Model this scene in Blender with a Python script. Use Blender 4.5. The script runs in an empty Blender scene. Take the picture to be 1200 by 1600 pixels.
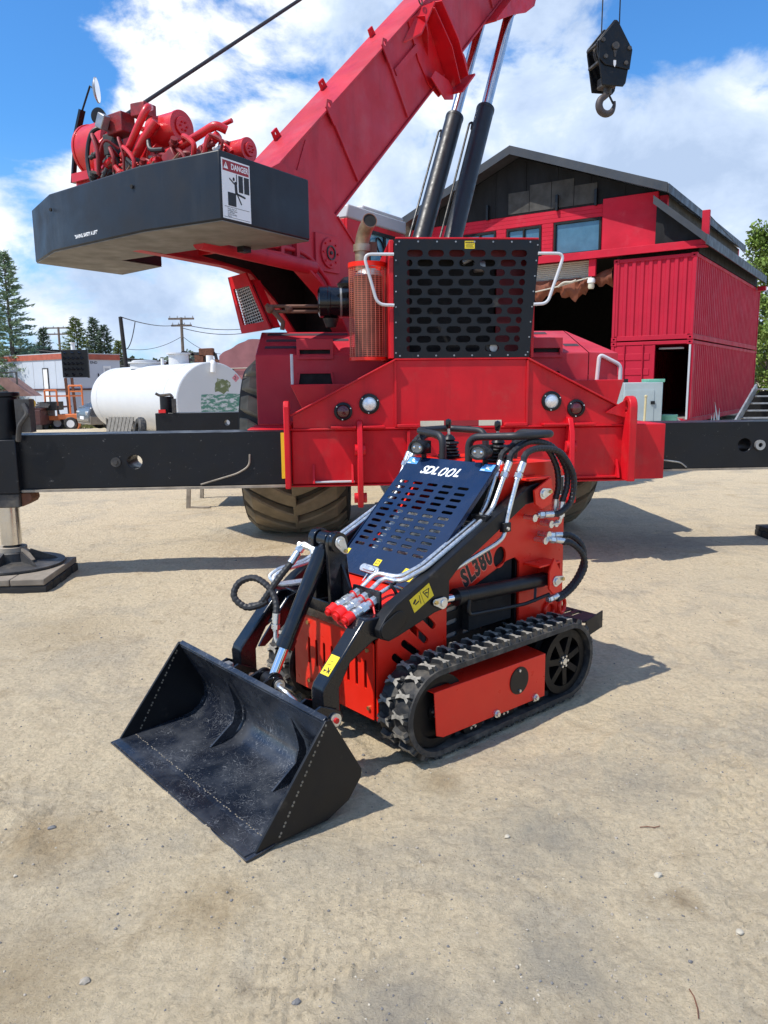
import bpy, bmesh, math, random
from math import sin, cos, pi, radians, atan2, sqrt, exp, floor
from mathutils import Vector, Matrix, noise
from mathutils.geometry import tessellate_polygon
random.seed(7)
scene = bpy.context.scene
COL = scene.collection
V = Vector

# ------------------------------------------------------------------ camera
cam_d = bpy.data.cameras.new('camera')
cam = bpy.data.objects.new('camera', cam_d); COL.objects.link(cam)
cam_d.sensor_fit = 'VERTICAL'; cam_d.sensor_height = 36.0; cam_d.lens = 27.0
cam_d.clip_start = 0.05; cam_d.clip_end = 3000
cam.location = (0, 0, 1.5)
cam.rotation_mode = 'QUATERNION'
cam.rotation_quaternion = (Matrix.Rotation(radians(90 - 9.5), 3, 'X') @ Matrix.Rotation(radians(-0.6), 3, 'Z')).to_quaternion()
scene.camera = cam

# ------------------------------------------------------------------ sun, sky, exposure
SUN_DIR = V((-0.56, -0.27, 1.0)).normalized()        # towards the sun
SUN_EL = math.asin(SUN_DIR.z); SUN_AZ = atan2(SUN_DIR.x, SUN_DIR.y)
sun_d = bpy.data.lights.new('sun', 'SUN'); sun_d.energy = 4.0; sun_d.angle = radians(0.55); sun_d.color = (1.0, 0.955, 0.88)
sun = bpy.data.objects.new('sun', sun_d); COL.objects.link(sun)
sun.rotation_mode = 'QUATERNION'; sun.rotation_quaternion = SUN_DIR.to_track_quat('Z', 'Y'); sun.location = (-20, -10, 30)
scene.view_settings.view_transform = 'Standard'; scene.view_settings.look = 'None'
scene.view_settings.gamma = 1.0; scene.view_settings.use_curve_mapping = False
scene.view_settings.exposure = 0.36

W = bpy.data.worlds.new('World'); scene.world = W; W.use_nodes = True
def build_sky():
    nt = W.node_tree; N = nt.nodes; L = nt.links; N.clear()
    out = N.new('ShaderNodeOutputWorld'); bg = N.new('ShaderNodeBackground'); L.new(bg.outputs[0], out.inputs[0])
    bg.inputs['Strength'].default_value = 0.10
    sky = N.new('ShaderNodeTexSky'); sky.sky_type = 'NISHITA'; sky.sun_disc = False
    sky.sun_elevation = SUN_EL; sky.sun_rotation = SUN_AZ; sky.air_density = 1.15; sky.dust_density = 0.3; sky.ozone_density = 3.0
    tc = N.new('ShaderNodeTexCoord')
    def M(op, a, b=None, c=None):
        n = N.new('ShaderNodeMath'); n.operation = op
        for i, v in enumerate((a, b, c)):
            if v is None: continue
            if isinstance(v, (int, float)): n.inputs[i].default_value = v
            else: L.new(v, n.inputs[i])
        return n.outputs[0]
    def VM(op, a, b=None):
        n = N.new('ShaderNodeVectorMath'); n.operation = op
        for i, v in enumerate((a, b)):
            if v is None: continue
            if isinstance(v, (tuple, list)): n.inputs[i].default_value = v
            else: L.new(v, n.inputs[i])
        return n.outputs[1] if op in ('DISTANCE', 'LENGTH', 'DOT_PRODUCT') else n.outputs[0]
    d = VM('NORMALIZE', tc.outputs['Generated'])
    sep = N.new('ShaderNodeSeparateXYZ'); L.new(d, sep.inputs[0])
    zc = M('MAXIMUM', sep.outputs[2], 0.0)
    inv = M('DIVIDE', 1.0, M('ADD', zc, 0.42))
    cmb = N.new('ShaderNodeCombineXYZ')
    L.new(M('MULTIPLY', sep.outputs[0], inv), cmb.inputs[0]); L.new(M('MULTIPLY', sep.outputs[1], inv), cmb.inputs[1]); L.new(M('MULTIPLY', sep.outputs[2], 1.5), cmb.inputs[2])
    P = cmb.outputs[0]
    def NZ(vec, scale, det, rough, off=(0, 0, 0), dist=0.0):
        n = N.new('ShaderNodeTexNoise'); n.inputs['Scale'].default_value = scale; n.inputs['Detail'].default_value = det
        n.inputs['Roughness'].default_value = rough; n.inputs['Distortion'].default_value = dist
        L.new(VM('ADD', vec, off), n.inputs['Vector']); return n.outputs[0]
    def dirv(az, el): az, el = radians(az), radians(el); return (sin(az)*cos(el), cos(az)*cos(el), sin(el))
    def bump(az, el, r, amt):
        m = N.new('ShaderNodeMapRange'); m.interpolation_type = 'SMOOTHSTEP'; L.new(VM('DISTANCE', d, dirv(az, el)), m.inputs[0])
        m.inputs[1].default_value = 0.0; m.inputs[2].default_value = r; m.inputs[3].default_value = amt; m.inputs[4].default_value = 0.0
        return m.outputs[0]
    D3 = VM('MULTIPLY', d, (1.0, 1.0, 1.45))
    acc = NZ(D3, 6.0, 12.0, 0.60, (3.3, 1.7, 0.4), 0.2)
    big = NZ(D3, 2.4, 2.0, 0.5, (9.1, 4.2, 0.0))
    acc = M('ADD', acc, M('MULTIPLY', M('SUBTRACT', big, 0.5), 0.35))
    for b in SKY_BUMPS: acc = M('ADD', acc, bump(*b))
    dens = N.new('ShaderNodeMapRange'); dens.interpolation_type = 'SMOOTHSTEP'; L.new(acc, dens.inputs[0])
    dens.inputs[1].default_value = 0.45; dens.inputs[2].default_value = 0.61
    # cloud tone: thicker parts bluish grey, thin rims white
    tone = NZ(D3, 6.0, 9.0, 0.60, (3.3, 1.7, 0.62), 0.2)
    tone = M('ADD', M('MULTIPLY', tone, 0.9), M('MULTIPLY', M('SUBTRACT', acc, 0.55), -0.15))
    for b in TONE_BUMPS: tone = M('ADD', tone, bump(*b))
    rt = N.new('ShaderNodeValToRGB'); L.new(tone, rt.inputs[0]); e = rt.color_ramp.elements
    e[0].position = 0.30; e[0].color = (4.0, 5.1, 7.0, 1); e[1].position = 0.62; e[1].color = (9.4, 9.6, 9.9, 1)
    m1 = e.new(0.45); m1.color = (5.6, 6.7, 8.5, 1)
    # haze towards the horizon
    hz = N.new('ShaderNodeMapRange'); hz.interpolation_type = 'SMOOTHSTEP'; L.new(sep.outputs[2], hz.inputs[0]); hz.inputs[1].default_value = 0.0; hz.inputs[2].default_value = 0.30; hz.inputs[3].default_value = 0.55; hz.inputs[4].default_value = 0.0
    mh = N.new('ShaderNodeMix'); mh.data_type = 'RGBA'; L.new(hz.outputs[0], mh.inputs[0]); L.new(VM('MULTIPLY', sky.outputs[0], (0.50, 1.02, 1.50)), mh.inputs[6]); mh.inputs[7].default_value = (4.2, 6.0, 8.6, 1)
    mx = N.new('ShaderNodeMix'); mx.data_type = 'RGBA'; L.new(dens.outputs[0], mx.inputs[0]); L.new(mh.outputs[2], mx.inputs[6]); L.new(rt.outputs[0], mx.inputs[7])
    L.new(mx.outputs[2], bg.inputs[0])
# (azimuth from straight ahead, elevation, radius, amount): where the sky is cloudier or clearer
SKY_BUMPS = [(-26, 34, 0.42, -0.34), (-27, 21, 0.24, -0.28), (-13, 21, 0.22, 0.22), (-6, 27, 0.18, 0.14), (-28, 11, 0.10, 0.20), (-17, 11, 0.13, 0.12), (-20, 6, 0.12, 0.06), (12, 12, 0.34, 0.22), (22, 26, 0.16, 0.0), (19, 22, 0.10, -0.18), (25, 27, 0.15, -0.20), (27, 15, 0.2, 0.16), (-12, 5, 0.06, 0.12)]
TONE_BUMPS = [(-15, 21, 0.22, 0.24), (-7, 27, 0.16, 0.10), (14, 14, 0.32, -0.04), (27, 16, 0.14, 0.12), (-12, 6, 0.08, 0.15), (-27, 12, 0.14, 0.14), (-18, 8, 0.12, -0.12)]
build_sky()

# ------------------------------------------------------------------ materials
def _n(nt, t): return nt.nodes.new(t)
def mat(name, col, rough=0.5, metal=0.0, var=0.12, vscale=6.0, bump=0.0, bscale=60.0, coat=0.0, dust=None, dscale=5.0, dlo=0.55, dhi=0.75, dmax=0.5, rvar=0.12, spec=0.5, streak=None, emis=None, trans=0.0, stretch=None):
    """painted or raw surface: base colour with slow variation, uneven gloss, fine relief, patches of dust or wear"""
    m = bpy.data.materials.new(name); m.use_nodes = True; nt = m.node_tree; L = nt.links
    b = nt.nodes['Principled BSDF']
    b.inputs['Metallic'].default_value = metal; b.inputs['Coat Weight'].default_value = coat; b.inputs['Coat Roughness'].default_value = 0.12
    b.inputs['Specular IOR Level'].default_value = spec; b.inputs['Transmission Weight'].default_value = trans
    tc = _n(nt, 'ShaderNodeTexCoord'); co = tc.outputs['Object']
    if stretch:
        mp = _n(nt, 'ShaderNodeMapping'); mp.inputs['Scale'].default_value = stretch; L.new(co, mp.inputs[0]); co = mp.outputs[0]
    def nz(scale, det=4.0, r=0.55, src=co):
        n = _n(nt, 'ShaderNodeTexNoise'); n.inputs['Scale'].default_value = scale; n.inputs['Detail'].default_value = det; n.inputs['Roughness'].default_value = r
        L.new(src, n.inputs['Vector']); return n.outputs[0]
    def mixc(f, a, c):
        x = _n(nt, 'ShaderNodeMix'); x.data_type = 'RGBA'
        for i, v in ((0, f), (6, a), (7, c)):
            if isinstance(v, (tuple, list)): x.inputs[i].default_value = (*v[:3], 1)
            elif isinstance(v, float): x.inputs[i].default_value = v
            else: L.new(v, x.inputs[i])
        return x.outputs[2]
    def rng(v, a, c, lo=0.0, hi=1.0):
        r = _n(nt, 'ShaderNodeMapRange'); L.new(v, r.inputs[0])
        for i, k in enumerate((a, c, lo, hi)): r.inputs[i+1].default_value = k
        return r.outputs[0]
    n1 = nz(vscale, 5.0)
    c0 = tuple(max(0, k*(1-var)) for k in col); c1 = tuple(min(1, k*(1+var)) for k in col)
    cc = mixc(rng(n1, 0.3, 0.7), c0, c1)
    rr = rng(nz(vscale*2.3, 4.0), 0.3, 0.7, max(0.02, rough-rvar), min(1, rough+rvar))
    if dust:
        f = rng(nz(dscale, 8.0, 0.65), dlo, dhi, 0.0, dmax); cc = mixc(f, cc, dust)
        mm = _n(nt, 'ShaderNodeMath'); mm.operation = 'MAXIMUM'; L.new(rr, mm.inputs[0])
        m2 = _n(nt, 'ShaderNodeMath'); m2.operation = 'MULTIPLY'; L.new(f, m2.inputs[0]); m2.inputs[1].default_value = 0.9; L.new(m2.outputs[0], mm.inputs[1]); rr = mm.outputs[0]
    if streak:
        mp = _n(nt, 'ShaderNodeMapping'); mp.inputs['Scale'].default_value = streak[1]; L.new(tc.outputs['Object'], mp.inputs[0])
        f = rng(nz(1.0, 4.0, 0.6, mp.outputs[0]), 0.52, 0.75, 0.0, streak[2]); cc = mixc(f, cc, streak[0])
    L.new(cc, b.inputs['Base Color']); L.new(rr, b.inputs['Roughness'])
    if bump > 0:
        bp = _n(nt, 'ShaderNodeBump'); bp.inputs['Strength'].default_value = bump; bp.inputs['Distance'].default_value = 0.01
        L.new(nz(bscale, 6.0, 0.6), bp.inputs['Height']); L.new(bp.outputs[0], b.inputs['Normal'])
    if emis: b.inputs['Emission Color'].default_value = (*emis[0], 1); b.inputs['Emission Strength'].default_value = emis[1]
    return m
DUST = (0.36, 0.29, 0.20)
MT = {}
def defmats():
    R = MT
    R['lred'] = mat('loader_red_paint', (0.80, 0.022, 0.009), 0.36, coat=0.15, spec=0.35, var=0.05, bump=0.02, bscale=220, dust=DUST, dscale=9, dlo=0.62, dhi=0.9, dmax=0.25)
    R['cred'] = mat('crane_red_paint', (0.57, 0.008, 0.016), 0.42, coat=0.05, spec=0.3, var=0.16, vscale=2.4, bump=0.05, bscale=30, dust=(0.36, 0.10, 0.08), dscale=4, dlo=0.54, dhi=0.82, dmax=0.42, streak=((0.24, 0.006, 0.014), (7, 7, 0.9), 0.45))
    R['fred'] = mat('faded_crane_red_paint', (0.49, 0.028, 0.045), 0.52, spec=0.3, var=0.16, vscale=1.5, bump=0.05, bscale=30, dust=(0.44, 0.13, 0.15), dscale=2.4, dlo=0.5, dhi=0.85, dmax=0.5, streak=((0.24, 0.010, 0.024), (6, 6, 0.9), 0.4))
    R['bblk'] = mat('black_gloss_paint', (0.006, 0.007, 0.010), 0.22, coat=0.3, spec=0.4, var=0.25, bump=0.02, bscale=150, dust=DUST, dscale=11, dlo=0.66, dhi=0.95, dmax=0.25)
    R['hood'] = mat('sky_tinted_black_gloss_paint', (0.006, 0.018, 0.055), 0.24, coat=0.25, spec=0.4, var=0.15, bump=0.015, bscale=200, dust=DUST, dscale=14, dlo=0.7, dhi=1.0, dmax=0.2)  # black paint; blue of the reflected sky put into its base colour
    R['black'] = mat('black_satin_paint', (0.006, 0.0065, 0.008), 0.40, spec=0.35, var=0.25, bump=0.03, bscale=120, dust=DUST, dscale=6, dlo=0.62, dhi=0.9, dmax=0.3)
    R['beam'] = mat('chipped_black_beam_paint', (0.005, 0.006, 0.009), 0.40, coat=0.0, spec=0.35, var=0.3, vscale=3, bump=0.05, bscale=30, dust=(0.20, 0.19, 0.18), dscale=30, dlo=0.655, dhi=0.71, dmax=0.5)
    R['cw'] = mat('slate_black_counterweight_paint', (0.013, 0.0155, 0.021), 0.45, spec=0.35, var=0.18, vscale=1.5, bump=0.08, bscale=18, streak=((0.07, 0.075, 0.08), (5, 5, 0.5), 0.22), dust=(0.08, 0.08, 0.085), dscale=2.5, dlo=0.6, dhi=0.9, dmax=0.3)
    R['cwu'] = mat('pale_grey_counterweight_underside', (0.15, 0.145, 0.135), 0.6, var=0.3, vscale=3, bump=0.06, bscale=30)  # plain grey, lighter than the counterweight sides
    R['rubber'] = mat('black_rubber', (0.018, 0.019, 0.021), 0.62, var=0.3, bump=0.08, bscale=90, dust=(0.23, 0.20, 0.155), dscale=14, dlo=0.45, dhi=0.75, dmax=0.5)
    R['lug'] = mat('dusty_rubber_lug', (0.26, 0.24, 0.205), 0.85, var=0.35, vscale=60, bump=0.15, bscale=200)
    R['tyre'] = mat('dusty_tyre_rubber', (0.235, 0.190, 0.125), 0.85, var=0.3, vscale=6, bump=0.10, bscale=60)
    R['tyred'] = mat('dark_tyre_groove', (0.050, 0.044, 0.036), 0.9, var=0.3, vscale=6, bump=0.10, bscale=60)
    R['hose'] = mat('hydraulic_hose_rubber', (0.016, 0.016, 0.018), 0.50, var=0.2, bump=0.05, bscale=200)
    R['zinc'] = mat('zinc_plated_steel', (0.72, 0.73, 0.72), 0.34, metal=0.9, var=0.10, vscale=30, bump=0.02, bscale=200)
    R['chrome'] = mat('polished_chrome', (0.82, 0.83, 0.85), 0.10, metal=1.0, var=0.03, rvar=0.04)
    R['steel'] = mat('worn_grey_steel', (0.36, 0.36, 0.36), 0.42, metal=0.7, var=0.25, vscale=8, bump=0.05, bscale=80)
    R['dsteel'] = mat('dark_grimy_steel', (0.055, 0.052, 0.050), 0.6, metal=0.2, var=0.35, vscale=10, bump=0.10, bscale=80, dust=DUST, dscale=8, dlo=0.5, dhi=0.8, dmax=0.35)
    R['tan'] = mat('dust_covered_steel', (0.30, 0.255, 0.20), 0.8, var=0.3, vscale=10, bump=0.12, bscale=60)
    R['rust'] = mat('rusty_steel', (0.15, 0.060, 0.032), 0.8, var=0.4, vscale=9, bump=0.15, bscale=50)
    R['void'] = mat('unlit_interior', (0.012, 0.011, 0.011), 0.9, var=0.3)  # near-black colour stands in for the shade inside openings
    R['yel'] = mat('yellow_sticker', (0.80, 0.60, 0.02), 0.45, var=0.04)
    R['ink'] = mat('black_print', (0.012, 0.012, 0.012), 0.5, var=0.0)
    R['wht'] = mat('white_print', (0.80, 0.81, 0.82), 0.45, var=0.03)
    R['blu'] = mat('blue_sticker', (0.10, 0.32, 0.72), 0.4, var=0.05)
    R['dred'] = mat('dark_red_print', (0.30, 0.015, 0.02), 0.5, var=0.05)
    R['refl'] = mat('white_reflector_tape', (0.62, 0.58, 0.45), 0.35, var=0.06)
    R['rcap'] = mat('red_plastic_cap', (0.75, 0.015, 0.015), 0.38, var=0.05)
    R['lens'] = mat('clear_lamp_lens', (0.82, 0.83, 0.84), 0.12, metal=0.55, var=0.1, vscale=80, bump=0.3, bscale=220)
    R['rlens'] = mat('dark_red_lamp_lens', (0.10, 0.010, 0.012), 0.16, var=0.15, coat=0.5)
    R['glass'] = mat('blue_reflecting_glass', (0.05, 0.12, 0.17), 0.07, var=0.2, vscale=3, coat=0.7, spec=0.9)
    R['cglass'] = mat('cab_window_glass', (0.16, 0.42, 0.55), 0.05, var=0.2, vscale=2, coat=0.8, spec=0.9)
    R['white'] = mat('white_paint', (0.78, 0.78, 0.77), 0.45, var=0.05, vscale=3, bump=0.03, bscale=20)
    R['grey'] = mat('light_grey_paint', (0.44, 0.46, 0.48), 0.45, var=0.08, vscale=2)
    R['rail'] = mat('white_grey_rail_paint', (0.55, 0.56, 0.58), 0.4, var=0.08)
    R['brass'] = mat('yellow_zinc_bolt', (0.55, 0.42, 0.18), 0.35, metal=0.85, var=0.1)
    R['bred'] = mat('barn_red_painted_siding', (0.50, 0.010, 0.032), 0.62, spec=0.25, var=0.14, vscale=1.2, bump=0.10, bscale=14, dust=(0.60, 0.12, 0.15), dscale=2.2, dlo=0.55, dhi=0.85, dmax=0.3)
    R['contr'] = mat('red_container_paint', (0.44, 0.010, 0.034), 0.58, spec=0.25, var=0.10, vscale=1.0, bump=0.06, bscale=18, dust=(0.62, 0.22, 0.22), dscale=12, dlo=0.68, dhi=0.75, dmax=0.5)
    R['bbk'] = mat('black_stained_boards', (0.011, 0.0115, 0.013), 0.75, spec=0.25, var=0.35, vscale=2.0, bump=0.25, bscale=12, stretch=(1, 1, 0.3))
    R['roofm'] = mat('dark_roof_metal', (0.034, 0.038, 0.045), 0.5, var=0.2, vscale=1.5, bump=0.05)
    R['ply'] = mat('weathered_plywood', (0.050, 0.048, 0.044), 0.85, var=0.35, vscale=2.5, bump=0.15, bscale=25)
    R['shut'] = mat('beige_shutter_metal', (0.42, 0.40, 0.34), 0.55, var=0.08)
    R['tarp'] = mat('rust_orange_tarp', (0.16, 0.042, 0.016), 0.7, var=0.3, vscale=3, bump=0.2, bscale=8)
    R['rope'] = mat('pale_rope', (0.50, 0.46, 0.38), 0.9, var=0.15)
    R['wire'] = mat('dark_wire_rope', (0.020, 0.020, 0.024), 0.6, var=0.2)
    R['olive'] = mat('grey_green_cabinet_paint', (0.36, 0.42, 0.43), 0.5, var=0.10, vscale=2, dust=(0.25, 0.2, 0.15), dscale=5, dlo=0.6, dhi=0.8, dmax=0.4)
    R['green'] = mat('green_paint', (0.10, 0.30, 0.18), 0.6, var=0.2)
    R['orange'] = mat('orange_paint', (0.72, 0.19, 0.05), 0.5, var=0.12)
    R['brown'] = mat('maroon_brown_paint', (0.085, 0.030, 0.026), 0.55, var=0.3)
    R['trail'] = mat('pale_blue_grey_trailer_skin', (0.50, 0.54, 0.60), 0.5, var=0.05, vscale=1)
    R['trim'] = mat('red_orange_roof_trim', (0.40, 0.095, 0.055), 0.6, var=0.2, vscale=2)
    R['pole'] = mat('weathered_pole_wood', (0.16, 0.125, 0.10), 0.9, var=0.3, vscale=3, bump=0.2)
    R['dpole'] = mat('dark_creosoted_pole', (0.022, 0.020, 0.020), 0.8, var=0.3)
    R['wood'] = mat('grey_weathered_lumber', (0.20, 0.185, 0.16), 0.85, var=0.3, vscale=5, bump=0.25, bscale=20, stretch=(6, 6, 0.6))
    R['mat'] = mat('dirty_black_timber_mat', (0.020, 0.019, 0.018), 0.75, var=0.4, vscale=5, bump=0.3, bscale=25, stretch=(0.6, 3, 3))
    R['mattop'] = mat('dusty_mat_top', (0.22, 0.185, 0.145), 0.9, var=0.3, vscale=5, bump=0.3, bscale=25)
    R['carp'] = mat('dark_grey_car_paint', (0.085, 0.088, 0.095), 0.28, coat=0.5, var=0.1)
    R['mtarp'] = mat('faded_maroon_tarp', (0.36, 0.15, 0.15), 0.8, var=0.25, vscale=1.2, bump=0.2, bscale=6)
    R['foil'] = mat('winch_red_paint', (0.58, 0.014, 0.018), 0.36, coat=0.2, var=0.14, vscale=6, bump=0.05, dust=(0.12, 0.05, 0.04), dscale=7, dlo=0.55, dhi=0.85, dmax=0.4)
defmats()

# ------------------------------------------------------------------ mesh building
class G:
    def __init__(s): s.v = []; s.f = []; s.mi = []; s.cur = 0
    def add(s, vs, fs):
        o = len(s.v); s.v += [tuple(p) for p in vs]
        for f in fs: s.f.append(tuple(i+o for i in f)); s.mi.append(s.cur)
        return s
    def box(s, x0, x1, y0, y1, z0, z1):
        v = [(x, y, z) for x in (x0, x1) for y in (y0, y1) for z in (z0, z1)]
        return s.add(v, [(0,1,3,2), (4,6,7,5), (0,4,5,1), (2,3,7,6), (0,2,6,4), (1,5,7,3)])
    def obox(s, c, size, Mx=None):
        g = G().box(-size[0]/2, size[0]/2, -size[1]/2, size[1]/2, -size[2]/2, size[2]/2)
        Mx = (Matrix.Translation(c) @ (Mx.to_4x4() if Mx else Matrix.Identity(4)))
        return s.merge(g, Mx)
    def merge(s, g, Mx=None):
        vs = [Mx @ V(p) for p in g.v] if Mx is not None else g.v
        o = len(s.v); s.v += [tuple(p) for p in vs]
        for f, m in zip(g.f, g.mi): s.f.append(tuple(i+o for i in f)); s.mi.append(m if m else s.cur)
        return s
    def bar(s, p0, p1, w, h=None, up=(0, 0, 1)):
        p0, p1 = V(p0), V(p1); h = h or w; d = (p1-p0).normalized(); up = V(up)
        if abs(d.dot(up)) > 0.98: up = V((1, 0, 0))
        a = d.cross(up).normalized(); b = a.cross(d)
        vs = [p + a*sx*w/2 + b*sy*h/2 for p in (p0, p1) for sx, sy in ((-1,-1), (1,-1), (1,1), (-1,1))]
        return s.add(vs, [(0,1,2,3), (7,6,5,4), (0,4,5,1), (1,5,6,2), (2,6,7,3), (3,7,4,0)])
    def tube(s, pts, r, n=8, closed=False, caps=True):
        pts = [V(p) for p in pts]; m = len(pts); rs = r if isinstance(r, (list, tuple)) else [r]*m
        tang = []
        for i in range(m):
            a = pts[(i-1) % m] if (closed or i > 0) else pts[i]; b = pts[(i+1) % m] if (closed or i < m-1) else pts[i]
            tang.append((b-a).normalized())
        t = tang[0]; nrm = t.orthogonal().normalized(); rings = []
        for i in range(m):
            if i > 0:
                q = tang[i-1].rotation_difference(tang[i]); nrm = (q @ nrm); nrm = (nrm - tang[i]*nrm.dot(tang[i])).normalized()
            bn = tang[i].cross(nrm)
            rings.append([pts[i] + (nrm*cos(2*pi*k/n) + bn*sin(2*pi*k/n))*rs[i] for k in range(n)])
        vs = [p for rg in rings for p in rg]; fs = []
        for i in range(m if closed else m-1):
            j = (i+1) % m
            for k in range(n): fs.append((i*n+k, i*n+(k+1) % n, j*n+(k+1) % n, j*n+k))
        if not closed and caps: fs += [tuple(range(n))[::-1], tuple((m-1)*n+k for k in range(n))]
        return s.add(vs, fs)
    def cyl(s, p0, p1, r, n=20, r1=None): return s.tube([p0, p1], [r, r if r1 is None else r1], n)
    def lathe(s, prof, c, axis, n=32, close=False, a0=0.0, a1=2*pi):
        c = V(c); ax = V(axis).normalized(); u = ax.orthogonal().normalized(); w = ax.cross(u); full = abs(a1-a0-2*pi) < 1e-6
        k = n if full else n+1; vs = []
        for i in range(k):
            a = a0 + (a1-a0)*i/n
            for r, h in prof: vs.append(c + ax*h + (u*cos(a) + w*sin(a))*r)
        m = len(prof); fs = []
        for i in range(n):
            j = (i+1) % k
            for q in range(m if close else m-1):
                q2 = (q+1) % m; fs.append((i*m+q, j*m+q, j*m+q2, i*m+q2))
        if full and not close:
            if prof[0][0] > 1e-6: fs.append(tuple(i*m for i in range(n))[::-1])
            if prof[-1][0] > 1e-6: fs.append(tuple(i*m+m-1 for i in range(n)))
        return s.add(vs, fs)
    def sphere(s, c, r, n=12, sc=(1, 1, 1)):
        g = G().lathe([(max(1e-7, r*sin(pi*i/(n//2))), -r*cos(pi*i/(n//2))) for i in range(n//2+1)], (0, 0, 0), (0, 0, 1), n)
        return s.merge(g, Matrix.Translation(c) @ Matrix.Diagonal((*sc, 1)))
    def prism(s, poly, axis, a, b): return s.plate(poly, [], axis, a, b)
    def plate(s, poly, holes, axis, a, b, Mx=None):
        """flat plate with cut-out holes: poly/holes are 2D lists, extruded from a to b along the axis"""
        def area(p): return sum(p[i][0]*p[(i+1) % len(p)][1] - p[(i+1) % len(p)][0]*p[i][1] for i in range(len(p)))
        loops = [list(poly) if area(poly) > 0 else list(poly)[::-1]] + [list(h) if area(h) < 0 else list(h)[::-1] for h in holes]
        mp = {'x': lambda p, t: (t, p[0], p[1]), 'y': lambda p, t: (p[0], t, p[1]), 'z': lambda p, t: (p[0], p[1], t)}[axis]
        flat = [p for l in loops for p in l]; n = len(flat)
        if holes: tris = [tuple(t) for t in tessellate_polygon([[V((p[0], p[1], 0)) for p in l] for l in loops])]
        else: tris = [tuple(range(n))]
        vs = [mp(p, a) for p in flat] + [mp(p, b) for p in flat]
        fs = []
        flip = (axis == 'y') ^ (b < a)
        for t in tris:
            if holes:
                (x0, y0), (x1, y1), (x2, y2) = flat[t[0]], flat[t[1]], flat[t[2]]
                if (x1-x0)*(y2-y0) - (x2-x0)*(y1-y0) < 0: t = t[::-1]
            up = tuple(i+n for i in t); dn = t[::-1]
            if flip: up, dn = up[::-1], dn[::-1]
            fs += [up, dn]
        o = 0
        for l in loops:
            m = len(l)
            for i in range(m):
                j = (i+1) % m; q = (o+i, o+j, o+j+n, o+i+n); fs.append(q[::-1] if flip else q)
            o += m
        if Mx is not None: vs = [Mx @ V(p) for p in vs]
        return s.add(vs, fs)
    def xf(s, Mx): s.v = [tuple(Mx @ V(p)) for p in s.v]; return s
    def mirx(s): s.v = [(-x, y, z) for x, y, z in s.v]; s.f = [f[::-1] for f in s.f]; return s
    def m(s, i): s.cur = i; return s
def ell(cx, cy, rx, ry=None, n=16, rot=0.0):
    ry = ry or rx; return [(cx + rx*cos(2*pi*i/n)*cos(rot) - ry*sin(2*pi*i/n)*sin(rot), cy + rx*cos(2*pi*i/n)*sin(rot) + ry*sin(2*pi*i/n)*cos(rot)) for i in range(n)]
def slot(p, q, w, n=5):
    """rounded slot outline between two 2D points"""
    a = atan2(q[1]-p[1], q[0]-p[0]); r = w/2; o = []
    for i in range(n+1): t = a - pi/2 + pi*i/n; o.append((q[0]+r*cos(t), q[1]+r*sin(t)))
    for i in range(n+1): t = a + pi/2 + pi*i/n; o.append((p[0]+r*cos(t), p[1]+r*sin(t)))
    return o
def fil(pts, r, n=5):
    """round the corners of a polyline"""
    pts = [V(p) for p in pts]; o = [pts[0]]
    for i in range(1, len(pts)-1):
        a, b, c = pts[i-1], pts[i], pts[i+1]; d1 = (a-b); d2 = (c-b); k = min(r, d1.length*0.48, d2.length*0.48)
        p, q = b + d1.normalized()*k, b + d2.normalized()*k
        for j in range(n+1): t = j/n; o.append(p*(1-t)**2 + b*2*t*(1-t) + q*t*t)
    o.append(pts[-1]); return o
def spl(pts, n=8):
    """smooth curve through points"""
    P = [V(p) for p in pts]; P = [P[0]*2-P[1]] + P + [P[-1]*2-P[-2]]; o = []
    for i in range(1, len(P)-2):
        for j in range(n):
            t = j/n; a, b, c, d = P[i-1], P[i], P[i+1], P[i+2]
            o.append(0.5*((2*b) + (c-a)*t + (2*a-5*b+4*c-d)*t*t + (3*b-a-3*c+d)*t**3))
    o.append(P[-2]); return o
def obj(name, g, m, parent=None, smooth=0.6, bevel=0.0, label=None, seg=2):
    me = bpy.data.meshes.new(name); me.from_pydata(g.v, [], g.f)
    ms = m if isinstance(m, (list, tuple)) else [m]
    for k in ms: me.materials.append(MT[k] if isinstance(k, str) else k)
    if len(ms) > 1: me.polygons.foreach_set('material_index', [min(i, len(ms)-1) for i in g.mi])
    me.validate(); me.update()
    if smooth: me.shade_smooth(); me.set_sharp_from_angle(angle=smooth)
    o = bpy.data.objects.new(name, me); COL.objects.link(o)
    if parent: o.parent = parent
    if bevel > 0:
        b = o.modifiers.new('bevel', 'BEVEL'); b.width = bevel; b.segments = seg; b.limit_method = 'ANGLE'; b.angle_limit = radians(40)
    if label: o['label'] = label
    return o
def inst(o, parent, loc=None, rot=None, mx=None):
    c = o.copy(); COL.objects.link(c); c.parent = parent
    if mx is not None: c.matrix_basis = mx
    if loc is not None: c.location = loc
    if rot is not None: c.rotation_euler = rot
    for k in ('label', 'category', 'group'):
        if k in c and k != 'group': del c[k]
    return c
def tag(o, label, cat, group=None):
    o['label'] = label; o['category'] = cat
    if group: o['group'] = group
    return o
def thing(name, label, cat, loc=(0, 0, 0), yaw=0.0, group=None):
    o = bpy.data.objects.new(name, None); COL.objects.link(o); o.empty_display_size = 0.2
    o.location = loc; o.rotation_euler = (0, 0, yaw)
    return tag(o, label, cat, group)
_txt = {}
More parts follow.
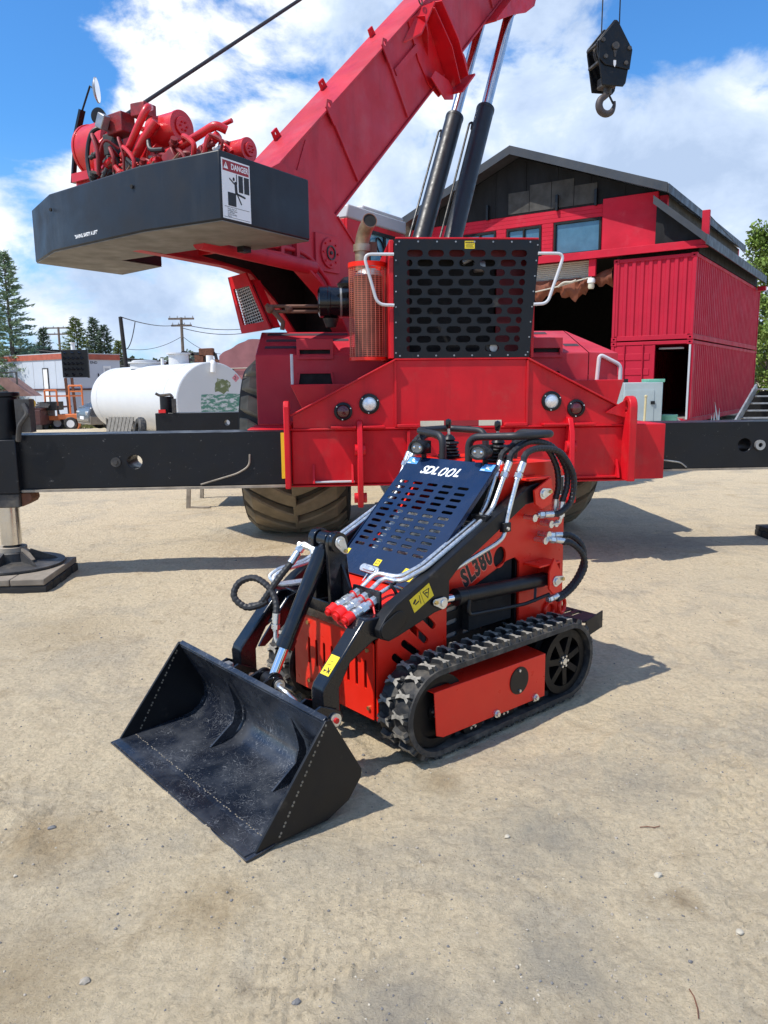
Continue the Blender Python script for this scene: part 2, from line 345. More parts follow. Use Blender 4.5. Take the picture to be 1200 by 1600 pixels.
def textg(s, size=0.1, depth=0.0008, xs=1.0, shear=0.0, off=0.0, align='CENTER', spacing=1.0):
    """lettering as flat raised geometry in the local xy plane"""
    cu = bpy.data.curves.new('lettering', 'FONT'); cu.body = s; cu.size = size; cu.extrude = depth; cu.shear = shear; cu.offset = off
    cu.align_x = align; cu.align_y = 'CENTER'; cu.space_character = spacing; cu.resolution_u = 3
    o = bpy.data.objects.new('lettering', cu); COL.objects.link(o)
    dg = bpy.context.evaluated_depsgraph_get(); me = bpy.data.meshes.new_from_object(o.evaluated_get(dg))
    g = G(); g.v = [(v.co.x*xs, v.co.y, v.co.z) for v in me.vertices]; g.f = [tuple(p.vertices) for p in me.polygons]; g.mi = [0]*len(g.f)
    bpy.data.objects.remove(o); bpy.data.curves.remove(cu); bpy.data.meshes.remove(me)
    return g
def frame(o, x, n):
    """matrix whose local x runs along x, local z along the normal n"""
    x = V(x).normalized(); n = V(n); n = (n - x*n.dot(x)).normalized(); y = n.cross(x)
    return Matrix(((x[0], y[0], n[0], o[0]), (x[1], y[1], n[1], o[1]), (x[2], y[2], n[2], o[2]), (0, 0, 0, 1)))
# ------------------------------------------------------------------ ground
def sstep(a, b, x): t = max(0.0, min(1.0, (x-a)/(b-a))); return t*t*(3-2*t)
def gz(x, y):
    z = -0.65*sstep(24, 42, y)*sstep(4, -8, x)                            # the far yard lies a little lower
    return z
TREADS = [((-0.42, 1.42), (0.12, 2.22), 0.13), ((-2.0, 2.75), (-0.80, 2.52), 0.13), ((0.95, 1.5), (1.75, 3.6), 0.15), ((2.3, 4.2), (4.3, 5.6), 0.30), ((2.0, 6.4), (4.2, 5.0), 0.28)]
def gdetail(x, y):
    p = V((x, y, 0.0))
    w = 1.0/(1.0 + max(0.0, y-3.0)*0.12)
    z = 0.014*noise.noise(p*0.9) + 0.007*noise.noise(p*2.7 + V((3, 1, 0))) + 0.0065*noise.fractal(p*8.0, 0.9, 2.0, 4)*w
    c = noise.noise(p*1.5 + V((7, 2, 5))) + (0.35 if x < -0.3 and y < 2.6 else 0.0)*noise.noise(p*2.6 + V((1, 1, 8)))
    if c > -0.02:                                                        # scuffed, lumpy patches: clods and heel marks
        k = min(1.0, (c+0.02)*3.0); a = noise.noise(p*13.0 + V((0, 5, 0))); b = noise.noise(p*26.0)
        z += k*(0.019*max(0.0, a-0.05) - 0.020*max(0.0, -a-0.10) + 0.010*abs(b) + 0.006*abs(noise.noise(p*47.0)))*w
    for (ax, ay), (bx, by), wd in TREADS:
        dx, dy = bx-ax, by-ay; l = sqrt(dx*dx+dy*dy); u = ((x-ax)*dx + (y-ay)*dy)/l; v = ((x-ax)*dy - (y-ay)*dx)/l
        v += 0.03*sin(u*2.1)
        if -0.1 < u < l+0.1 and abs(v) < wd:
            q = abs(v)/wd; k = (u*1.0 + 0.05*abs(((v/wd*2.0) % 1.0)-0.5)*2) / 0.085
            e = (k + (0.5 if int((v/wd+1)*2) % 2 else 0.0)) % 1.0
            m = sstep(-0.1, 0.15, u)*sstep(l+0.1, l-0.15, u)*sstep(1.0, 0.85, q)*(0.55 + 0.45*sstep(-0.1, 0.25, noise.noise(p*2.2)))
            z += m*(-0.003 + (0.0105*sstep(0.0, 0.08, e)*sstep(0.24, 0.14, e)) + 0.004*sstep(0.8, 0.95, q))
    for cx, cy, r, wd in ((1.25, 2.75, 0.42, 0.02), (1.55, 2.1, 0.62, 0.025), (0.9, 2.3, 0.33, 0.02), (2.6, 3.9, 0.8, 0.04), (1.9, 1.6, 0.5, 0.02)):
        d = abs(sqrt((x-cx)**2 + (y-cy)**2) - r)
        if d < wd*2 and y > cy-0.1*r: z += 0.009*(1-d/(wd*2))*sstep(0.0, 0.3, noise.noise(p*1.3 + V((cx, 0, 0)))+0.25)
    return z
def axis_steps(lo, hi, fine, far, growth=1.22):
    a = []; x = lo
    while x < hi: a.append(x); x += fine
    s = fine; x = hi
    while x < far[1]: a.append(x); s *= growth; x += s
    a.append(far[1]); s = fine; x = lo
    while x > far[0]: s *= growth; x -= s; a.insert(0, max(x, far[0]))
    return a
def build_ground():
    def uniq(l): return sorted(set(round(v, 4) for v in l))
    xs = uniq(axis_steps(-1.75, 2.1, 0.0115, (-900, 900), 1.055)); ys = uniq(axis_steps(1.15, 3.4, 0.0115, (-300, 1500), 1.03))
    nx, ny = len(xs), len(ys); vs = []
    for y in ys:
        for x in xs:
            near = y < 14 and abs(x) < 9 and y > 0
            vs.append((x, y, gz(x, y) + (gdetail(x, y)*sstep(14, 9, y) if near else 0.0)))
    fs = [(j*nx+i, j*nx+i+1, (j+1)*nx+i+1, (j+1)*nx+i) for j in range(ny-1) for i in range(nx-1)]
    m = bpy.data.materials.new('packed_sandy_gravel'); m.use_nodes = True; nt = m.node_tree; L = nt.links; b = nt.nodes['Principled BSDF']
    tc = nt.nodes.new('ShaderNodeTexCoord'); co = tc.outputs['Object']
    def nz(s, d=5.0, r=0.6, off=None, dist=0.0):
        n = nt.nodes.new('ShaderNodeTexNoise'); n.inputs['Scale'].default_value = s; n.inputs['Detail'].default_value = d; n.inputs['Roughness'].default_value = r; n.inputs['Distortion'].default_value = dist
        if off: mp = nt.nodes.new('ShaderNodeMapping'); mp.inputs['Location'].default_value = off; L.new(co, mp.inputs[0]); L.new(mp.outputs[0], n.inputs['Vector'])
        else: L.new(co, n.inputs['Vector'])
        return n.outputs[0]
    def mr(v, a, c, lo=0.0, hi=1.0):
        r = nt.nodes.new('ShaderNodeMapRange'); L.new(v, r.inputs[0])
        for i, k in enumerate((a, c, lo, hi)): r.inputs[i+1].default_value = k
        return r.outputs[0]
    def mx(f, a, c, mode='MIX'):
        x = nt.nodes.new('ShaderNodeMix'); x.data_type = 'RGBA'; x.blend_type = mode
        for i, v in ((0, f), (6, a), (7, c)):
            if isinstance(v, tuple): x.inputs[i].default_value = (*v, 1)
            elif isinstance(v, float): x.inputs[i].default_value = v
            else: L.new(v, x.inputs[i])
        return x.outputs[2]
    def vor(s, out='Distance'):
        n = nt.nodes.new('ShaderNodeTexVoronoi'); n.inputs['Scale'].default_value = s; L.new(co, n.inputs['Vector']); return n.outputs[out]
    c = mx(mr(nz(0.55, 6.0, 0.6), 0.32, 0.68), (0.685, 0.553, 0.360), (0.59, 0.485, 0.328))
    c = mx(mr(nz(1.3, 9.0, 0.70, (4, 2, 0), 0.7), 0.50, 0.64, 0.0, 0.60), c, (0.40, 0.350, 0.27))          # greyer gravelly patches
    c = mx(mr(nz(2.0, 9.0, 0.72, (1, 9, 0), 0.9), 0.56, 0.70, 0.0, 0.60), c, (0.38, 0.27, 0.145))           # damp ochre patches
    c = mx(mr(nz(7.5, 9.0, 0.75, (3, 5, 0), 0.5), 0.54, 0.68, 0.0, 0.45), c, (0.235, 0.180, 0.120))
    c = mx(mr(nz(9.0, 6.0, 0.7, (6, 1, 0), 0.4), 0.56, 0.72, 0.0, 0.45), c, (0.60, 0.515, 0.375))
    c = mx(mr(nz(42.0, 5.0, 0.75), 0.42, 0.68, 0.0, 0.42), c, (0.215, 0.172, 0.120))
    c = mx(mr(nz(150.0, 3.0, 0.7), 0.45, 0.75, 0.0, 0.42), c, (0.62, 0.53, 0.395))
    def stain(c_, cx, cy, r, col, amt):
        d = nt.nodes.new('ShaderNodeVectorMath'); d.operation = 'DISTANCE'; L.new(co, d.inputs[0]); d.inputs[1].default_value = (cx, cy, 0)
        a = nt.nodes.new('ShaderNodeMath'); a.operation = 'ADD'; L.new(mr(d.outputs[1], 0.0, r, 0.5, -0.5), a.inputs[0]); L.new(nz(11.0, 9.0, 0.78, (cx, cy, 1)), a.inputs[1])
        return mx(mr(a.outputs[0], 0.42, 0.95, 0.0, amt), c_, col)
    for cx, cy, r, col, amt in ((-1.12, 2.33, 0.40, (0.26, 0.17, 0.075), 0.55), (-0.52, 2.02, 0.34, (0.30, 0.20, 0.09), 0.5), (-0.95, 1.75, 0.5, (0.33, 0.235, 0.12), 0.5), (0.86, 2.03, 0.12, (0.22, 0.145, 0.07), 0.6), (0.02, 1.62, 0.35, (0.21, 0.20, 0.18), 0.6), (0.55, 2.35, 0.5, (0.25, 0.235, 0.20), 0.55), (0.95, 2.7, 0.5, (0.25, 0.235, 0.20), 0.5), (0.45, 1.75, 0.4, (0.25, 0.235, 0.20), 0.5), (0.20, 2.72, 0.22, (0.27, 0.19, 0.10), 0.55), (2.6, 7.2, 1.5, (0.20, 0.18, 0.15), 0.55), (-1.3, 7.4, 1.2, (0.36, 0.26, 0.14), 0.4), (-2.0, 4.6, 0.9, (0.34, 0.25, 0.14), 0.4)):
        c = stain(c, cx, cy, r, col, amt)
    sp = mr(vor(95.0), 0.10, 0.20, 1.0, 0.0)
    spc = mx(mr(vor(95.0, 'Color'), 0.2, 0.8), (0.09, 0.088, 0.085), (0.50, 0.46, 0.39))
    ms = nt.nodes.new('ShaderNodeMath'); ms.operation = 'MULTIPLY'; L.new(sp, ms.inputs[0]); L.new(mr(nz(3.0, 6.0, 0.7, (8, 8, 0)), 0.42, 0.62), ms.inputs[1])
    c = mx(ms.outputs[0], c, spc)
    L.new(c, b.inputs['Base Color']); b.inputs['Roughness'].default_value = 0.93; b.inputs['Specular IOR Level'].default_value = 0.25
    h1 = nz(26.0, 8.0, 0.72); h2 = nz(190.0, 5.0, 0.7)
    def bumpn(h, dist, st, prev=None):
        bp = nt.nodes.new('ShaderNodeBump'); bp.inputs['Distance'].default_value = dist; bp.inputs['Strength'].default_value = st; L.new(h, bp.inputs['Height'])
        if prev is not None: L.new(prev, bp.inputs['Normal'])
        return bp.outputs[0]
    n0 = bumpn(nz(6.5, 8.0, 0.68, (2, 3, 0)), 0.07, 0.55); n1 = bumpn(h1, 0.032, 0.9, n0); n2 = bumpn(h2, 0.004, 0.8, n1); n3 = bumpn(sp, 0.004, 0.5, n2)
    L.new(n3, b.inputs['Normal'])
    MT['sand'] = m
    g = G(); g.v = vs; g.f = fs; g.mi = [0]*len(fs)
    o = obj('ground', g, 'sand', smooth=3.0); o['kind'] = 'structure'
build_ground()
MT['stone'] = mat('grey_pebble', (0.33, 0.29, 0.235), 0.85, var=0.35, vscale=30, bump=0.1)
MT['stone2'] = mat('pale_pebble', (0.46, 0.41, 0.32), 0.85, var=0.2, vscale=30, bump=0.1)
MT['stone3'] = mat('dark_pebble', (0.17, 0.165, 0.16), 0.8, var=0.3, vscale=30, bump=0.1)
def ico(r, sq=(1, 1, 0.7), jit=0.25, rz=0.0, sub=1):
    bm = bmesh.new(); bmesh.ops.create_icosphere(bm, subdivisions=sub, radius=r)
    g = G(); c, s_ = cos(rz), sin(rz)
    for v in bm.verts:
        k = 1 + jit*(random.random()-0.5)*2; x, y, z = v.co.x*sq[0]*k, v.co.y*sq[1]*k, v.co.z*sq[2]*k
        g.v.append((x*c-y*s_, x*s_+y*c, z))
    g.f = [tuple(v.index for v in f.verts) for f in bm.faces]; g.mi = [0]*len(g.f); bm.free(); return g
def build_pebbles():
    rnd = random.Random(3); g = G(); protos = [ico(1.0, (1, 0.8+0.2*k/5, 0.5+0.06*k), 0.3, k) for k in range(6)]
    for i in range(9500):
        y = 1.2 + 6.5*rnd.random()**1.7; x = (rnd.random()-0.5)*(1.6 + y*1.05)
        if noise.noise(V((x*0.9, y*0.9, 3.0))) < -0.12 and rnd.random() < 0.75: continue
        r = 0.0016 + 0.0032*rnd.random()**2 + (0.004*rnd.random() if rnd.random() < 0.04 else 0)
        p = rnd.choice(protos); a = rnd.random()*6.28; g.m(rnd.choice((0, 0, 0, 1, 2, 2)))
        g.merge(p, Matrix.Translation((x, y, gz(x, y)+gdetail(x, y)+r*0.25)) @ Matrix.Rotation(a, 4, 'Z') @ Matrix.Diagonal((r, r, r, 1)))
    o = obj('gravel', g, ['stone', 'stone2', 'stone3']); o['kind'] = 'stuff'; o['label'] = 'loose fine gravel and grit strewn over the sandy yard'; o['category'] = 'gravel'
    for lab, x, y, r, m in (('round grey stone lying on sand left of the bucket foreground', -0.775, 1.735, 0.012, 'stone'), ('small bluish grey stone on sand near the bottom centre', -0.227, 1.66, 0.010, 'stone3'),
                            ('pale cream stone on grit at lower right foreground', 0.83, 2.14, 0.012, 'stone2'), ('tiny pale stone on sand right below the tracked loader', 0.40, 2.35, 0.009, 'stone2'),
                            ('pale tan stone at the right edge of the foreground', 0.965, 1.89, 0.011, 'stone2'), ('small dark stone on sand left of the bucket lip', -1.15, 2.42, 0.011, 'stone3')):
        o = obj('stone', ico(r, (1.2, 0.9, 0.65), 0.18, 0.6, 2), m); o.location = (x, y, gdetail(x, y)+r*0.3); tag(o, lab, 'stone', 'stones lying on the sandy yard')
    for lab, pts in (('thin dark curved twig lying on sand at bottom right', ((0.735, 1.60), (0.745, 1.63), (0.75, 1.665), (0.748, 1.69))),                      ('short straight twig on grit in the right foreground', ((0.86, 2.40), (0.885, 2.403), (0.91, 2.40), (0.93, 2.406)))):
        o = obj('twig', G().tube([(x, y, gdetail(x, y)+0.004) for x, y in pts], 0.0016, 5), 'rust'); tag(o, lab, 'twig', 'twigs on the sandy yard')
build_pebbles()

# ------------------------------------------------------------------ containers and workshop
BO = (9.09, 23.0, 0.0); BY = radians(-34)
def corr(x0, x1, y0, y1, z0, z1, axis, n, dep, out):
    """corrugated sheet wall between two points, ribs vertical"""
    g = G(); prof = []
    L_ = (y1-y0) if axis == 'y' else (x1-x0)
    for i in range(n):
        for t, d in ((0.0, 0), (0.26, 0), (0.40, 1), (0.76, 1), (0.90, 0)): prof.append(((i+t)/n*L_, d*dep))
    prof.append((L_, 0))
    vs = []
    for s_, d in prof:
        for z in (z0, z1): vs.append((x0 - out*d, y0+s_, z) if axis == 'y' else (x0+s_, y0 + out*d, z))
    fs = [(2*i, 2*i+2, 2*i+3, 2*i+1) for i in range(len(prof)-1)]
    if axis == 'x': pass
    return g.add(vs, fs)
def container(name, label, z0, h, end):
    t = thing(name, label, 'shipping container', BO, BY, 'red shipping containers stacked beside the workshop')
    Wd, Ln = 2.40, 11.6; z1 = z0+h; e = 0.02
    for x in (-Wd, 0.0):
        for y in (0.0, Ln):
            obj('corner_post', G().box(min(x, x-0.09 if x == 0 else x+0.09), max(x, x-0.09 if x == 0 else x+0.09), y if y == 0 else y-0.12, 0.12 if y == 0 else y, z0+0.12, z1-0.12), 'contr', t, bevel=0.01)
            for zz in (z0, z1-0.12):
                x0 = -Wd-0.006 if x < 0 else -0.16; y0 = -0.006 if y == 0 else Ln-0.17
                hole = obj('corner_casting', G().plate([(x0, zz), (x0+0.166, zz), (x0+0.166, zz+0.12), (x0, zz+0.12)], [ell(x0+0.083, zz+0.06, 0.035, 0.026, 10)], 'y', y0, y0+0.176), 'contr', t)
    for zz, hh in ((z0+0.01, 0.14), (z1-0.11, 0.10)):
        obj('side_rail', G().box(-0.07, -0.004, 0.17, Ln-0.17, zz, zz+hh), 'contr', t, bevel=0.008); obj('side_rail', G().box(-Wd+0.004, -Wd+0.07, 0.17, Ln-0.17, zz, zz+hh), 'contr', t)
        obj('end_rail', G().box(-Wd+0.16, -0.16, 0.004, 0.08, zz, zz+hh), 'contr', t, bevel=0.008); obj('end_rail', G().box(-Wd+0.16, -0.16, Ln-0.08, Ln-0.004, zz, zz+hh), 'contr', t)
    obj('side_wall', corr(-0.02, 0, 0.12, Ln-0.12, z0+0.15, z1-0.11, 'y', 42, 0.036, 1), 'contr', t, smooth=0)
    obj('side_wall', corr(-Wd+0.02, 0, 0.12, Ln-0.12, z0+0.15, z1-0.11, 'y', 42, 0.036, -1), 'contr', t, smooth=0)
    obj('end_wall', corr(-Wd+0.09, -0.09, Ln-0.04, 0, z0+0.15, z1-0.11, 'x', 9, 0.036, -1), 'contr', t, smooth=0)
    obj('roof', G().box(-Wd+0.02, -0.02, 0.02, Ln-0.02, z1-0.05, z1-0.02), 'contr', t); obj('floor', G().box(-Wd+0.02, -0.02, 0.08, Ln-0.08, z0+0.10, z0+0.16), 'wood', t)
    if end == 'wall':
        obj('end_wall', corr(-Wd+0.09, -0.09, 0.015, 0, z0+0.15, z1-0.11, 'x', 9, 0.04, 1), 'contr', t, smooth=0)
    else:
        xm = -1.12
        d = obj('door', G().box(-Wd+0.10, xm-0.02, 0.02, 0.05, z0+0.16, z1-0.12), 'contr', t, bevel=0.006)
        for zz in (0.5, 0.95, 1.45, 1.9): obj('door_rib', G().box(-Wd+0.18, xm-0.10, 0.002, 0.022, z0+zz, z0+zz+0.20), 'contr', d, bevel=0.01)
        for xx in (-1.98, -1.42):
            obj('lock_rod', G().cyl((xx, -0.025, z0+0.12), (xx, -0.025, z1-0.08), 0.018, 8), 'contr', d)
        obj('door_frame', G().box(xm-0.02, xm+0.05, 0.0, 0.09, z0+0.16, z1-0.12), 'contr', t); 
        obj('open_edge', G().box(-0.085, -0.03, -0.03, 0.06, z0+0.13, z1-0.14), 'grey', t)
        obj('roller_curtain', G().cyl((xm+0.1, 0.3, z1-0.22), (-0.3, 0.3, z1-0.22), 0.03, 8), 'grey', t)
        d2 = obj('door', G().box(-0.005, 0.03, -1.10+1.12, 0.30, z0+0.16, z1-0.12), 'contr', t)
    return t
container('shipping_container', 'lower red shipping container with an open dark doorway, under the other container', 0.22, 2.46, 'door')
container('shipping_container', 'upper red corrugated container stacked under the workshop lean-to roof', 2.70, 2.44, 'wall')

def workshop():
    t = thing('workshop', 'large red and black gabled workshop with rolled shutter over its open doorway', 'building', BO, BY)
    yF = 0.35; D = 12.3; xl, xr, xp = -9.95, -1.0, -5.75; ze, zp = 6.95, 8.70
    def gab(x): return zp - (xp-x)*(zp-ze-0.0)/(xp-xl) if x < xp else zp - (x-xp)*(zp-ze)/(xr-xp)
    wins = [(-4.50, -2.95, 5.48, 6.52, 1), (-6.15, -4.93, 5.60, 6.50, 2), (-7.75, -6.55, 5.60, 6.50, 2)]
    def rect(a, b, c, d): return [(a, c), (b, c), (b, d), (a, d)]
    obj('front_wall', G().plate([(xl, 5.30), (xr, 5.30), (xr, 6.90), (xl, 6.90)], [rect(a, b, c, d) for a, b, c, d, _ in wins], 'y', yF, yF+0.18), 'bred', t)
    for i in range(8):                                                   # horizontal siding boards above and below the windows
        z = 6.56 + i*0.0
    for k, (z0, z1) in enumerate(((6.53, 6.65), (6.655, 6.77), (6.775, 6.885))):
        obj('siding_board', G().box(xl+0.02, -2.92, yF-0.022, yF-0.002, z0, z1), 'bred', t, bevel=0.004)
    for a, b in ((-4.90, -4.53), (-6.52, -6.18), (-8.6, -7.78)):
        for k in range(8): obj('siding_board', G().box(a, b, yF-0.022, yF-0.002, 5.50+k*0.128, 5.50+k*0.128+0.122), 'bred', t, bevel=0.003)
    obj('red_panel', G().box(-2.90, -1.24, yF-0.09, yF-0.003, 5.50, 7.02), 'bred', t, bevel=0.008)
    obj('gable_wall', G().prism([(xl, 6.905), (xr, 6.905), (xr, ze), (xp, zp), (xl, ze)], 'y', yF+0.01, yF+0.16), 'bbk', t)
    n = 8
    for i in range(n):                                                   # black vertical gable boards
        a = xl+0.15 + i*(xr-xl-0.3)/n; b = a + (xr-xl-0.3)/n - 0.012; za, zb = gab(a)-0.02, gab(b)-0.02
        pts = [(a, 6.91), (b, 6.91), (b, zb), (xp, zp-0.02), (a, za)] if a < xp < b else [(a, 6.91), (b, 6.91), (b, zb), (a, za)]
        obj('gable_board', G().prism(pts, 'y', yF-0.012, yF+0.008), 'bbk', t)
    for j, (x, zt) in enumerate(((-6.1, 7.62), (-5.35, 7.78), (-4.6, 7.78), (-3.85, 7.55))):
        obj('plywood_patch', G().box(x, x+0.73, yF-0.03, yF-0.014, 6.96, zt), 'ply', t)
    for a, b, c, d, k in wins:
        f = obj('window', G().plate(rect(a+0.001, b-0.001, c+0.001, d-0.001), [rect(a+0.07, b-0.07, c+0.07, d-0.07)] if k == 1 else [rect(a+0.07, (a+b)/2-0.03, c+0.07, d-0.07), rect((a+b)/2+0.03, b-0.07, c+0.07, d-0.07)], 'y', yF-0.035, yF+0.10), 'bbk', t)
        obj('pane', G().box(a+0.05, b-0.05, yF+0.04, yF+0.05, c+0.05, d-0.05), 'glass', f)
        obj('sill', G().box(a-0.03, b+0.03, yF-0.07, yF-0.001, c-0.06, c-0.002), 'bbk', f)
    for x in (-6.83, -4.39, -3.13): obj('bracket', G().box(x-0.04, x+0.04, yF-0.14, yF-0.035, 6.86, 7.34), 'black', t, bevel=0.006)
    # roof: two slabs with overhang, front fascias, eave fascia
    oh = 0.75; y0, y1 = yF-oh, D
    sl, sr = (zp-ze)/(xp-xl), (zp-ze)/(xr-xp); th = 0.13
    xlo, xro = xl-0.45, xr+0.18
    def slab(xa, za, xb, zb): return [(xa, za), (xb, zb), (xb, zb+th), (xa, za+th)]
    zl = zp-(xp-xlo)*sl; zr = zp-(xro-xp)*sr
    obj('roof', G().prism(slab(xlo, zl+0.02, xp, zp+0.02), 'y', y0+0.03, y1), 'roofm', t); obj('roof', G().prism(slab(xp, zp+0.02, xro, zr+0.02), 'y', y0+0.03, y1), 'roofm', t)
    for xa, za, xb, zb in ((xlo, zl, xp, zp), (xp, zp, xro, zr)):
        obj('fascia', G().prism([(xa, za-0.07), (xb, zb-0.07), (xb, zb+0.19), (xa, za+0.19)], 'y', y0-0.015, y0+0.025), 'roofm', t)
    obj('fascia', G().box(xro+0.002, xro+0.04, y0, y1, zr-0.09, zr+0.16), 'roofm', t)
    obj('side_wall', G().box(xr-0.18, xr-0.005, yF+0.19, D-0.4, 5.2, 6.9), 'ply', t); obj('side_wall', G().box(xl, xl+0.18, yF+0.19, D-0.4, 0, 6.9), 'bred', t)
    obj('back_wall', G().box(xl, xr, D-0.4, D-0.2, 0, 6.9), 'bred', t)
    # door surround, lintel, shutter, tarp
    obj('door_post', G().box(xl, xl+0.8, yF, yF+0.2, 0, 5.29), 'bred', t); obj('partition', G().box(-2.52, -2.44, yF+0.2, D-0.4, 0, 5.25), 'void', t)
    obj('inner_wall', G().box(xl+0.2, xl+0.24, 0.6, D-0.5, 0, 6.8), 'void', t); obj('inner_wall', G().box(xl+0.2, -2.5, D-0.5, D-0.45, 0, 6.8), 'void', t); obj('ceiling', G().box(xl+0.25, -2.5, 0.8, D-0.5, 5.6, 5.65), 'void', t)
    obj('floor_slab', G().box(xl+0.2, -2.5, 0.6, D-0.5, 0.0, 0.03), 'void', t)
    obj('lintel', G().box(xl+0.3, 0.22, -0.06, yF-0.002, 5.29, 5.47), 'bred', t, bevel=0.01); obj('lintel_flange', G().box(xl+0.3, 0.24, -0.12, -0.062, 5.24, 5.30), 'bred', t)
    obj('door_hanger', G().box(-3.20, -2.98, 0.0, 0.10, 4.72, 5.235), 'bred', t, bevel=0.01)
    s = None
    for k in range(9): obj('shutter_slat', G().tube([(xl+0.85, 0.36, 5.235-k*0.062), (-3.22, 0.36, 5.235-k*0.062)], 0.033, 8), 'shut', t)
    obj('end_post', G().box(0.10, 0.30, -0.10, 0.02, 5.31, 6.25), 'bred', t, bevel=0.01)
    obj('stay_wire', G().cyl((0.2, 0.0, 6.2), (0.32, 10, 5.55), 0.012, 5), 'wire', t)
    # bunched tarp under the shutter
    g = G(); nx, nz_ = 60, 10
    for i in range(nx+1):
        x = -9.0 + 6.5*i/nx; low = 0.55 + 0.12*sin(i*0.55) + 0.08*sin(i*1.7) - (0.12 if i > 52 else 0); hi = 4.74 if x < -3.2 else 4.74 + (x+3.2)*0.35
        for j in range(nz_+1):
            q = j/nz_; g.v.append((x, 0.34 - 0.11*abs(sin(i*0.8+q*3)) - 0.10*sin(q*pi) - 0.03*sin(i*2.3+q*5), hi - q*low))
    g.f = [(i*(nz_+1)+j, (i+1)*(nz_+1)+j, (i+1)*(nz_+1)+j+1, i*(nz_+1)+j+1) for i in range(nx) for j in range(nz_)]; g.mi = [0]*len(g.f)
    o = obj('tarp', g, 'tarp'); o.location = BO; o.rotation_euler = (0, 0, BY); tag(o, 'crumpled rust orange tarp bunched below the workshop shutter', 'tarp')
    o = obj('rope', G().tube(spl([(-8.6, 0.10, 4.05), (-6.5, 0.10, 4.22), (-5.2, 0.08, 4.36), (-4.2, 0.06, 4.50), (-3.6, 0.06, 4.62), (-3.1, 0.04, 4.70)]), 0.022, 6).tube(spl([(-4.2, 0.05, 4.49), (-4.0, 0.03, 4.60), (-3.75, 0.03, 4.60), (-3.6, 0.04, 4.64)]), 0.035, 6), 'rope')
    o.location = BO; o.rotation_euler = (0, 0, BY); tag(o, 'pale knotted rope strung across the rust orange tarp', 'rope')
    lt = thing('door_lamp', 'small pale jar lamp hanging below the red door hanger', 'lamp', BO, BY)
    obj('lamp_shade', G().lathe([(0.09, 4.66), (0.12, 4.60), (0.12, 4.52), (0.10, 4.51)], (-3.09, -0.02, 0), (0, 0, 1), 12), 'white', lt); obj('lamp_jar', G().lathe([(0.0, 4.33), (0.08, 4.34), (0.10, 4.40), (0.09, 4.515)], (-3.09, -0.02, 0), (0, 0, 1), 12), 'refl', lt)
    # lean-to over the containers
    la = [(-1.22, 6.66), (0.28, 5.44)]
    obj('lean_roof', G().prism([(la[0][0], la[0][1]), (la[1][0], la[1][1]), (la[1][0], la[1][1]+0.10), (la[0][0], la[0][1]+0.10)], 'y', -0.30, 10.8), 'roofm', t)
    obj('lean_fascia', G().prism([(la[0][0], la[0][1]-0.10), (la[1][0], la[1][1]-0.10), (la[1][0], la[1][1]+0.13), (la[0][0], la[0][1]+0.13)], 'y', -0.345, -0.305), 'roofm', t)
    obj('lean_fascia', G().box(0.282, 0.32, -0.34, 10.8, 5.28, 5.56), 'roofm', t)
    obj('lean_gable', G().prism([(-1.235, 5.48), (0.18, 5.48), (-1.235, 6.62)], 'y', 0.10, 0.16), 'bbk', t)
    obj('lean_wall', G().box(-0.06, -0.01, 0.3, 10.7, 5.16, 5.5), 'bbk', t)
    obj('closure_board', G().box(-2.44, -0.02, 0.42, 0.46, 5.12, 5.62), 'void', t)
    obj('eave_end', G().box(0.05, 0.34, 10.45, 10.75, 5.0, 5.16), 'bred', t)
workshop()
MT['dblk'] = mat('deep_black_wheel', (0.003, 0.003, 0.0035), 0.5, spec=0.25, var=0.2)  # even near-black base colour
# ------------------------------------------------------------------ tracked mini loader (local x: towards the near track, y: backwards, z: up)
def resample(pts, step):
    pts = [V(p) for p in pts]; o = [pts[0]]; acc = 0.0
    for a, b in zip(pts, pts[1:]):
        l = (b-a).length
        while l > 1e-9 and acc + l >= step:
            t = (step-acc)/l; a = a + (b-a)*t; o.append(a); l = (b-a).length; acc = 0.0
        acc += l
    o.append(pts[-1]); return o
def hose_g(pts, r, wrap=True):
    p = resample(spl(pts, 14), 0.0065 if wrap else 0.012)
    return G().tube(p, [r*(1.0 if (i % 3) else 0.86) for i in range(len(p))] if wrap else r, 9)
def fitting(g, p, d, r=0.014, l=0.06):
    """crimped hose end: ferrule, hex nut and stem along direction d"""
    p, d = V(p), V(d).normalized()
    g.cyl(p, p+d*l*0.55, r, 12); g.cyl(p+d*l*0.55, p+d*l*0.62, r*0.7, 10); g.cyl(p+d*l*0.62, p+d*l*0.88, r*1.12, 6); g.cyl(p+d*l*0.88, p+d*l, r*0.75, 10)
    return g
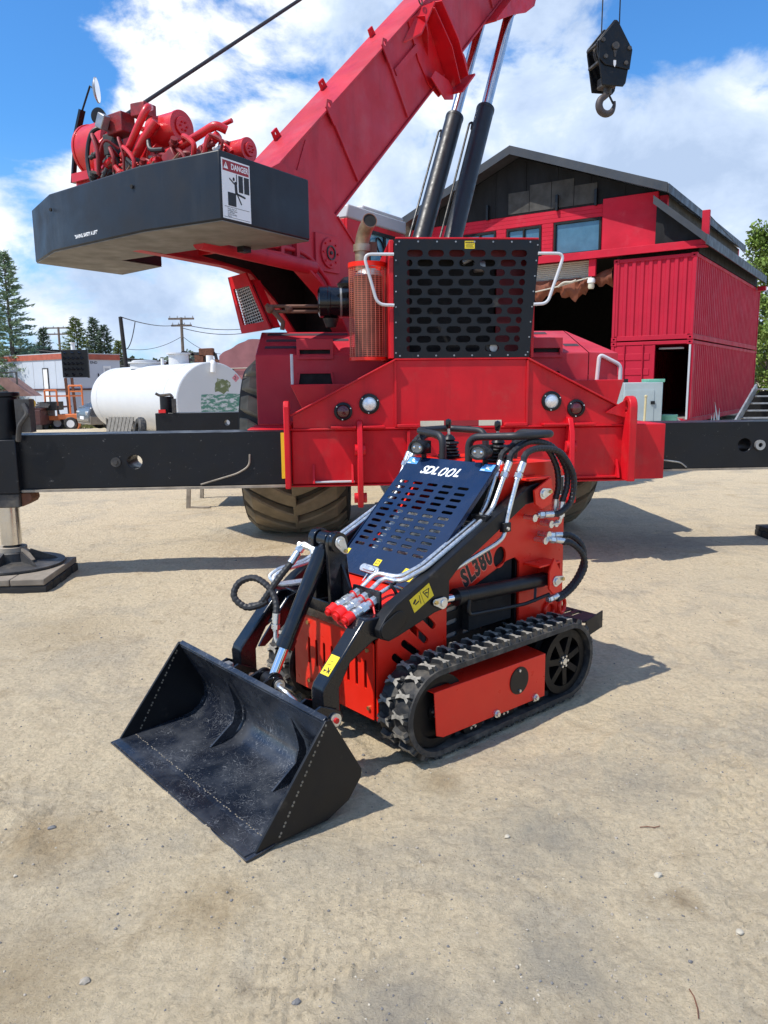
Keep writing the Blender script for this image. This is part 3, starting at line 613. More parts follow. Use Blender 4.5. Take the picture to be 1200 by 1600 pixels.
def fits(g, parent):
    """link every loose fitting of a collected group as an object of its own"""
    n = len(g.v); par = list(range(n))
    def find(a):
        while par[a] != a: par[a] = par[par[a]]; a = par[a]
        return a
    for f in g.f:
        for b in f[1:]: par[find(f[0])] = find(b)
    isl = {}
    for i in range(n): isl.setdefault(find(i), []).append(i)
    boxes = {r: [(min(g.v[i][k] for i in ids)-0.006, max(g.v[i][k] for i in ids)+0.006) for k in range(3)] for r, ids in isl.items()}
    ks = list(boxes); gp = {r: r for r in ks}
    def fg(a):
        while gp[a] != a: a = gp[a]
        return a
    for i, a in enumerate(ks):
        for b in ks[:i]:
            if all(boxes[a][k][0] <= boxes[b][k][1] and boxes[b][k][0] <= boxes[a][k][1] for k in range(3)): gp[fg(a)] = fg(b)
    out = {}
    for f in g.f: out.setdefault(fg(find(f[0])), []).append(f)
    for fs in out.values():
        ids = sorted({i for f in fs for i in f}); mp = {i: k for k, i in enumerate(ids)}
        q = G(); q.v = [g.v[i] for i in ids]; q.f = [tuple(mp[i] for i in f) for f in fs]; q.mi = [0]*len(fs); obj('hose_fitting', q, 'zinc', parent)
def pin_flag(parent, x, y, z, ang=0.0, sx=1):
    """pin end with its teardrop keeper plate and bolt"""
    g = G(); c, s = cos(ang), sin(ang); pts = []
    for k in range(11): a = pi*0.5 + pi*k/10; pts.append((0.026*cos(a), 0.026*sin(a)))
    for k in range(7): a = -pi*0.5 + pi*k/6; pts.append((0.045 + 0.014*cos(a), 0.014*sin(a)))
    pts = [(y + p[0]*c - p[1]*s, z + p[0]*s + p[1]*c) for p in pts]
    g.prism(pts, 'x', x, x+0.006*sx); g.cyl((x+0.006*sx, y, z), (x+0.012*sx, y, z), 0.016, 16)
    o = obj('pin_keeper', g, 'zinc', parent, bevel=0.0012)
    obj('bolt', G().cyl((x+0.006*sx, y+0.045*c, z+0.045*s), (x+0.014*sx, y+0.045*c, z+0.045*s), 0.009, 6), 'brass', parent)
    return o
def build_loader():
    T = thing('track_loader', 'small red and black tracked loader with a perforated sky-tinted black hood and front bucket', 'mini loader', (-0.793, 2.664, 0.0), radians(-49.2))
    # ---- tracks
    yc0, yc1, zc, R = 0.915, 1.768, 0.203, 0.180
    Ls = yc1-yc0; per = 2*Ls + 2*pi*R
    def tp(s, off=0.0):
        s %= per; r = R+off
        if s < Ls: return (yc0+s, zc+r), (1, 0), (0, 1)                       # top run going back
        s -= Ls
        if s < pi*R: a = pi/2 - s/R; return (yc1+r*cos(a), zc+r*sin(a)), (sin(a), -cos(a)), (cos(a), sin(a))
        s -= pi*R
        if s < Ls: return (yc1-s, zc-r), (-1, 0), (0, -1)
        s -= Ls; a = -pi/2 - s/R; return (yc0+r*cos(a), zc+r*sin(a)), (sin(a), -cos(a)), (cos(a), sin(a))
    lugp = [(-0.024, -0.036), (-0.007, -0.013), (-0.007, 0.012), (-0.022, 0.040), (0.002, 0.040), (0.010, 0.022), (0.020, 0.040), (0.030, 0.036), (0.015, 0.008), (0.015, -0.012), (0.026, -0.034), (0.010, -0.040), (0.003, -0.024), (-0.006, -0.040)]
    lg = G(); n = len(lugp); cx = sum(p[0] for p in lugp)/n
    lo = [(p[0]*1.0, p[1]*0.98, -0.004) for p in lugp]; hi = [(p[0]*0.78, p[1]*0.86, 0.020) for p in lugp]
    lg.add(lo+hi, [(i, (i+1) % n, n+(i+1) % n, n+i) for i in range(n)]); lg.m(1).add(hi, [tuple(range(n))])
    proto = None
    for side in (1, -1):
        x0, x1 = (0.318, 0.496) if side > 0 else (-0.496, -0.318)
        g = G(); N = 150; vs = []
        for i in range(N):
            s = per*i/N; (py, pz), _, nn = tp(s)
            for x, o in ((x0, -0.022), (x0, 0.0), ((x0+x1)/2-0.006, 0.001), ((x0+x1)/2-0.004, -0.005), ((x0+x1)/2+0.004, -0.005), ((x0+x1)/2+0.006, 0.001), (x1, 0.0), (x1, -0.022)):
                vs.append((x, py+nn[0]*o, pz+nn[1]*o))
        fs = []
        for i in range(N):
            j = (i+1) % N
            for k in range(8): k2 = (k+1) % 8; fs.append((i*8+k, i*8+k2, j*8+k2, j*8+k))
        g.add(vs, fs)
        for i in range(38):                                                   # guide teeth on the inside
            (py, pz), tt, nn = tp(per*(i+0.5)/38, -0.022)
            for xx in ((x0+x1)/2-0.030, (x0+x1)/2+0.030): g.merge(G().box(-0.008, 0.008, -0.016, 0.016, -0.028, 0.0), Matrix(((1, 0, 0, xx), (0, tt[0], nn[0], py), (0, tt[1], nn[1], pz), (0, 0, 0, 1))))
        tr = obj('track', g, 'rubber', T, smooth=0.7)
        for i in range(38):
            for row in (0, 1):
                xx = x0+0.045 if row == 0 else x1-0.045
                (py, pz), tt, nn = tp(per*(i + 0.5*row)/38)
                f = 1 if row == 0 else -1
                mx = Matrix(((0, -f*1.0, 0, xx), (tt[0], 0, nn[0], py), (tt[1], 0, nn[1], pz), (0, 0, 0, 1)))
                mx = Matrix(((0, f, 0, xx), (tt[0], 0, nn[0], py), (tt[1], 0, nn[1], pz), (0, 0, 0, 1)))
                if proto is None: proto = obj('lug', lg, ['rubber', 'lug'], tr, smooth=0.5); proto.matrix_basis = mx; 
                else: inst(proto, tr, mx=mx)
        sx = side; xm = (x0+x1)/2
        def wheel(name, y, z, r, w, spokes):
            g = G()
            for xx in (xm-w/2, xm+w/2):
                g.lathe([(r-0.036, -0.022), (r, -0.022), (r, 0.022), (r-0.036, 0.022)], (xx, y, z), (1, 0, 0), 36, close=True)
                if spokes:
                    for k in range(spokes):
                        a = 2*pi*k/spokes + 0.3; p = V((xx, y+0.035*cos(a), z+0.035*sin(a))); q = V((xx, y+(r-0.015)*cos(a), z+(r-0.015)*sin(a))); g.bar(p, q, 0.030, 0.040, (1, 0, 0))
                else: g.cyl((xx-0.006, y, z), (xx+0.006, y, z), r-0.02, 30)
            g.cyl((xm-w/2-0.016, y, z), (xm+w/2+0.016, y, z), 0.046, 20)
            o = obj(name, g, 'dblk', T)
            if spokes: obj('wheel_shade_disc', G().cyl((xm-0.012, y, z), (xm+0.012, y, z), r-0.004, 30), 'void', o)  # added near-black disc, paints the recess behind the spokes dark
            g2 = G(); xo = xm+sx*(w/2+0.016)
            g2.cyl((xo, y, z), (xo+0.010*sx, y, z), 0.016, 20)
            for k in range(6): a = pi*k/3; g2.cyl((xo, y+0.026*cos(a), z+0.026*sin(a)), (xo+0.008*sx, y+0.026*cos(a), z+0.026*sin(a)), 0.0065, 6)
            obj('hub_bolt_ring', g2, 'zinc', o)
            return o
        wheel('drive_wheel', 1.752, 0.200, 0.155, 0.09, 7); wheel('idler_wheel', 0.925, 0.200, 0.152, 0.07, 0)
        for y in (1.13, 1.34, 1.55): wheel('track_roller', y, 0.088, 0.062, 0.075, 0)
        obj('track_frame', G().box(min(xm-0.03, xm+0.03), max(xm-0.03, xm+0.03), 0.95, 1.70, 0.13, 0.25), 'black', T, bevel=0.006)
        # red folded cover over the track frame
        xo = 0.484*sx; xi = 0.345*sx
        c = obj('track_cover', G().prism([(0.895, 0.105), (0.935, 0.088), (1.592, 0.078), (1.592, 0.282), (0.882, 0.292)], 'x', xo-0.005*sx, xo), 'lred', T, bevel=0.002)
        obj('cover_top', G().prism([(xo-0.006*sx, 0.0), (xo-0.006*sx, 0.001), (xo-0.006*sx, 0.002)], 'y', 0, 0.001) if False else G().add([(xo-0.003*sx, 0.882, 0.2915), (xi, 0.868, 0.300), (xi, 1.60, 0.290), (xo-0.003*sx, 1.592, 0.2815), (xo-0.003*sx, 0.882, 0.2875), (xi, 0.868, 0.296), (xi, 1.60, 0.286), (xo-0.003*sx, 1.592, 0.2775)], [(0, 1, 2, 3), (7, 6, 5, 4), (0, 4, 5, 1), (1, 5, 6, 2), (2, 6, 7, 3), (3, 7, 4, 0)]), 'lred', c)
        obj('access_disc', G().cyl((xo, 1.405, 0.203), (xo+0.004*sx, 1.405, 0.203), 0.062, 36), 'black', c)
        for y, z in ((1.402, 0.250), (1.406, 0.156)): obj('bolt', G().cyl((xo+0.004*sx, y, z), (xo+0.010*sx, y, z), 0.007, 6), 'zinc', c)
        for y, z in ((1.255, 0.094), (1.520, 0.092)): obj('bolt', G().cyl((xo, y, z), (xo+0.008*sx, y, z), 0.017, 16).cyl((xo+0.008*sx, y, z), (xo+0.018*sx, y, z), 0.011, 6), 'zinc', c)
    # ---- body
    outl = [(0.755, 0.145), (0.755, 0.485), (0.80, 0.545), (0.98, 0.63), (1.32, 0.80), (1.49, 0.985), (1.50, 1.135), (1.90, 1.125), (1.965, 1.045), (1.975, 0.30), (1.93, 0.145)]
    opening = [(1.147, 0.16), (1.147, 0.548), (1.26, 0.590), (1.54, 0.690), (1.60, 0.697), (1.632, 0.670), (1.637, 0.16)]
    slots = [slot((0.992, 0.553), (1.066, 0.482), 0.030), slot((0.944, 0.502), (1.022, 0.427), 0.030), slot((0.897, 0.444), (0.978, 0.377), 0.030), slot((0.845, 0.398), (0.93, 0.32), 0.030)]
    for sx in (1, -1):
        hs = [opening] + slots + [ell(1.492, 0.713, 0.042, 0.050, 20, -0.3)]
        obj('side_plate', G().plate(outl, hs, 'x', 0.278*sx, 0.290*sx), 'lred', T, smooth=0.3)
        obj('engine_side_panel', G().plate([(1.10, 0.17), (1.68, 0.17), (1.68, 0.74), (1.10, 0.62)], [slot((1.22+0.105*k, 0.505-0.06*r), (1.27+0.105*k, 0.508-0.06*r), 0.022) for k in range(4) for r in range(4)], 'x', 0.225*sx, 0.229*sx), 'black', T)
        for y, z in ((1.585, 0.672), (1.60, 0.36), (1.17, 0.36)): obj('bolt', G().cyl((0.229*sx, y, z), (0.240*sx, y, z), 0.008, 6), 'zinc', T)
    obj('front_panel', G().plate([(-0.277, 0.15), (0.277, 0.15), (0.277, 0.47), (0.245, 0.492), (-0.245, 0.492), (-0.277, 0.47)], [slot((x, 0.278), (x, 0.386), 0.017) for x in (-0.165, -0.110, -0.054, 0.002, 0.058, 0.114, 0.170, 0.227)], 'y', 0.742, 0.750), 'lred', T, smooth=0.3)
    for x, z in ((-0.165, 0.462), (-0.163, 0.192), (0.25, 0.195), (0.245, 0.44)): obj('bolt', G().cyl((x, 0.742, z), (x, 0.733, z), 0.009, 6), 'brass', T)
    obj('belly_pan', G().box(-0.277, 0.277, 0.752, 1.96, 0.145, 0.155), 'black', T)
    obj('nose_shade_sheet', G().box(-0.27, 0.27, 0.80, 0.81, 0.16, 0.49), 'void', T); obj('side_shade_sheet', G().box(0.20, 0.21, 0.82, 1.10, 0.16, 0.58), 'void', T); obj('side_shade_sheet', G().box(-0.21, -0.20, 0.82, 1.10, 0.16, 0.58), 'void', T)  # near-black sheets added so the panel slots look shaded inside
    obj('rear_panel', G().box(-0.277, 0.277, 1.955, 1.965, 0.16, 1.09), 'lred', T)
    obj('tower_top', G().plate([(-0.276, 1.47), (0.276, 1.47), (0.276, 1.90), (-0.276, 1.90)], [], 'z', 1.118, 1.128), 'lred', T, bevel=0.003)
    obj('firewall', G().box(-0.276, 0.276, 1.62, 1.63, 0.30, 1.116), 'black', T); obj('nose_plate', G().add([(-0.27, 0.80, 0.575), (0.27, 0.80, 0.575), (0.27, 1.00, 0.655), (-0.27, 1.00, 0.655), (-0.27, 0.80, 0.567), (0.27, 0.80, 0.567), (0.27, 1.00, 0.647), (-0.27, 1.00, 0.647)], [(0, 1, 2, 3), (7, 6, 5, 4), (0, 4, 5, 1), (2, 6, 7, 3)]), 'lred', T)
    obj('nose_front', G().box(-0.27, 0.27, 0.99, 1.0, 0.40, 0.66), 'lred', T)
    # engine seen through the hood slots
    e = obj('engine', G().box(-0.17, 0.22, 1.04, 1.42, 0.30, 0.56), 'steel', T, bevel=0.01)
    obj('hood_shade_plate', G().add([(-0.20, 1.03, 0.640), (0.268, 1.03, 0.640), (0.268, 1.285, 0.880), (-0.20, 1.285, 0.880), (-0.20, 1.03, 0.61), (0.268, 1.03, 0.61), (0.268, 1.285, 0.85), (-0.20, 1.285, 0.85)], [(0, 1, 2, 3), (7, 6, 5, 4), (0, 4, 5, 1), (2, 6, 7, 3), (1, 5, 6, 2), (0, 3, 7, 4)]), 'void', e)  # near-black plate, shade under the hood put in as colour
    for k in range(11): t = k/10; obj('cooling_fin', G().box(-0.165, 0.262, 1.050+0.225*t, 1.058+0.225*t, 0.668+0.212*t, 0.692+0.212*t), 'zinc', e)
    obj('air_filter', G().cyl((-0.13, 1.03, 0.665), (-0.13, 1.27, 0.892), 0.022, 14), 'white', e); obj('fuel_tank', G().box(-0.268, -0.205, 1.02, 1.30, 0.45, 0.66), 'lred', e, bevel=0.02)
    obj('hood_shade_box', G().box(-0.27, 0.27, 1.31, 1.60, 0.40, 0.86), 'void', T)  # near-black filler, darkens what shows through the upper hood slots
    # ---- hood: perforated plate, lettering, stickers, latch
    hx = V((1, 0, 0)); ds = V((0, -0.44, -0.415)).normalized(); hn = ds.cross(hx).normalized()
    if hn.z < 0: hn = -hn
    HM = Matrix(((1, -0*ds.x, hn.x, 0), (0, -ds.y, hn.y, 1.474), (0, -ds.z, hn.z, 1.139), (0, 0, 0, 1)))       # local: x, up-slope y, normal z
    hs = [slot((x-0.0255, -0.158-0.0352*r), (x+0.0255, -0.158-0.0352*r), 0.0165, 4) for x in (-0.210, -0.112, -0.013, 0.085, 0.184) for r in range(12)]
    hood = obj('hood', G().plate([(-0.285, 0), (0.285, 0), (0.288, -0.60), (0.235, -0.705), (-0.205, -0.705), (-0.262, -0.62)], hs, 'z', -0.004, 0.0, HM), 'hood', T, smooth=0.3)
    for x, a, b in ((-0.285, 0.0, -0.60), (0.285, 0.0, -0.60)):
        obj('hood_flange', G().plate([(x-0.002, a), (x+0.002, a), (x+0.002, b), (x-0.002, b)], [], 'z', -0.022, -0.0045, HM), 'hood', hood)
    lt = G()
    def put(g, x, y, rot=0.0, z=0.0006): lt.merge(g, HM @ Matrix.Translation((x, y, z)) @ Matrix.Rotation(rot, 4, 'Z'))
    put(textg('SDL', 0.066, 0.0006, 0.98, 0.28, 0.0019, 'LEFT', 0.98), -0.148, -0.076)
    for xx in (-0.004, 0.045):
        sh = Matrix(((1, 0.28, 0, 0), (0, 1, 0, 0), (0, 0, 1, 0), (0, 0, 0, 1)))
        for sgn in (-1, 1):
            out_ = [(0.0025, 0.026), (0.010, 0.026), (0.0205, 0.012), (0.0205, -0.012), (0.010, -0.026), (0.0025, -0.026), (0.0025, -0.0165), (0.006, -0.0165), (0.011, -0.008), (0.011, 0.008), (0.006, 0.0165), (0.0025, 0.0165)]
            lt.merge(G().prism([(sgn*p[0], p[1]) for p in out_], 'z', -0.0006, 0.0006), HM @ Matrix.Translation((xx+0.004, -0.076, 0.0006)) @ sh)
    put(textg('L', 0.066, 0.0006, 0.98, 0.28, 0.0019, 'LEFT'), 0.073, -0.076)
    obj('lettering', lt, 'wht', hood)
    for x in (-0.243, 0.243):
        s = obj('blue_sticker', G().plate([(x-0.036, -0.006), (x+0.036, -0.006), (x+0.036, -0.046), (x-0.036, -0.046)], [], 'z', 0.0, 0.0008, HM), 'blu', T)
        obj('sticker_print', G().plate([(x-0.012, -0.012), (x+0.014, -0.020), (x+0.002, -0.024), (x+0.022, -0.038), (x-0.008, -0.030)], [], 'z', 0.0008, 0.0013, HM).plate([(x-0.032, -0.038), (x-0.008, -0.038), (x-0.008, -0.043), (x-0.032, -0.043)], [], 'z', 0.0008, 0.0013, HM), 'wht', s)
    s = obj('yellow_sticker', G().plate([(-0.034, -0.605), (0.002, -0.605), (0.002, -0.640), (-0.034, -0.640)], [], 'z', 0.0, 0.0008, HM), 'yel', T)
    obj('sticker_print', G().plate([(-0.026, -0.612), (-0.006, -0.612), (-0.006, -0.632), (-0.026, -0.632)], [[(-0.023, -0.615), (-0.009, -0.615), (-0.009, -0.629), (-0.023, -0.629)]], 'z', 0.0008, 0.0013, HM), 'ink', s)
    s = obj('yellow_sticker', G().plate([(0.165, -0.615), (0.250, -0.615), (0.232, -0.675), (0.152, -0.675)], [], 'z', 0.0, 0.0008, HM), 'yel', hood); obj('yellow_sticker', G().plate([(-0.258, -0.585), (-0.238, -0.585), (-0.238, -0.615), (-0.258, -0.615)], [], 'z', 0.0, 0.0008, HM), 'yel', hood)
    obj('latch', G().plate(slot((-0.075, -0.665), (0.012, -0.668), 0.040, 6), [], 'z', 0.0, 0.010, HM).plate(slot((-0.06, -0.667), (0.0, -0.669), 0.022, 6), [], 'z', 0.010, 0.017, HM), 'zinc', hood, bevel=0.003); obj('latch_bail', G().plate([(-0.030, -0.69), (-0.024, -0.69), (-0.024, -0.73), (-0.030, -0.73)], [], 'z', 0.0, 0.004, HM), 'zinc', hood)
    obj('hood_hinge', G().cyl((-0.14, 1.485, 1.128), (-0.03, 1.485, 1.128), 0.008, 8).cyl((0.06, 1.485, 1.128), (0.17, 1.485, 1.128), 0.008, 8), 'black', hood)
    # ---- side lettering and plates
    sm = frame((0.2902, 1.338, 0.690), (0, 0.905, 0.425), (1, 0, 0))
    obj('lettering_outline', G().merge(textg('SL380', 0.114, 0.0003, 0.66, 0.0, 0.0098, 'CENTER', 1.14), sm @ Matrix.Translation((0, 0, 0.0003))), 'pale', T)
    obj('lettering', G().merge(textg('SL380', 0.114, 0.0006, 0.66, 0.0, 0.0055, 'CENTER', 1.14), sm @ Matrix.Translation((0, 0, 0.0009))), 'ink', T)
    pl = obj('data_plate', G().box(0.290, 0.2915, 1.895, 1.960, 0.955, 1.048), 'wht', T); obj('plate_face', G().box(0.2915, 0.2922, 1.899, 1.956, 0.960, 1.043), 'ink', pl)
    g = G()
    for k in range(6): g.box(0.2922, 0.2927, 1.905, 1.935-0.004*(k % 3), 0.970+k*0.011, 0.973+k*0.011)
    obj('plate_print', g, 'wht', pl)
    g = G(); cem = frame((0.2905, 1.940, 0.890), (0, 1, 0), (1, 0, 0))
    def carc(cx, bar):
        o = [(cx+0.032*cos(a), 0.032*sin(a)) for a in [pi*(0.5+k/10) for k in range(11)]]; i = [(cx+0.024*cos(a), 0.024*sin(a)) for a in [pi*(0.5+k/10) for k in range(11)]]
        g.plate(o+i[::-1], [], 'z', 0, 0.0006, cem)
        if bar: g.plate([(cx-0.026, -0.004), (cx-0.004, -0.004), (cx-0.004, 0.004), (cx-0.026, 0.004)], [], 'z', 0.0007, 0.0012, cem)
    carc(0.024, True); carc(-0.028, False)
    obj('ce_mark', g, 'ink', T)
    # ---- pivot brackets, arms, cross member, mast
    for sx in (1, -1):
        a, b = 0.292*sx, 0.392*sx
        br = obj('arm_bracket', G().prism([(1.60, 1.02), (1.72, 1.07), (1.735, 1.0), (1.72, 0.945), (1.66, 0.930), (1.61, 0.955)], 'x', 0.384*sx, 0.396*sx).prism([(1.575, 1.062), (1.735, 1.062), (1.735, 1.072), (1.575, 1.072)], 'x', a, 0.383*sx).prism([(1.725, 0.94), (1.735, 0.94), (1.735, 1.062), (1.725, 1.062)], 'x', a, 0.383*sx), 'lred', T, bevel=0.002)
        pin_flag(br, 0.396*sx, 1.660, 1.000, 0.12, sx)
        br = obj('cylinder_bracket', G().prism([(1.72, 0.625), (1.755, 0.685), (1.80, 0.62), (1.822, 0.56), (1.80, 0.522), (1.755, 0.510), (1.722, 0.54)], 'x', 0.388*sx, 0.400*sx).prism([(1.66, 0.650), (1.82, 0.650), (1.82, 0.660), (1.66, 0.660)], 'x', a, 0.387*sx).prism([(1.815, 0.53), (1.825, 0.53), (1.825, 0.649), (1.815, 0.649)], 'x', a, 0.387*sx), 'lred', T, bevel=0.002)
        pin_flag(br, 0.400*sx, 1.768, 0.572, 0.12, sx)
        arm = obj('lift_arm', G().prism([(1.72, 1.000), (1.705, 1.035), (1.66, 1.048), (1.60, 1.040), (1.0, 0.742), (0.79, 0.645), (0.735, 0.605), (0.70, 0.560), (0.705, 0.525), (0.75, 0.505), (0.80, 0.515), (1.00, 0.570), (1.055, 0.576), (1.085, 0.612), (1.085, 0.690), (1.15, 0.742), (1.26, 0.792), (1.575, 0.955), (1.70, 0.962)], 'x', 0.308*sx, 0.368*sx), 'black', T, bevel=0.004)
        obj('arm_end_cap', G().prism(slot((0.742, 0.553), (0.80, 0.582), 0.075, 8), 'x', 0.368*sx, 0.374*sx), 'black', arm, bevel=0.002)
        pin_flag(arm, 0.374*sx, 1.038, 0.606, 2.9, sx)
        leg = obj('arm_leg', G().prism([(0.80, 0.603), (0.656, 0.603), (0.456, 0.388), (0.446, 0.362), (0.450, 0.26), (0.468, 0.228), (0.510, 0.228), (0.530, 0.26), (0.530, 0.365), (0.585, 0.452), (0.70, 0.510), (0.80, 0.52)], 'x', 0.262*sx, 0.334*sx), 'bblk', T, bevel=0.006)
        obj('leg_gusset', G().add([(0.263*sx, 0.69, 0.570), (0.263*sx, 0.59, 0.470), (0.170*sx, 0.70, 0.52), (0.266*sx, 0.70, 0.565), (0.266*sx, 0.60, 0.465), (0.175*sx, 0.71, 0.515)], [(0, 1, 2), (5, 4, 3), (0, 3, 4, 1), (1, 4, 5, 2), (2, 5, 3, 0)]), 'bblk', leg)
        # lift cylinder
        p0, p1 = V((0.340*sx, 1.768, 0.572)), V((0.340*sx, 1.045, 0.606)); d = (p1-p0).normalized()
        ly = obj('lift_cylinder', G().cyl(p0+d*0.03, p0+d*0.62, 0.0345, 24).cyl(p0+d*0.57, p0+d*0.622, 0.038, 24).cyl(p0 + V((-0.026, 0, 0)), p0 + V((0.026, 0, 0)), 0.030, 20), 'black', T, bevel=0.002)
        obj('cylinder_rod', G().cyl(p0+d*0.60, p1-d*0.02, 0.018, 18).cyl(p1+V((-0.024, 0, 0)), p1+V((0.024, 0, 0)), 0.028, 18), 'chrome', ly)
        obj('cylinder_tube', G().tube(fil([p0+d*0.57+V((0.036*sx, 0, -0.012)), p0+d*0.585+V((0.040*sx, 0, -0.075)), p0+d*0.20+V((0.040*sx, 0, -0.085)), p0+d*0.03+V((0.045*sx, 0, -0.062))], 0.035), 0.0085, 8).bar(p0+d*0.10+V((0.02*sx, 0, -0.02)), p0+d*0.13+V((0.04*sx, 0, -0.085)), 0.012), 'black', ly)
    cm = obj('cross_member', G().box(-0.307, 0.307, 0.700, 0.800, 0.550, 0.604), 'bblk', T, bevel=0.005)
    obj('cross_skirt', G().add([(-0.24, 0.699, 0.552), (0.24, 0.699, 0.552), (0.24, 0.735, 0.497), (-0.24, 0.735, 0.497), (-0.24, 0.709, 0.552), (0.24, 0.709, 0.552), (0.24, 0.741, 0.497), (-0.24, 0.741, 0.497)], [(0, 3, 2, 1), (4, 5, 6, 7), (2, 3, 7, 6), (0, 4, 7, 3), (1, 2, 6, 5)]), 'bblk', cm)
    for sx in (-1, 1):
        xo = 0.052*sx
        mp = [(0.700, 0.605), (0.690, 0.845)] + [(0.735+0.045*cos(a), 0.858+0.045*sin(a)) for a in [pi*(1.0-k/8*1.05) for k in range(9)]] + [(0.800, 0.70), (0.825, 0.605)]
        ms = obj('mast_plate', G().prism(mp, 'x', xo-0.010, xo+0.010), 'bblk', T, bevel=0.003)
        obj('mast_gusset', G().prism([(xo*1.25, 0.605), (xo*3.0, 0.605), (xo*2.7, 0.625), (xo*1.25, 0.76)], 'y', 0.755, 0.765), 'bblk', ms)
        obj('mast_boss', G().cyl((xo+0.010*sx, 0.735, 0.858), (xo+0.030*sx, 0.735, 0.858), 0.042, 24), 'bblk', ms)
        if sx > 0: pin_flag(ms, xo+0.031, 0.735, 0.860, -1.0, 1)
    obj('mast_web', G().box(-0.041, 0.041, 0.788, 0.798, 0.606, 0.74), 'bblk', T)
    # ---- tilt cylinder
    p0, p1 = V((0, 0.730, 0.862)), V((0, 0.436, 0.318)); d = (p1-p0).normalized()
    ty = obj('tilt_cylinder', G().cyl(p0+d*0.045, p0+d*0.475, 0.0345, 24).cyl(p0+d*0.43, p0+d*0.478, 0.0385, 24).cyl(p0+V((-0.030, 0, 0)), p0+V((0.030, 0, 0)), 0.034, 22).cyl(p0+d*0.02, p0+d*0.06, 0.016, 12, 0.034), 'bblk', T, bevel=0.002)
    obj('cylinder_rod', G().cyl(p0+d*0.47, p1-d*0.02, 0.020, 20), 'chrome', ty)
    ey = obj('rod_eye', G().cyl(p1+V((-0.034, 0, 0)), p1+V((0.034, 0, 0)), 0.034, 24).lathe([(0.028, -0.008), (0.042, -0.008), (0.042, 0.008), (0.028, 0.008)], p1+V((0.020, 0, 0)), (1, 0, 0), 24, True).lathe([(0.028, -0.008), (0.042, -0.008), (0.042, 0.008), (0.028, 0.008)], p1+V((-0.055, 0, 0)), (1, 0, 0), 24, True).cyl(p1+V((-0.075, 0, 0)), p1+V((0.058, 0, 0)), 0.030, 20), 'black', ty, bevel=0.002)
    obj('eye_cap', G().cyl(p1+V((0.058, 0, 0)), p1+V((0.064, 0, 0)), 0.024, 20).cyl(p1+V((0.064, 0, 0)), p1+V((0.072, 0, 0)), 0.013, 6), 'zinc', ey)
    # ---- bucket
    bk_in = [(-0.022, 0.012), (0.02, 0.013), (0.30, 0.030), (0.345, 0.040), (0.385, 0.066), (0.410, 0.105), (0.412, 0.145), (0.400, 0.185), (0.305, 0.360)]
    bk_out = [(0.322, 0.372), (0.418, 0.190), (0.430, 0.148), (0.427, 0.098), (0.398, 0.052), (0.352, 0.024), (0.30, 0.016), (0.02, 0.001), (-0.022, 0.010)]
    bk = obj('bucket', G().prism(bk_in + bk_out, 'x', -0.538, 0.538), 'bkt', T, smooth=0.9)
    for sx in (1, -1):
        obj('bucket_side', G().prism([(0.012, 0.014), (0.303, 0.376), (0.326, 0.374), (0.455, 0.150), (0.452, 0.120), (0.395, 0.052), (0.30, 0.012)], 'x', 0.539*sx, 0.551*sx), 'black', bk, bevel=0.002)
        g = G(); nb = 34
        for k in range(nb):                                               # stitch weld along the side plate, inside and outside
            if k % 3 == 2: continue
            t = k/nb; y, z = 0.104+t*0.204, 0.034+t*0.336
            g.sphere((0.5515*sx, y, z), 0.0032, 6, (0.5, 1.6, 1.6)); 
            if z < 0.345: g.sphere((0.5385*sx, y, z), 0.003, 6, (0.5, 1.6, 1.6))
        obj('weld_bead', g, 'weld', bk)
    g = G()
    for k in range(70):
        if k % 5 == 4: continue
        g.sphere((-0.525+1.05*k/69, 0.076+0.002*sin(k*2.1), 0.0172), 0.0034, 6, (1.7, 0.8, 0.6))
    obj('weld_bead', g, 'weld', bk)
    obj('cutting_edge', G().prism([(-0.026, 0.006), (0.085, 0.0185), (0.085, 0.0145), (0.0, -0.004), (-0.026, -0.001)], 'x', -0.555, 0.555), 'bkt', bk, bevel=0.0015)
    for xr in (-0.185, 0.282):
        obj('bucket_rib', G().prism([(0.245, 0.028), (0.330, 0.040), (0.365, 0.058), (0.398, 0.10), (0.402, 0.145), (0.392, 0.185), (0.335, 0.292), (0.360, 0.205), (0.368, 0.160), (0.352, 0.105)], 'x', xr-0.005, xr+0.005), 'bkt', bk, bevel=0.001)
    obj('bucket_top_bar', G().prism([(0.300, 0.372), (0.318, 0.384), (0.352, 0.330), (0.345, 0.322)], 'x', -0.537, 0.537), 'bkt', bk, bevel=0.002)
    for sx in (1, -1):
        for xx in (0.250, 0.345): obj('hinge_ear', G().prism([(0.405, 0.255), (0.39, 0.31), (0.43, 0.325), (0.515, 0.285), (0.532, 0.255), (0.515, 0.225), (0.43, 0.19), (0.428, 0.20)], 'x', xx*sx-0.006, xx*sx+0.006), 'bblk', bk, bevel=0.002)
        pn = obj('hinge_pin', G().cyl((0.240*sx, 0.488, 0.256), (0.362*sx, 0.488, 0.256), 0.017, 18).cyl((0.352*sx, 0.488, 0.256), (0.361*sx, 0.488, 0.256), 0.026, 20), 'zinc', bk); obj('pin_cap', G().cyl((0.362*sx, 0.488, 0.256), (0.368*sx, 0.488, 0.256), 0.011, 10), 'rcap', bk)
    for xx in (-0.046, 0.046): obj('tilt_ear', G().prism([(0.375, 0.235), (0.335, 0.335), (0.40, 0.355), (0.455, 0.345), (0.468, 0.312), (0.445, 0.280)], 'x', xx-0.006, xx+0.006), 'bblk', bk, bevel=0.002)
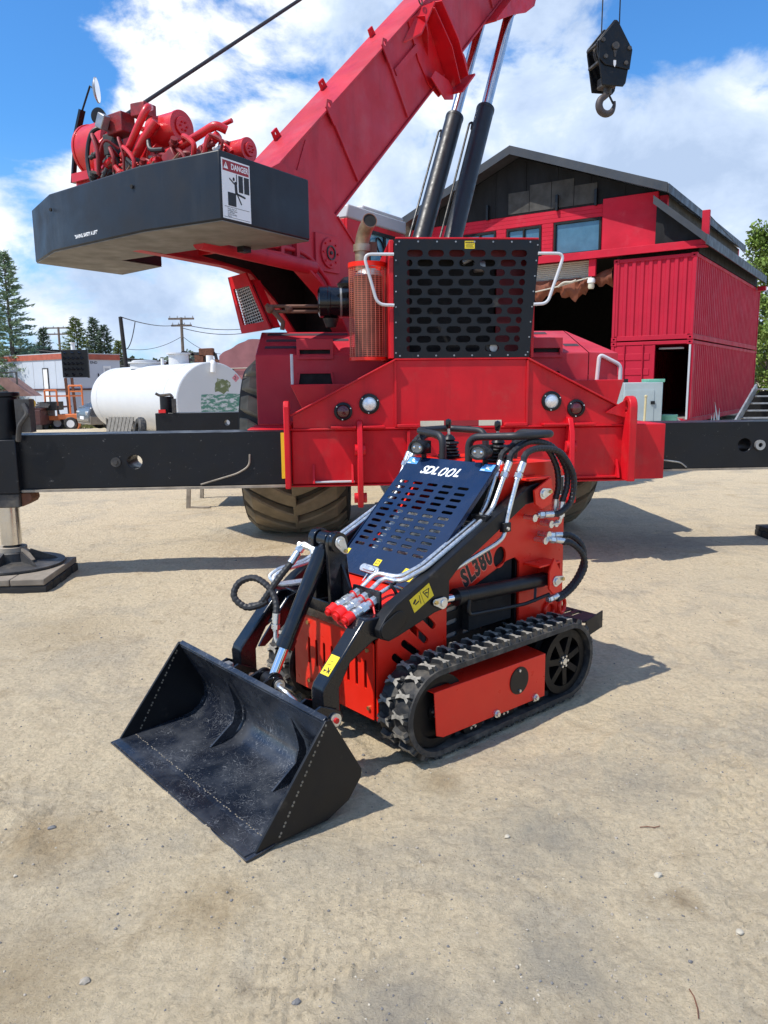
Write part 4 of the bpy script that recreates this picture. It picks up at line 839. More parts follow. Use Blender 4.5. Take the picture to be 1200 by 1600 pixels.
    obj('lock_handle', G().tube(fil([(0.10, 0.40, 0.315), (0.13, 0.385, 0.350), (0.19, 0.385, 0.340), (0.21, 0.41, 0.305)], 0.02), 0.010, 8), 'zinc', bk); obj('lock_stub', G().box(-0.20, -0.16, 0.33, 0.36, 0.352, 0.372), 'steel', bk, bevel=0.004)
    # ---- warning stickers on the arm and leg
    mm = frame((0.3683, 0.925, 0.648), (0, 0.90, 0.43), (1, 0, 0))
    s = obj('warning_sticker', G().plate([(-0.060, -0.032), (0.060, -0.032), (0.060, 0.032), (-0.060, 0.032)], [], 'z', 0.0, 0.0008, mm), 'yel', T)
    g = G().plate([(0.012, 0.020), (0.052, 0.014), (0.028, -0.024)], [[(0.018, 0.016), (0.045, 0.0118), (0.029, -0.016)]], 'z', 0.0008, 0.0013, mm)
    for q in (slot((0.026, 0.006), (0.034, 0.002), 0.006), slot((-0.045, 0.006), (-0.034, 0.012), 0.010), slot((-0.040, -0.004), (-0.020, -0.002), 0.006), slot((-0.014, -0.018), (-0.008, 0.018), 0.003), slot((0.002, -0.030), (0.002, 0.030), 0.0015)): g.plate(q, [], 'z', 0.0008, 0.0013, mm)
    obj('sticker_print', g, 'ink', s)
    d2 = V((0, 0.245, 0.182)).normalized(); mm = frame((0.299, 0.5125, 0.4494), (1, 0, 0), (0, -0.7321, 0.6811))
    s = obj('warning_sticker', G().plate([(-0.026, -0.042), (0.026, -0.042), (0.026, 0.042), (-0.026, 0.042)], [], 'z', 0.0006, 0.0014, mm), 'yel', T)
    g = G().plate([(-0.020, -0.022), (-0.004, -0.022), (-0.012, -0.034)], [], 'z', 0.0014, 0.0018, mm)
    for q in (slot((0.0, -0.012), (0.018, -0.030), 0.005), slot((0.006, -0.032), (0.016, -0.014), 0.004), slot((-0.004, -0.026), (0.020, -0.022), 0.003), slot((-0.016, 0.0), (0.0, 0.004), 0.003), slot((-0.012, 0.016), (0.008, 0.016), 0.002)): g.plate(q, [], 'z', 0.0014, 0.0018, mm)
    obj('sticker_print', g, 'ink', s)
    # ---- tower: lamps, joysticks, grab handles
    for x in (-0.20, 0.20):
        g = G(); n = 28
        for k, (sc, yy) in enumerate(((1.0, 1.435), (1.04, 1.445), (1.0, 1.475), (0.62, 1.500), (0.02, 1.503))): g.v += [(x + 0.052*sc*cos(2*pi*i/n)*(1.0 if abs(cos(2*pi*i/n)) < 2 else 1), yy, 1.190 + 0.034*sc*sin(2*pi*i/n)) for i in range(n)]
        g.f = [(k*n+i, k*n+(i+1) % n, (k+1)*n+(i+1) % n, (k+1)*n+i) for k in range(4) for i in range(n)]; g.mi = [0]*len(g.f)
        lp = obj('work_lamp', g, 'black', T)
        ln = obj('lamp_lens', G().prism(ell(x, 1.190, 0.043, 0.026, 24), 'y', 1.4375, 1.445), 'dlens', lp)
        obj('lamp_bezel', G().plate(ell(x, 1.190, 0.0525, 0.0345, 28), [ell(x, 1.190, 0.043, 0.026, 24)], 'y', 1.430, 1.447), 'black', lp)
        g = G()
        for xx in (x-0.02, x+0.02): g.sphere((xx, 1.437, 1.190), 0.009, 10, (1, 0.35, 1))
        obj('lamp_bulb', g, 'chrome', lp)
        obj('lamp_bracket', G().bar((x+0.01, 1.475, 1.128), (x+0.01, 1.475, 1.165), 0.030, 0.006), 'black', lp)
        for k in range(4): obj('lamp_fin', G().box(x-0.035, x+0.035, 1.476+k*0.007, 1.479+k*0.007, 1.160, 1.222), 'black', lp)
    for x in (-0.16, 0.16):
        pr = [(0.058, 1.128), (0.060, 1.134)]
        for k in range(6): z = 1.136+k*0.016; r = 0.058-k*0.0050; pr += [(r-0.008, z), (r, z+0.006), (r-0.002, z+0.010)]
        pr += [(0.024, 1.236), (0.012, 1.246)]
        js = obj('joystick', G().lathe(pr, (x, 1.62, 0), (0, 0, 1), 22), 'black', T)
        obj('boot_cap', G().box(x-0.040, x+0.040, 1.585, 1.655, 1.196, 1.212), 'black', js, bevel=0.008)
        obj('stick', G().cyl((x, 1.62, 1.24), (x, 1.615, 1.285), 0.007, 10), 'zinc', js); obj('knob', G().lathe([(0.008, 0.0), (0.012, 0.006), (0.0155, 0.030), (0.014, 0.044), (0.0, 0.050)], (x, 1.615, 1.275), (0, 0, 1), 14), 'bblk', js)
    for sx in (1, -1):
        gh = obj('grab_handle', G().tube(fil([(0.085*sx, 1.50, 1.118), (0.085*sx, 1.50, 1.250), (0.33*sx, 1.56, 1.262), (0.345*sx, 1.80, 1.262), (0.10*sx, 1.82, 1.258), (0.09*sx, 1.82, 1.118)], 0.055, 7), 0.0175, 12), 'hose', T)
        obj('handle_flange', G().cyl((0.085*sx, 1.50, 1.128), (0.085*sx, 1.50, 1.136), 0.030, 16), 'black', gh)
    # ---- hydraulic lines
    def line(name, pts, r, m, fr=0.03, par=T): return obj(name, G().tube(fil(pts, fr), r, 10), m, par)
    A = [(0.262, 1.484, 1.082), (0.272, 1.41, 0.955), (0.285, 1.355, 0.915), (0.285, 1.00, 0.752), (0.255, 0.905, 0.715), (0.160, 0.86, 0.725), (0.150, 0.79, 0.672)]
    B = [(0.308, 1.49, 1.082), (0.312, 1.415, 0.955), (0.322, 1.355, 0.918), (0.320, 0.99, 0.750), (0.285, 0.885, 0.705), (0.205, 0.865, 0.712), (0.200, 0.79, 0.665)]
    Cp = [(0.372, 1.508, 1.082), (0.372, 1.445, 0.920), (0.376, 1.415, 0.830), (0.372, 1.370, 0.806), (0.340, 1.05, 0.700)]
    pA = line('hydraulic_pipe', A, 0.0105, 'zinc'); line('hydraulic_pipe', B, 0.0105, 'zinc'); line('hydraulic_pipe', Cp, 0.0100, 'zinc')
    line('hydraulic_pipe', [(0.275, 0.90, 0.665), (0.262, 0.86, 0.690), (0.250, 0.79, 0.660)], 0.009, 'zinc'); line('hydraulic_pipe', [(0.30, 0.86, 0.65), (0.290, 0.845, 0.685), (0.275, 0.84, 0.700), (0.270, 0.87, 0.700)], 0.007, 'black')
    obj('pipe_clamp', G().box(0.262, 0.350, 1.325, 1.365, 0.900, 0.930), 'black', T, bevel=0.003); obj('bolt', G().cyl((0.304, 1.345, 0.930), (0.304, 1.345, 0.938), 0.008, 6), 'zinc', T)
    obj('pipe_clamp', G().obox((0.372, 1.430, 0.872), (0.03, 0.045, 0.042)), 'black', T, bevel=0.003); obj('bolt', G().cyl((0.387, 1.425, 0.868), (0.396, 1.425, 0.868), 0.008, 6), 'zinc', T)
    mA, mB, mC = V((-0.01, 0.50, 0.86)), V((-0.005, 0.50, 0.86)), V((0, 0.42, 0.90))
    for a, c in ((A[0], 0), (B[0], 1), (Cp[0], 2)):
        u = V((0.0, 0.055, 0.10)).normalized(); g = G(); fitting(g, V(a)+u*0.075, -u, 0.0165, 0.085); fits(g, T)
    u = V((0.0, 0.055, 0.10)).normalized()
    obj('hydraulic_hose', hose_g([V(A[0])+u*0.07, V(A[0])+u*0.12, (0.290, 1.64, 1.235), (0.315, 1.755, 1.215), (0.330, 1.835, 1.120), (0.340, 1.850, 1.02), (0.335, 1.835, 0.945)], 0.0155), 'hose', T)
    obj('hydraulic_hose', hose_g([V(B[0])+u*0.07, V(B[0])+u*0.12, (0.325, 1.645, 1.232), (0.350, 1.775, 1.205), (0.366, 1.865, 1.105), (0.372, 1.875, 1.02), (0.366, 1.845, 0.935)], 0.0155), 'hose', T)
    obj('hydraulic_hose', hose_g([V(Cp[0])+u*0.07, V(Cp[0])+u*0.12, (0.378, 1.655, 1.205), (0.392, 1.78, 1.180), (0.402, 1.868, 1.085), (0.402, 1.885, 1.0), (0.395, 1.865, 0.930), (0.385, 1.805, 0.893), (0.372, 1.765, 0.890)], 0.0155), 'hose', T)
    g = G(); fitting(g, (0.372, 1.770, 0.890), (-0.3, -1, 0.05), 0.016, 0.09); fitting(g, (0.335, 1.836, 0.950), (0, -0.05, -1), 0.016, 0.08); fitting(g, (0.366, 1.846, 0.940), (0, -0.1, -1), 0.016, 0.08)
    for y, z in ((1.665, 0.880), (1.79, 0.835), (1.83, 0.835)): g.cyl((0.290, y, z), (0.345, y, z), 0.013, 6); g.cyl((0.345, y, z), (0.352, y, z), 0.018, 12)
    g.tube(fil([(0.366, 1.838, 0.862), (0.362, 1.836, 0.838), (0.345, 1.80, 0.835)], 0.015), 0.009, 8); g.tube(fil([(0.345, 1.69, 0.886), (0.34, 1.665, 0.884), (0.32, 1.665, 0.880)], 0.015), 0.009, 8)
    fits(g, T)
    # two lower hoses from the side plate round to the lift cylinder
    obj('hydraulic_hose', hose_g([(0.345, 1.875, 0.770), (0.365, 1.925, 0.765), (0.395, 1.975, 0.715), (0.402, 1.985, 0.640), (0.395, 1.940, 0.555), (0.388, 1.855, 0.500), (0.386, 1.790, 0.490)], 0.0150), 'hose', T)
    obj('hydraulic_hose', hose_g([(0.372, 1.850, 0.745), (0.392, 1.895, 0.735), (0.412, 1.955, 0.680), (0.418, 1.972, 0.610), (0.408, 1.920, 0.535), (0.398, 1.845, 0.490), (0.392, 1.79, 0.478)], 0.0150), 'hose', T)
    g = G(); fitting(g, (0.345, 1.885, 0.770), (-0.15, -1, 0.12), 0.015, 0.10); fitting(g, (0.372, 1.860, 0.748), (-0.2, -1, 0.2), 0.015, 0.10); fitting(g, (0.386, 1.80, 0.491), (0, -1, -0.05), 0.016, 0.075)
    for y, z in ((1.772, 0.786), (1.748, 0.762)): g.cyl((0.290, y, z), (0.345, y, z), 0.013, 6); g.cyl((0.345, y, z), (0.353, y, z), 0.018, 12)
    fits(g, T)
    # far side pipes and hoses
    for k in range(2):
        x = -0.318-0.032*k
        line('hydraulic_pipe', [(x, 1.49, 1.085), (x, 1.415, 0.960), (x, 1.355, 0.920), (x, 0.86, 0.690), (x+0.03, 0.70, 0.685), (x+0.02, 0.645, 0.655), (x+0.06, 0.66, 0.625), (x+0.10, 0.78, 0.628)], 0.0105, 'zinc')
        g = G(); fitting(g, V((x, 1.49, 1.085))+u*0.075, -u, 0.0165, 0.085); fits(g, T)
        obj('hydraulic_hose', hose_g([V((x, 1.49, 1.085))+u*0.07, V((x, 1.49, 1.085))+u*0.12, (x+0.005, 1.625, 1.238), (x+0.01, 1.74, 1.21), (x, 1.835, 1.10), (x, 1.85, 0.99), (x, 1.82, 0.92)], 0.0150), 'hose', T)
    obj('pipe_clamp', G().box(-0.365, -0.300, 1.30, 1.34, 0.885, 0.915), 'black', T, bevel=0.003)
    # tilt cylinder hoses on the far side of the mast
    g = G(); fitting(g, (-0.115, 0.625, 0.757), (0.05, 0.45, 0.55), 0.0165, 0.095); g.tube(fil([(-0.11, 0.66, 0.82), (-0.10, 0.685, 0.835), (-0.05, 0.69, 0.82), (-0.02, 0.675, 0.80)], 0.02), 0.011, 8); g.cyl((-0.125, 0.675, 0.830), (-0.03, 0.695, 0.815), 0.013, 6); fits(g, T)
    obj('hydraulic_hose', hose_g([(-0.115, 0.635, 0.765), (-0.125, 0.61, 0.735), (-0.140, 0.575, 0.690), (-0.160, 0.54, 0.635), (-0.19, 0.515, 0.585), (-0.25, 0.50, 0.565)], 0.0150), 'hose', T)
    obj('hydraulic_hose', hose_g([(-0.095, 0.530, 0.555), (-0.115, 0.545, 0.60), (-0.165, 0.545, 0.655), (-0.235, 0.515, 0.690), (-0.285, 0.470, 0.665), (-0.285, 0.445, 0.610), (-0.235, 0.470, 0.570), (-0.19, 0.505, 0.580), (-0.165, 0.535, 0.600)], 0.0150), 'hose', T)
    g = G(); fitting(g, (-0.095, 0.532, 0.562), (0.05, -0.12, -1), 0.0165, 0.075); g.tube(fil([(-0.091, 0.525, 0.49), (-0.088, 0.52, 0.455), (-0.07, 0.525, 0.435), (-0.035, 0.53, 0.44)], 0.02), 0.011, 8); g.cyl((-0.065, 0.525, 0.440), (-0.030, 0.528, 0.443), 0.016, 6); fits(g, T)
    obj('arm_fairing', G().prism([(0.50, 0.40), (0.53, 0.395), (0.70, 0.52), (0.70, 0.60), (0.66, 0.59), (0.52, 0.43)], 'x', -0.200, -0.190), 'bblk', T)
    # ---- quick couplers with red caps
    br = obj('coupler_bracket', G().box(0.118, 0.290, 0.770, 0.782, 0.606, 0.685), 'bblk', T, bevel=0.003)
    for k, x in enumerate((0.150, 0.203, 0.256)):
        p = V((x, 0.762, 0.652 - 0.006*k)); d = V((0.02, -1.0, -0.34)).normalized()
        q = obj('quick_coupler', G().cyl(p-d*0.03, p+d*0.012, 0.020, 6).cyl(p+d*0.012, p+d*0.035, 0.016, 16).cyl(p+d*0.035, p+d*0.070, 0.0215, 6).cyl(p+d*0.070, p+d*0.115, 0.019, 18).cyl(p+d*0.090, p+d*0.100, 0.0215, 18), 'zinc', T, bevel=0.0012)
        obj('coupler_ring', G().lathe([(0.016, -0.002), (0.0225, -0.002), (0.0225, 0.002), (0.016, 0.002)], p+d*0.014, d, 18, True), 'rcap', q)
        rc = 0.030 if k == 1 else 0.023
        obj('dust_cap', G().cyl(p+d*0.112, p+d*0.150, rc, 20, rc*0.94).cyl(p+d*0.150, p+d*0.162, rc*0.55, 16).lathe([(rc*0.9, -0.003), (rc*1.12, -0.003), (rc*1.12, 0.003), (rc*0.9, 0.003)], p+d*0.118, d, 20, True), 'rcap', q, bevel=0.001)
        e = p+d*0.13; obj('cap_cord', G().tube(spl([e+V((0.01, 0, -0.02)), e+V((0.045, 0.0, -0.05)), e+V((0.07, 0.04, -0.06)), e+V((0.06, 0.085, -0.03)), p+d*0.014+V((0.02, 0, -0.01))]), 0.0042, 6), 'rcap', q)
    # ---- tie ring, rear platform
    obj('tie_ring', G().lathe([(0.036+0.010*cos(a), 0.010*sin(a)) for a in [2*pi*k/10 for k in range(10)]], (0.310, 1.945, 0.400), (1, 0.25, 0), 24, True), 'lred', T)
    obj('tie_ring', G().lathe([(0.036+0.009*cos(a), 0.009*sin(a)) for a in [2*pi*k/10 for k in range(10)]], (0.298, 1.86, 0.392), (1, 0.0, 0), 24, True), 'lred', T)
    pf = obj('platform', G().plate([(-0.42, 1.98), (0.42, 1.98), (0.42, 2.13), (-0.42, 2.13)], [slot((x, 2.03), (x, 2.10), 0.020) for x in (-0.30, -0.2, -0.1, 0.0, 0.1, 0.2, 0.26, 0.31)], 'z', 0.325, 0.333), 'black', T)
    obj('platform_lip', G().add([(0.42, 1.99, 0.334), (0.42, 2.13, 0.360), (0.42, 2.13, 0.275), (0.42, 1.99, 0.25), (0.426, 1.99, 0.334), (0.426, 2.13, 0.360), (0.426, 2.13, 0.275), (0.426, 1.99, 0.25)], [(3, 2, 1, 0), (4, 5, 6, 7), (0, 1, 5, 4), (2, 3, 7, 6), (1, 2, 6, 5), (0, 4, 7, 3)]), 'black', pf)
    return T
MT['bkt'] = mat('scuffed_black_bucket_steel', (0.008, 0.011, 0.019), 0.24, coat=0.25, var=0.3, vscale=3, bump=0.04, bscale=40, dust=(0.15, 0.155, 0.16), dscale=3.5, dlo=0.45, dhi=0.75, dmax=0.38, rvar=0.12)
def add_scratches(m):
    """thin curved scrape marks gathered in worn patches"""
    nt = m.node_tree; L = nt.links; b = nt.nodes['Principled BSDF']; base = b.inputs['Base Color'].links[0].from_socket; tc = nt.nodes.new('ShaderNodeTexCoord')
    def nz(s, d, dist, off):
        mp = nt.nodes.new('ShaderNodeMapping'); mp.inputs['Location'].default_value = off; n = nt.nodes.new('ShaderNodeTexNoise'); n.inputs['Scale'].default_value = s; n.inputs['Detail'].default_value = d; n.inputs['Distortion'].default_value = dist
        L.new(tc.outputs['Object'], mp.inputs[0]); L.new(mp.outputs[0], n.inputs['Vector']); return n.outputs[0]
    def mt(op, a, c):
        n = nt.nodes.new('ShaderNodeMath'); n.operation = op; n.use_clamp = op in ('MULTIPLY', 'MAXIMUM')
        for i, v in enumerate((a, c)):
            if isinstance(v, float): n.inputs[i].default_value = v
            elif v is not None: L.new(v, n.inputs[i])
        return n.outputs[0]
    def mr(v, a, c, lo, hi):
        n = nt.nodes.new('ShaderNodeMapRange'); L.new(v, n.inputs[0])
        for i, k in enumerate((a, c, lo, hi)): n.inputs[i+1].default_value = k
        return n.outputs[0]
    f = None
    for s_, off, w in ((16.0, (0, 0, 0), 0.012), (23.0, (3, 7, 1), 0.012), (34.0, (5, 2, 9), 0.014)):
        l = mr(mt('ABSOLUTE', mt('SUBTRACT', nz(s_, 1.0, 1.6, off), 0.5), None), 0.0, w, 1.0, 0.0); l = mt('MULTIPLY', l, mr(nz(6.0, 4.0, 0.0, (off[1], off[0], 4)), 0.50, 0.62, 0.0, 0.75))
        f = l if f is None else mt('MAXIMUM', f, l)
    f = mt('MAXIMUM', f, mr(nz(75.0, 2.0, 0.0, (2, 2, 2)), 0.70, 0.76, 0.0, 0.7))
    x = nt.nodes.new('ShaderNodeMix'); x.data_type = 'RGBA'; L.new(f, x.inputs[0]); L.new(base, x.inputs[6]); x.inputs[7].default_value = (0.20, 0.205, 0.215, 1); L.new(x.outputs[2], b.inputs['Base Color'])
add_scratches(MT['bkt'])
MT['pale'] = mat('pale_pink_sticker_edge', (0.80, 0.20, 0.14), 0.45, var=0.02); MT['dlens'] = mat('smoked_lamp_lens', (0.16, 0.165, 0.17), 0.12, metal=0.4, var=0.2, vscale=80, bump=0.3, bscale=220)
MT['weld'] = mat('dusty_weld_bead', (0.20, 0.17, 0.125), 0.7, var=0.3)
build_loader()
# ------------------------------------------------------------------ big red rough terrain crane
KO = (0.648, 6.165, 0.0); KY = radians(4.3)
KM = Matrix.Translation(KO) @ Matrix.Rotation(KY, 4, 'Z')                    # crane on the ground
CM = Matrix.Translation((0, 0, 0.15)) @ Matrix.Scale(0.9, 4)                # carrier drawing units -> metres above ground
KD = Matrix.Translation((0.72, 6.85, 0.0)) @ Matrix.Rotation(KY, 4, 'Z'); SM = Matrix.Translation((-1.223, 6.2, 0)) @ Matrix.Rotation(radians(-33), 4, 'Z')
SK = KD.inverted() @ SM                                                       # slewed upper structure -> carrier coordinates
def build_crane():
    T = thing('crane', 'large red rough terrain crane with black counterweight, outriggers and raised boom', 'crane', KO, KY)
    def P(name, g, m, par=None, raw=False, **k): return obj(name, g if raw else g.xf(CM), m, par or T, **k)
    def Q(name, g, m, par=None, **k): return obj(name, g.xf(CM @ SK), m, par or T, **k)
    # ---- carrier: outrigger box, centre panel, wings
    P('outrigger_box', G().box(-1.53, 1.53, 0.006, 0.85, 0.62, 1.10), 'cred', bevel=0.012)
    P('box_lip', G().box(-1.535, 1.535, -0.012, 0.05, 1.101, 1.118), 'cred', bevel=0.004); P('box_lip', G().box(-1.535, 1.535, -0.010, 0.05, 0.603, 0.619), 'cred', bevel=0.004)
    P('weld_ledge', G().box(-1.33, -0.98, -0.035, 0.004, 0.640, 0.655), 'rail', bevel=0.003); P('weld_ledge', G().box(1.0, 1.40, -0.035, 0.004, 0.640, 0.655), 'cred', bevel=0.003)
    for x, s in ((-1.34, 1), (-1.0, -1), (1.40, -1)): P('gusset', G().prism([(-0.07, 0.640), (0.004, 0.640), (0.004, 0.80), (-0.006, 0.80)], 'x', x-0.009, x+0.009), 'cred')
    P('beam_sleeve', G().plate([(0.006, 0.615), (0.85, 0.615), (0.85, 1.115), (0.006, 1.115)], [[(0.40, 0.645), (0.82, 0.645), (0.82, 1.09), (0.40, 1.09)]], 'x', 1.531, 1.85), 'cred', bevel=0.006)
    P('chassis', G().box(-0.75, 0.75, 0.86, 9.2, 0.75, 1.35), 'dsteel'); P('deck', G().box(-1.25, 1.25, 1.3, 9.0, 1.38, 1.55), 'fred', bevel=0.01)
    P('centre_panel', G().box(-0.606, 0.556, 0.002, 0.05, 1.119, 1.70), 'cred', bevel=0.006)
    P('centre_panel_lip', G().box(-0.612, 0.562, -0.012, 0.03, 1.7005, 1.714), 'cred')
    for s in (-1, 1):
        cx = -0.025; a, b = 0.585, (1.485 if s < 0 else 1.495)
        w = P('wing_plate', G().prism([(cx+s*(a+0.002), 1.12), (cx+s*(a+0.002), 1.695), (cx+s*b, 1.225), (cx+s*b, 1.12)], 'y', 0.004, 0.028), 'cred')
        P('wing_flange', G().prism([(cx+s*a, 1.696), (cx+s*a, 1.712), (cx+s*(b+0.02), 1.240), (cx+s*(b+0.02), 1.224)], 'y', -0.045, 0.05), 'cred', w, bevel=0.003)
        P('wing_edge', G().box(min(cx+s*(a-0.008), cx+s*(a+0.010)), max(cx+s*(a-0.008), cx+s*(a+0.010)), -0.014, 0.002, 1.121, 1.69), 'cred', w)
        for x, z, r, mt in (((-1.071, 1.262, 0.070, 'rlens'), (-0.841, 1.325, 0.078, 'lens')) if s < 0 else ((0.783, 1.330, 0.078, 'lens'), (1.009, 1.264, 0.070, 'rlens'))):
            lr = P('tail_lamp', G().lathe([(r*0.80, 0.0), (r*0.80, 0.020), (r*0.86, 0.028), (r*1.12, 0.022), (r*1.16, 0.0)], (x, 0.003, z), (0, -1, 0), 32), 'black')
            P('lens', G().lathe([(0.0, 0.030), (r*0.4, 0.027), (r*0.79, 0.014), (r*0.79, 0.0)], (x, 0.002, z), (0, -1, 0), 32), mt, lr)
            for k in range(3): a_ = k*2.1+0.4; P('screw', G().cyl((x+r*1.0*cos(a_), -0.022, z+r*1.0*sin(a_)), (x+r*1.0*cos(a_), -0.030, z+r*1.0*sin(a_)), 0.006, 6), 'zinc', lr)
    for x, zb in ((-0.932, 0.415), (0.945, 0.37)):
        P('towing_lug', G().prism([(-0.15, 0.62), (-0.13, 1.05), (-0.06, 1.18), (0.0035, 1.19), (0.0035, zb+0.02), (-0.05, zb), (-0.11, zb+0.03)], 'x', x-0.024, x+0.024), 'cred', bevel=0.006)
        P('lug_boss', G().cyl((x-0.045, -0.075, 0.93), (x+0.045, -0.075, 0.93), 0.05, 16), 'cred'); P('lug_boss', G().cyl((x-0.055, -0.06, zb+0.09), (x+0.055, -0.06, zb+0.09), 0.045, 12), 'cred')
        P('lug_cap', G().box(x-0.25, x-0.03, -0.10, 0.0035, 1.119, 1.137), 'cred', bevel=0.003); P('lug_cap', G().box(x+0.03, x+0.22, -0.10, 0.0035, 1.119, 1.137), 'cred', bevel=0.003)
    for x in (-0.50, 0.455): P('lug_cap', G().box(x-0.10, x+0.10, -0.06, 0.0035, 1.119, 1.145), 'cred', bevel=0.003); P('panel_rib', G().box(x-0.012, x+0.012, -0.05, 0.0035, 0.70, 1.09), 'cred', bevel=0.003)
    for a, b, m in ((-0.392, -0.182, 'refl'), (-0.180, 0.128, 'dred'), (0.130, 0.335, 'refl')): P('reflector_strip', G().box(a, b, -0.004, 0.0015, 1.122, 1.170), m)
    P('side_tab', G().prism([(-0.14, 0.605), (-0.14, 1.31), (-0.10, 1.36), (-0.02, 1.36), (0.02, 1.30), (0.02, 1.14), (0.87, 1.14), (0.87, 0.605)], 'x', -1.585, -1.536), 'cred', bevel=0.008)
    P('side_tab', G().plate([(-0.16, 0.615), (-0.16, 1.26)] + [(-0.06+0.10*cos(a), 1.27+0.10*sin(a)) for a in [pi-pi*k/8 for k in range(9)]] + [(0.04, 0.615)], [ell(-0.06, 1.275, 0.045, 0.05, 14)], 'x', 1.445, 1.515), 'cred', bevel=0.008)
    P('tab_gusset', G().prism([(1.27, 1.225), (1.444, 1.335), (1.444, 1.18)], 'y', -0.05, -0.035), 'cred')
    MT['shr'] = mat('dark_red_shroud', (0.13, 0.004, 0.008), 0.6, var=0.3)
    # ---- radiator housing and slotted black grille
    P('hood_side', G().box(-0.655, -0.618, 0.0, 2.4, 1.715, 2.70), 'cred', bevel=0.004); P('hood_side', G().box(0.60, 0.625, 0.05, 2.4, 1.715, 2.70), 'cred')
    P('hood_roof', G().box(-0.60, 0.64, 0.004, 2.4, 2.706, 2.724), 'cred', bevel=0.004)
    P('radiator', G().box(-0.56, 0.30, 0.20, 0.26, 1.74, 2.66), 'void'); P('radiator_shroud', G().box(0.31, 0.58, 0.16, 0.20, 1.74, 2.66), 'shr'); P('radiator_shroud', G().box(-0.60, -0.47, 0.13, 0.16, 1.74, 2.66), 'shr')
    P('radiator_beam', G().box(-0.60, 0.60, 0.10, 0.128, 2.56, 2.66), 'shr'); P('radiator_pipe', G().cyl((0.10, 0.12, 2.50), (0.19, 0.12, 2.50), 0.05, 14).cyl((0.0, 0.15, 2.54), (0.12, 0.15, 2.60), 0.03, 10), 'steel'); P('hood_back', G().box(-0.615, 0.598, 0.50, 0.52, 1.72, 2.70), 'void')
    hs = []
    for r in range(11):
        z = 2.590 - 0.0795*r; k = (2.70-z)/0.99; xl = -0.505 - 0.010*k; xr = 0.545 - 0.075*k; w = 0.058
        n = 6; pitch = (xr-xl+0.04)/n
        if r % 2 == 0: hs += [slot((xl+pitch*i+0.030, z), (xl+pitch*i+pitch-0.070, z), w, 4) for i in range(n)]
        else:
            hs += [slot((xl+pitch*(i+0.5)+0.030, z), (xl+pitch*(i+0.5)+pitch-0.070, z), w, 4) for i in range(n-1)]
            hs += [ell(xl+0.024, z, 0.027, w/2, 10), ell(xr-0.024, z, 0.027, w/2, 10)]
    gr = P('grille', G().plate([(-0.615, 2.705), (0.646, 2.702), (0.572, 1.717), (-0.622, 1.715)], hs, 'y', -0.012, 0.0), 'black', smooth=0.3)
    for k in range(8):
        for z in (2.685, 1.735): P('screw', G().cyl((-0.57+1.13*k/7*(1 if z > 2 else 0.98), -0.012, z), (-0.57+1.13*k/7*(1 if z > 2 else 0.98), -0.017, z), 0.008, 6), 'steel', gr)
        for x0, x1 in ((-0.598, -0.605), (0.625, 0.556)): P('screw', G().cyl((x0+(x1-x0)*k/7, -0.012, 2.66-0.9*k/7), (x0+(x1-x0)*k/7, -0.017, 2.66-0.9*k/7), 0.007, 6), 'steel', gr)
    s = P('yellow_sticker', G().box(-0.008, 0.078, -0.0135, -0.0122, 2.628, 2.692), 'yel')
    g = G().merge(textg('WARNING', 0.019, 0.0003, 0.85, 0, 0.0008), frame((0.035, -0.0138, 2.678), (1, 0, 0), (0, -1, 0)))
    for k in range(4): g.box(0.0+0.004*(k % 2), 0.070-0.005*(k % 3), -0.0141, -0.0136, 2.638+k*0.008, 2.6405+k*0.008)
    P('sticker_print', g, 'ink', s)
    g = G().lathe([(0.012, 0.0), (0.035, 0.0), (0.035, 0.03), (0.012, 0.03)], (0.26, 0.05, 1.80), (0, -1, 0), 16); P('radiator_cap', g, 'steel'); P('fan_hub', G().cyl((0.22, 0.10, 1.80), (0.22, 0.03, 1.80), 0.03, 12), 'rubber')
    # handrails on the housing
    P('handrail', G().tube(fil([(-0.617, -0.02, 2.580), (-0.875, -0.02, 2.580), (-0.76, -0.02, 2.165), (-0.617, -0.02, 2.160)], 0.07), 0.0135, 10), 'rail'); P('handrail', G().tube(fil([(0.63, -0.02, 2.590), (0.86, -0.02, 2.590), (0.72, -0.02, 2.170), (0.60, -0.02, 2.165)], 0.07), 0.0135, 10), 'rail')
    # ---- exhaust: wire guard, muffler, stack, air cleaner
    gx, gy, gr_ = -0.825, 0.32, 0.165
    fr = P('exhaust_guard', G().lathe([(gr_-0.004, 2.515), (gr_+0.008, 2.515), (gr_+0.008, 2.555), (gr_-0.004, 2.555)], (gx, gy, 0), (0, 0, 1), 28, True).lathe([(gr_-0.004, 1.705), (gr_+0.008, 1.705), (gr_+0.008, 1.735), (gr_-0.004, 1.735)], (gx, gy, 0), (0, 0, 1), 28, True).bar((gx+gr_, gy-0.02, 1.72), (gx+gr_, gy-0.02, 2.54), 0.03, 0.012), 'lred')
    g = G(); MT['cage'] = mat('pale_red_cage_wire', (0.55, 0.16, 0.10), 0.6, var=0.3)
    for k in range(46): z = 1.745+0.765*k/45; g.tube([(gx+gr_*cos(a), gy+gr_*sin(a), z) for a in [2*pi*i/18 for i in range(18)]], 0.0022, 4, True)
    for k in range(26): a = 2*pi*k/26; g.cyl((gx+gr_*cos(a), gy+gr_*sin(a), 1.73), (gx+gr_*cos(a), gy+gr_*sin(a), 2.52), 0.003, 4)
    w = P('guard_mesh', g, 'cage', fr); w['kind'] = 'stuff'
    MT['muff'] = mat('rusty_brown_muffler', (0.16, 0.075, 0.050), 0.7, var=0.3, bump=0.1)
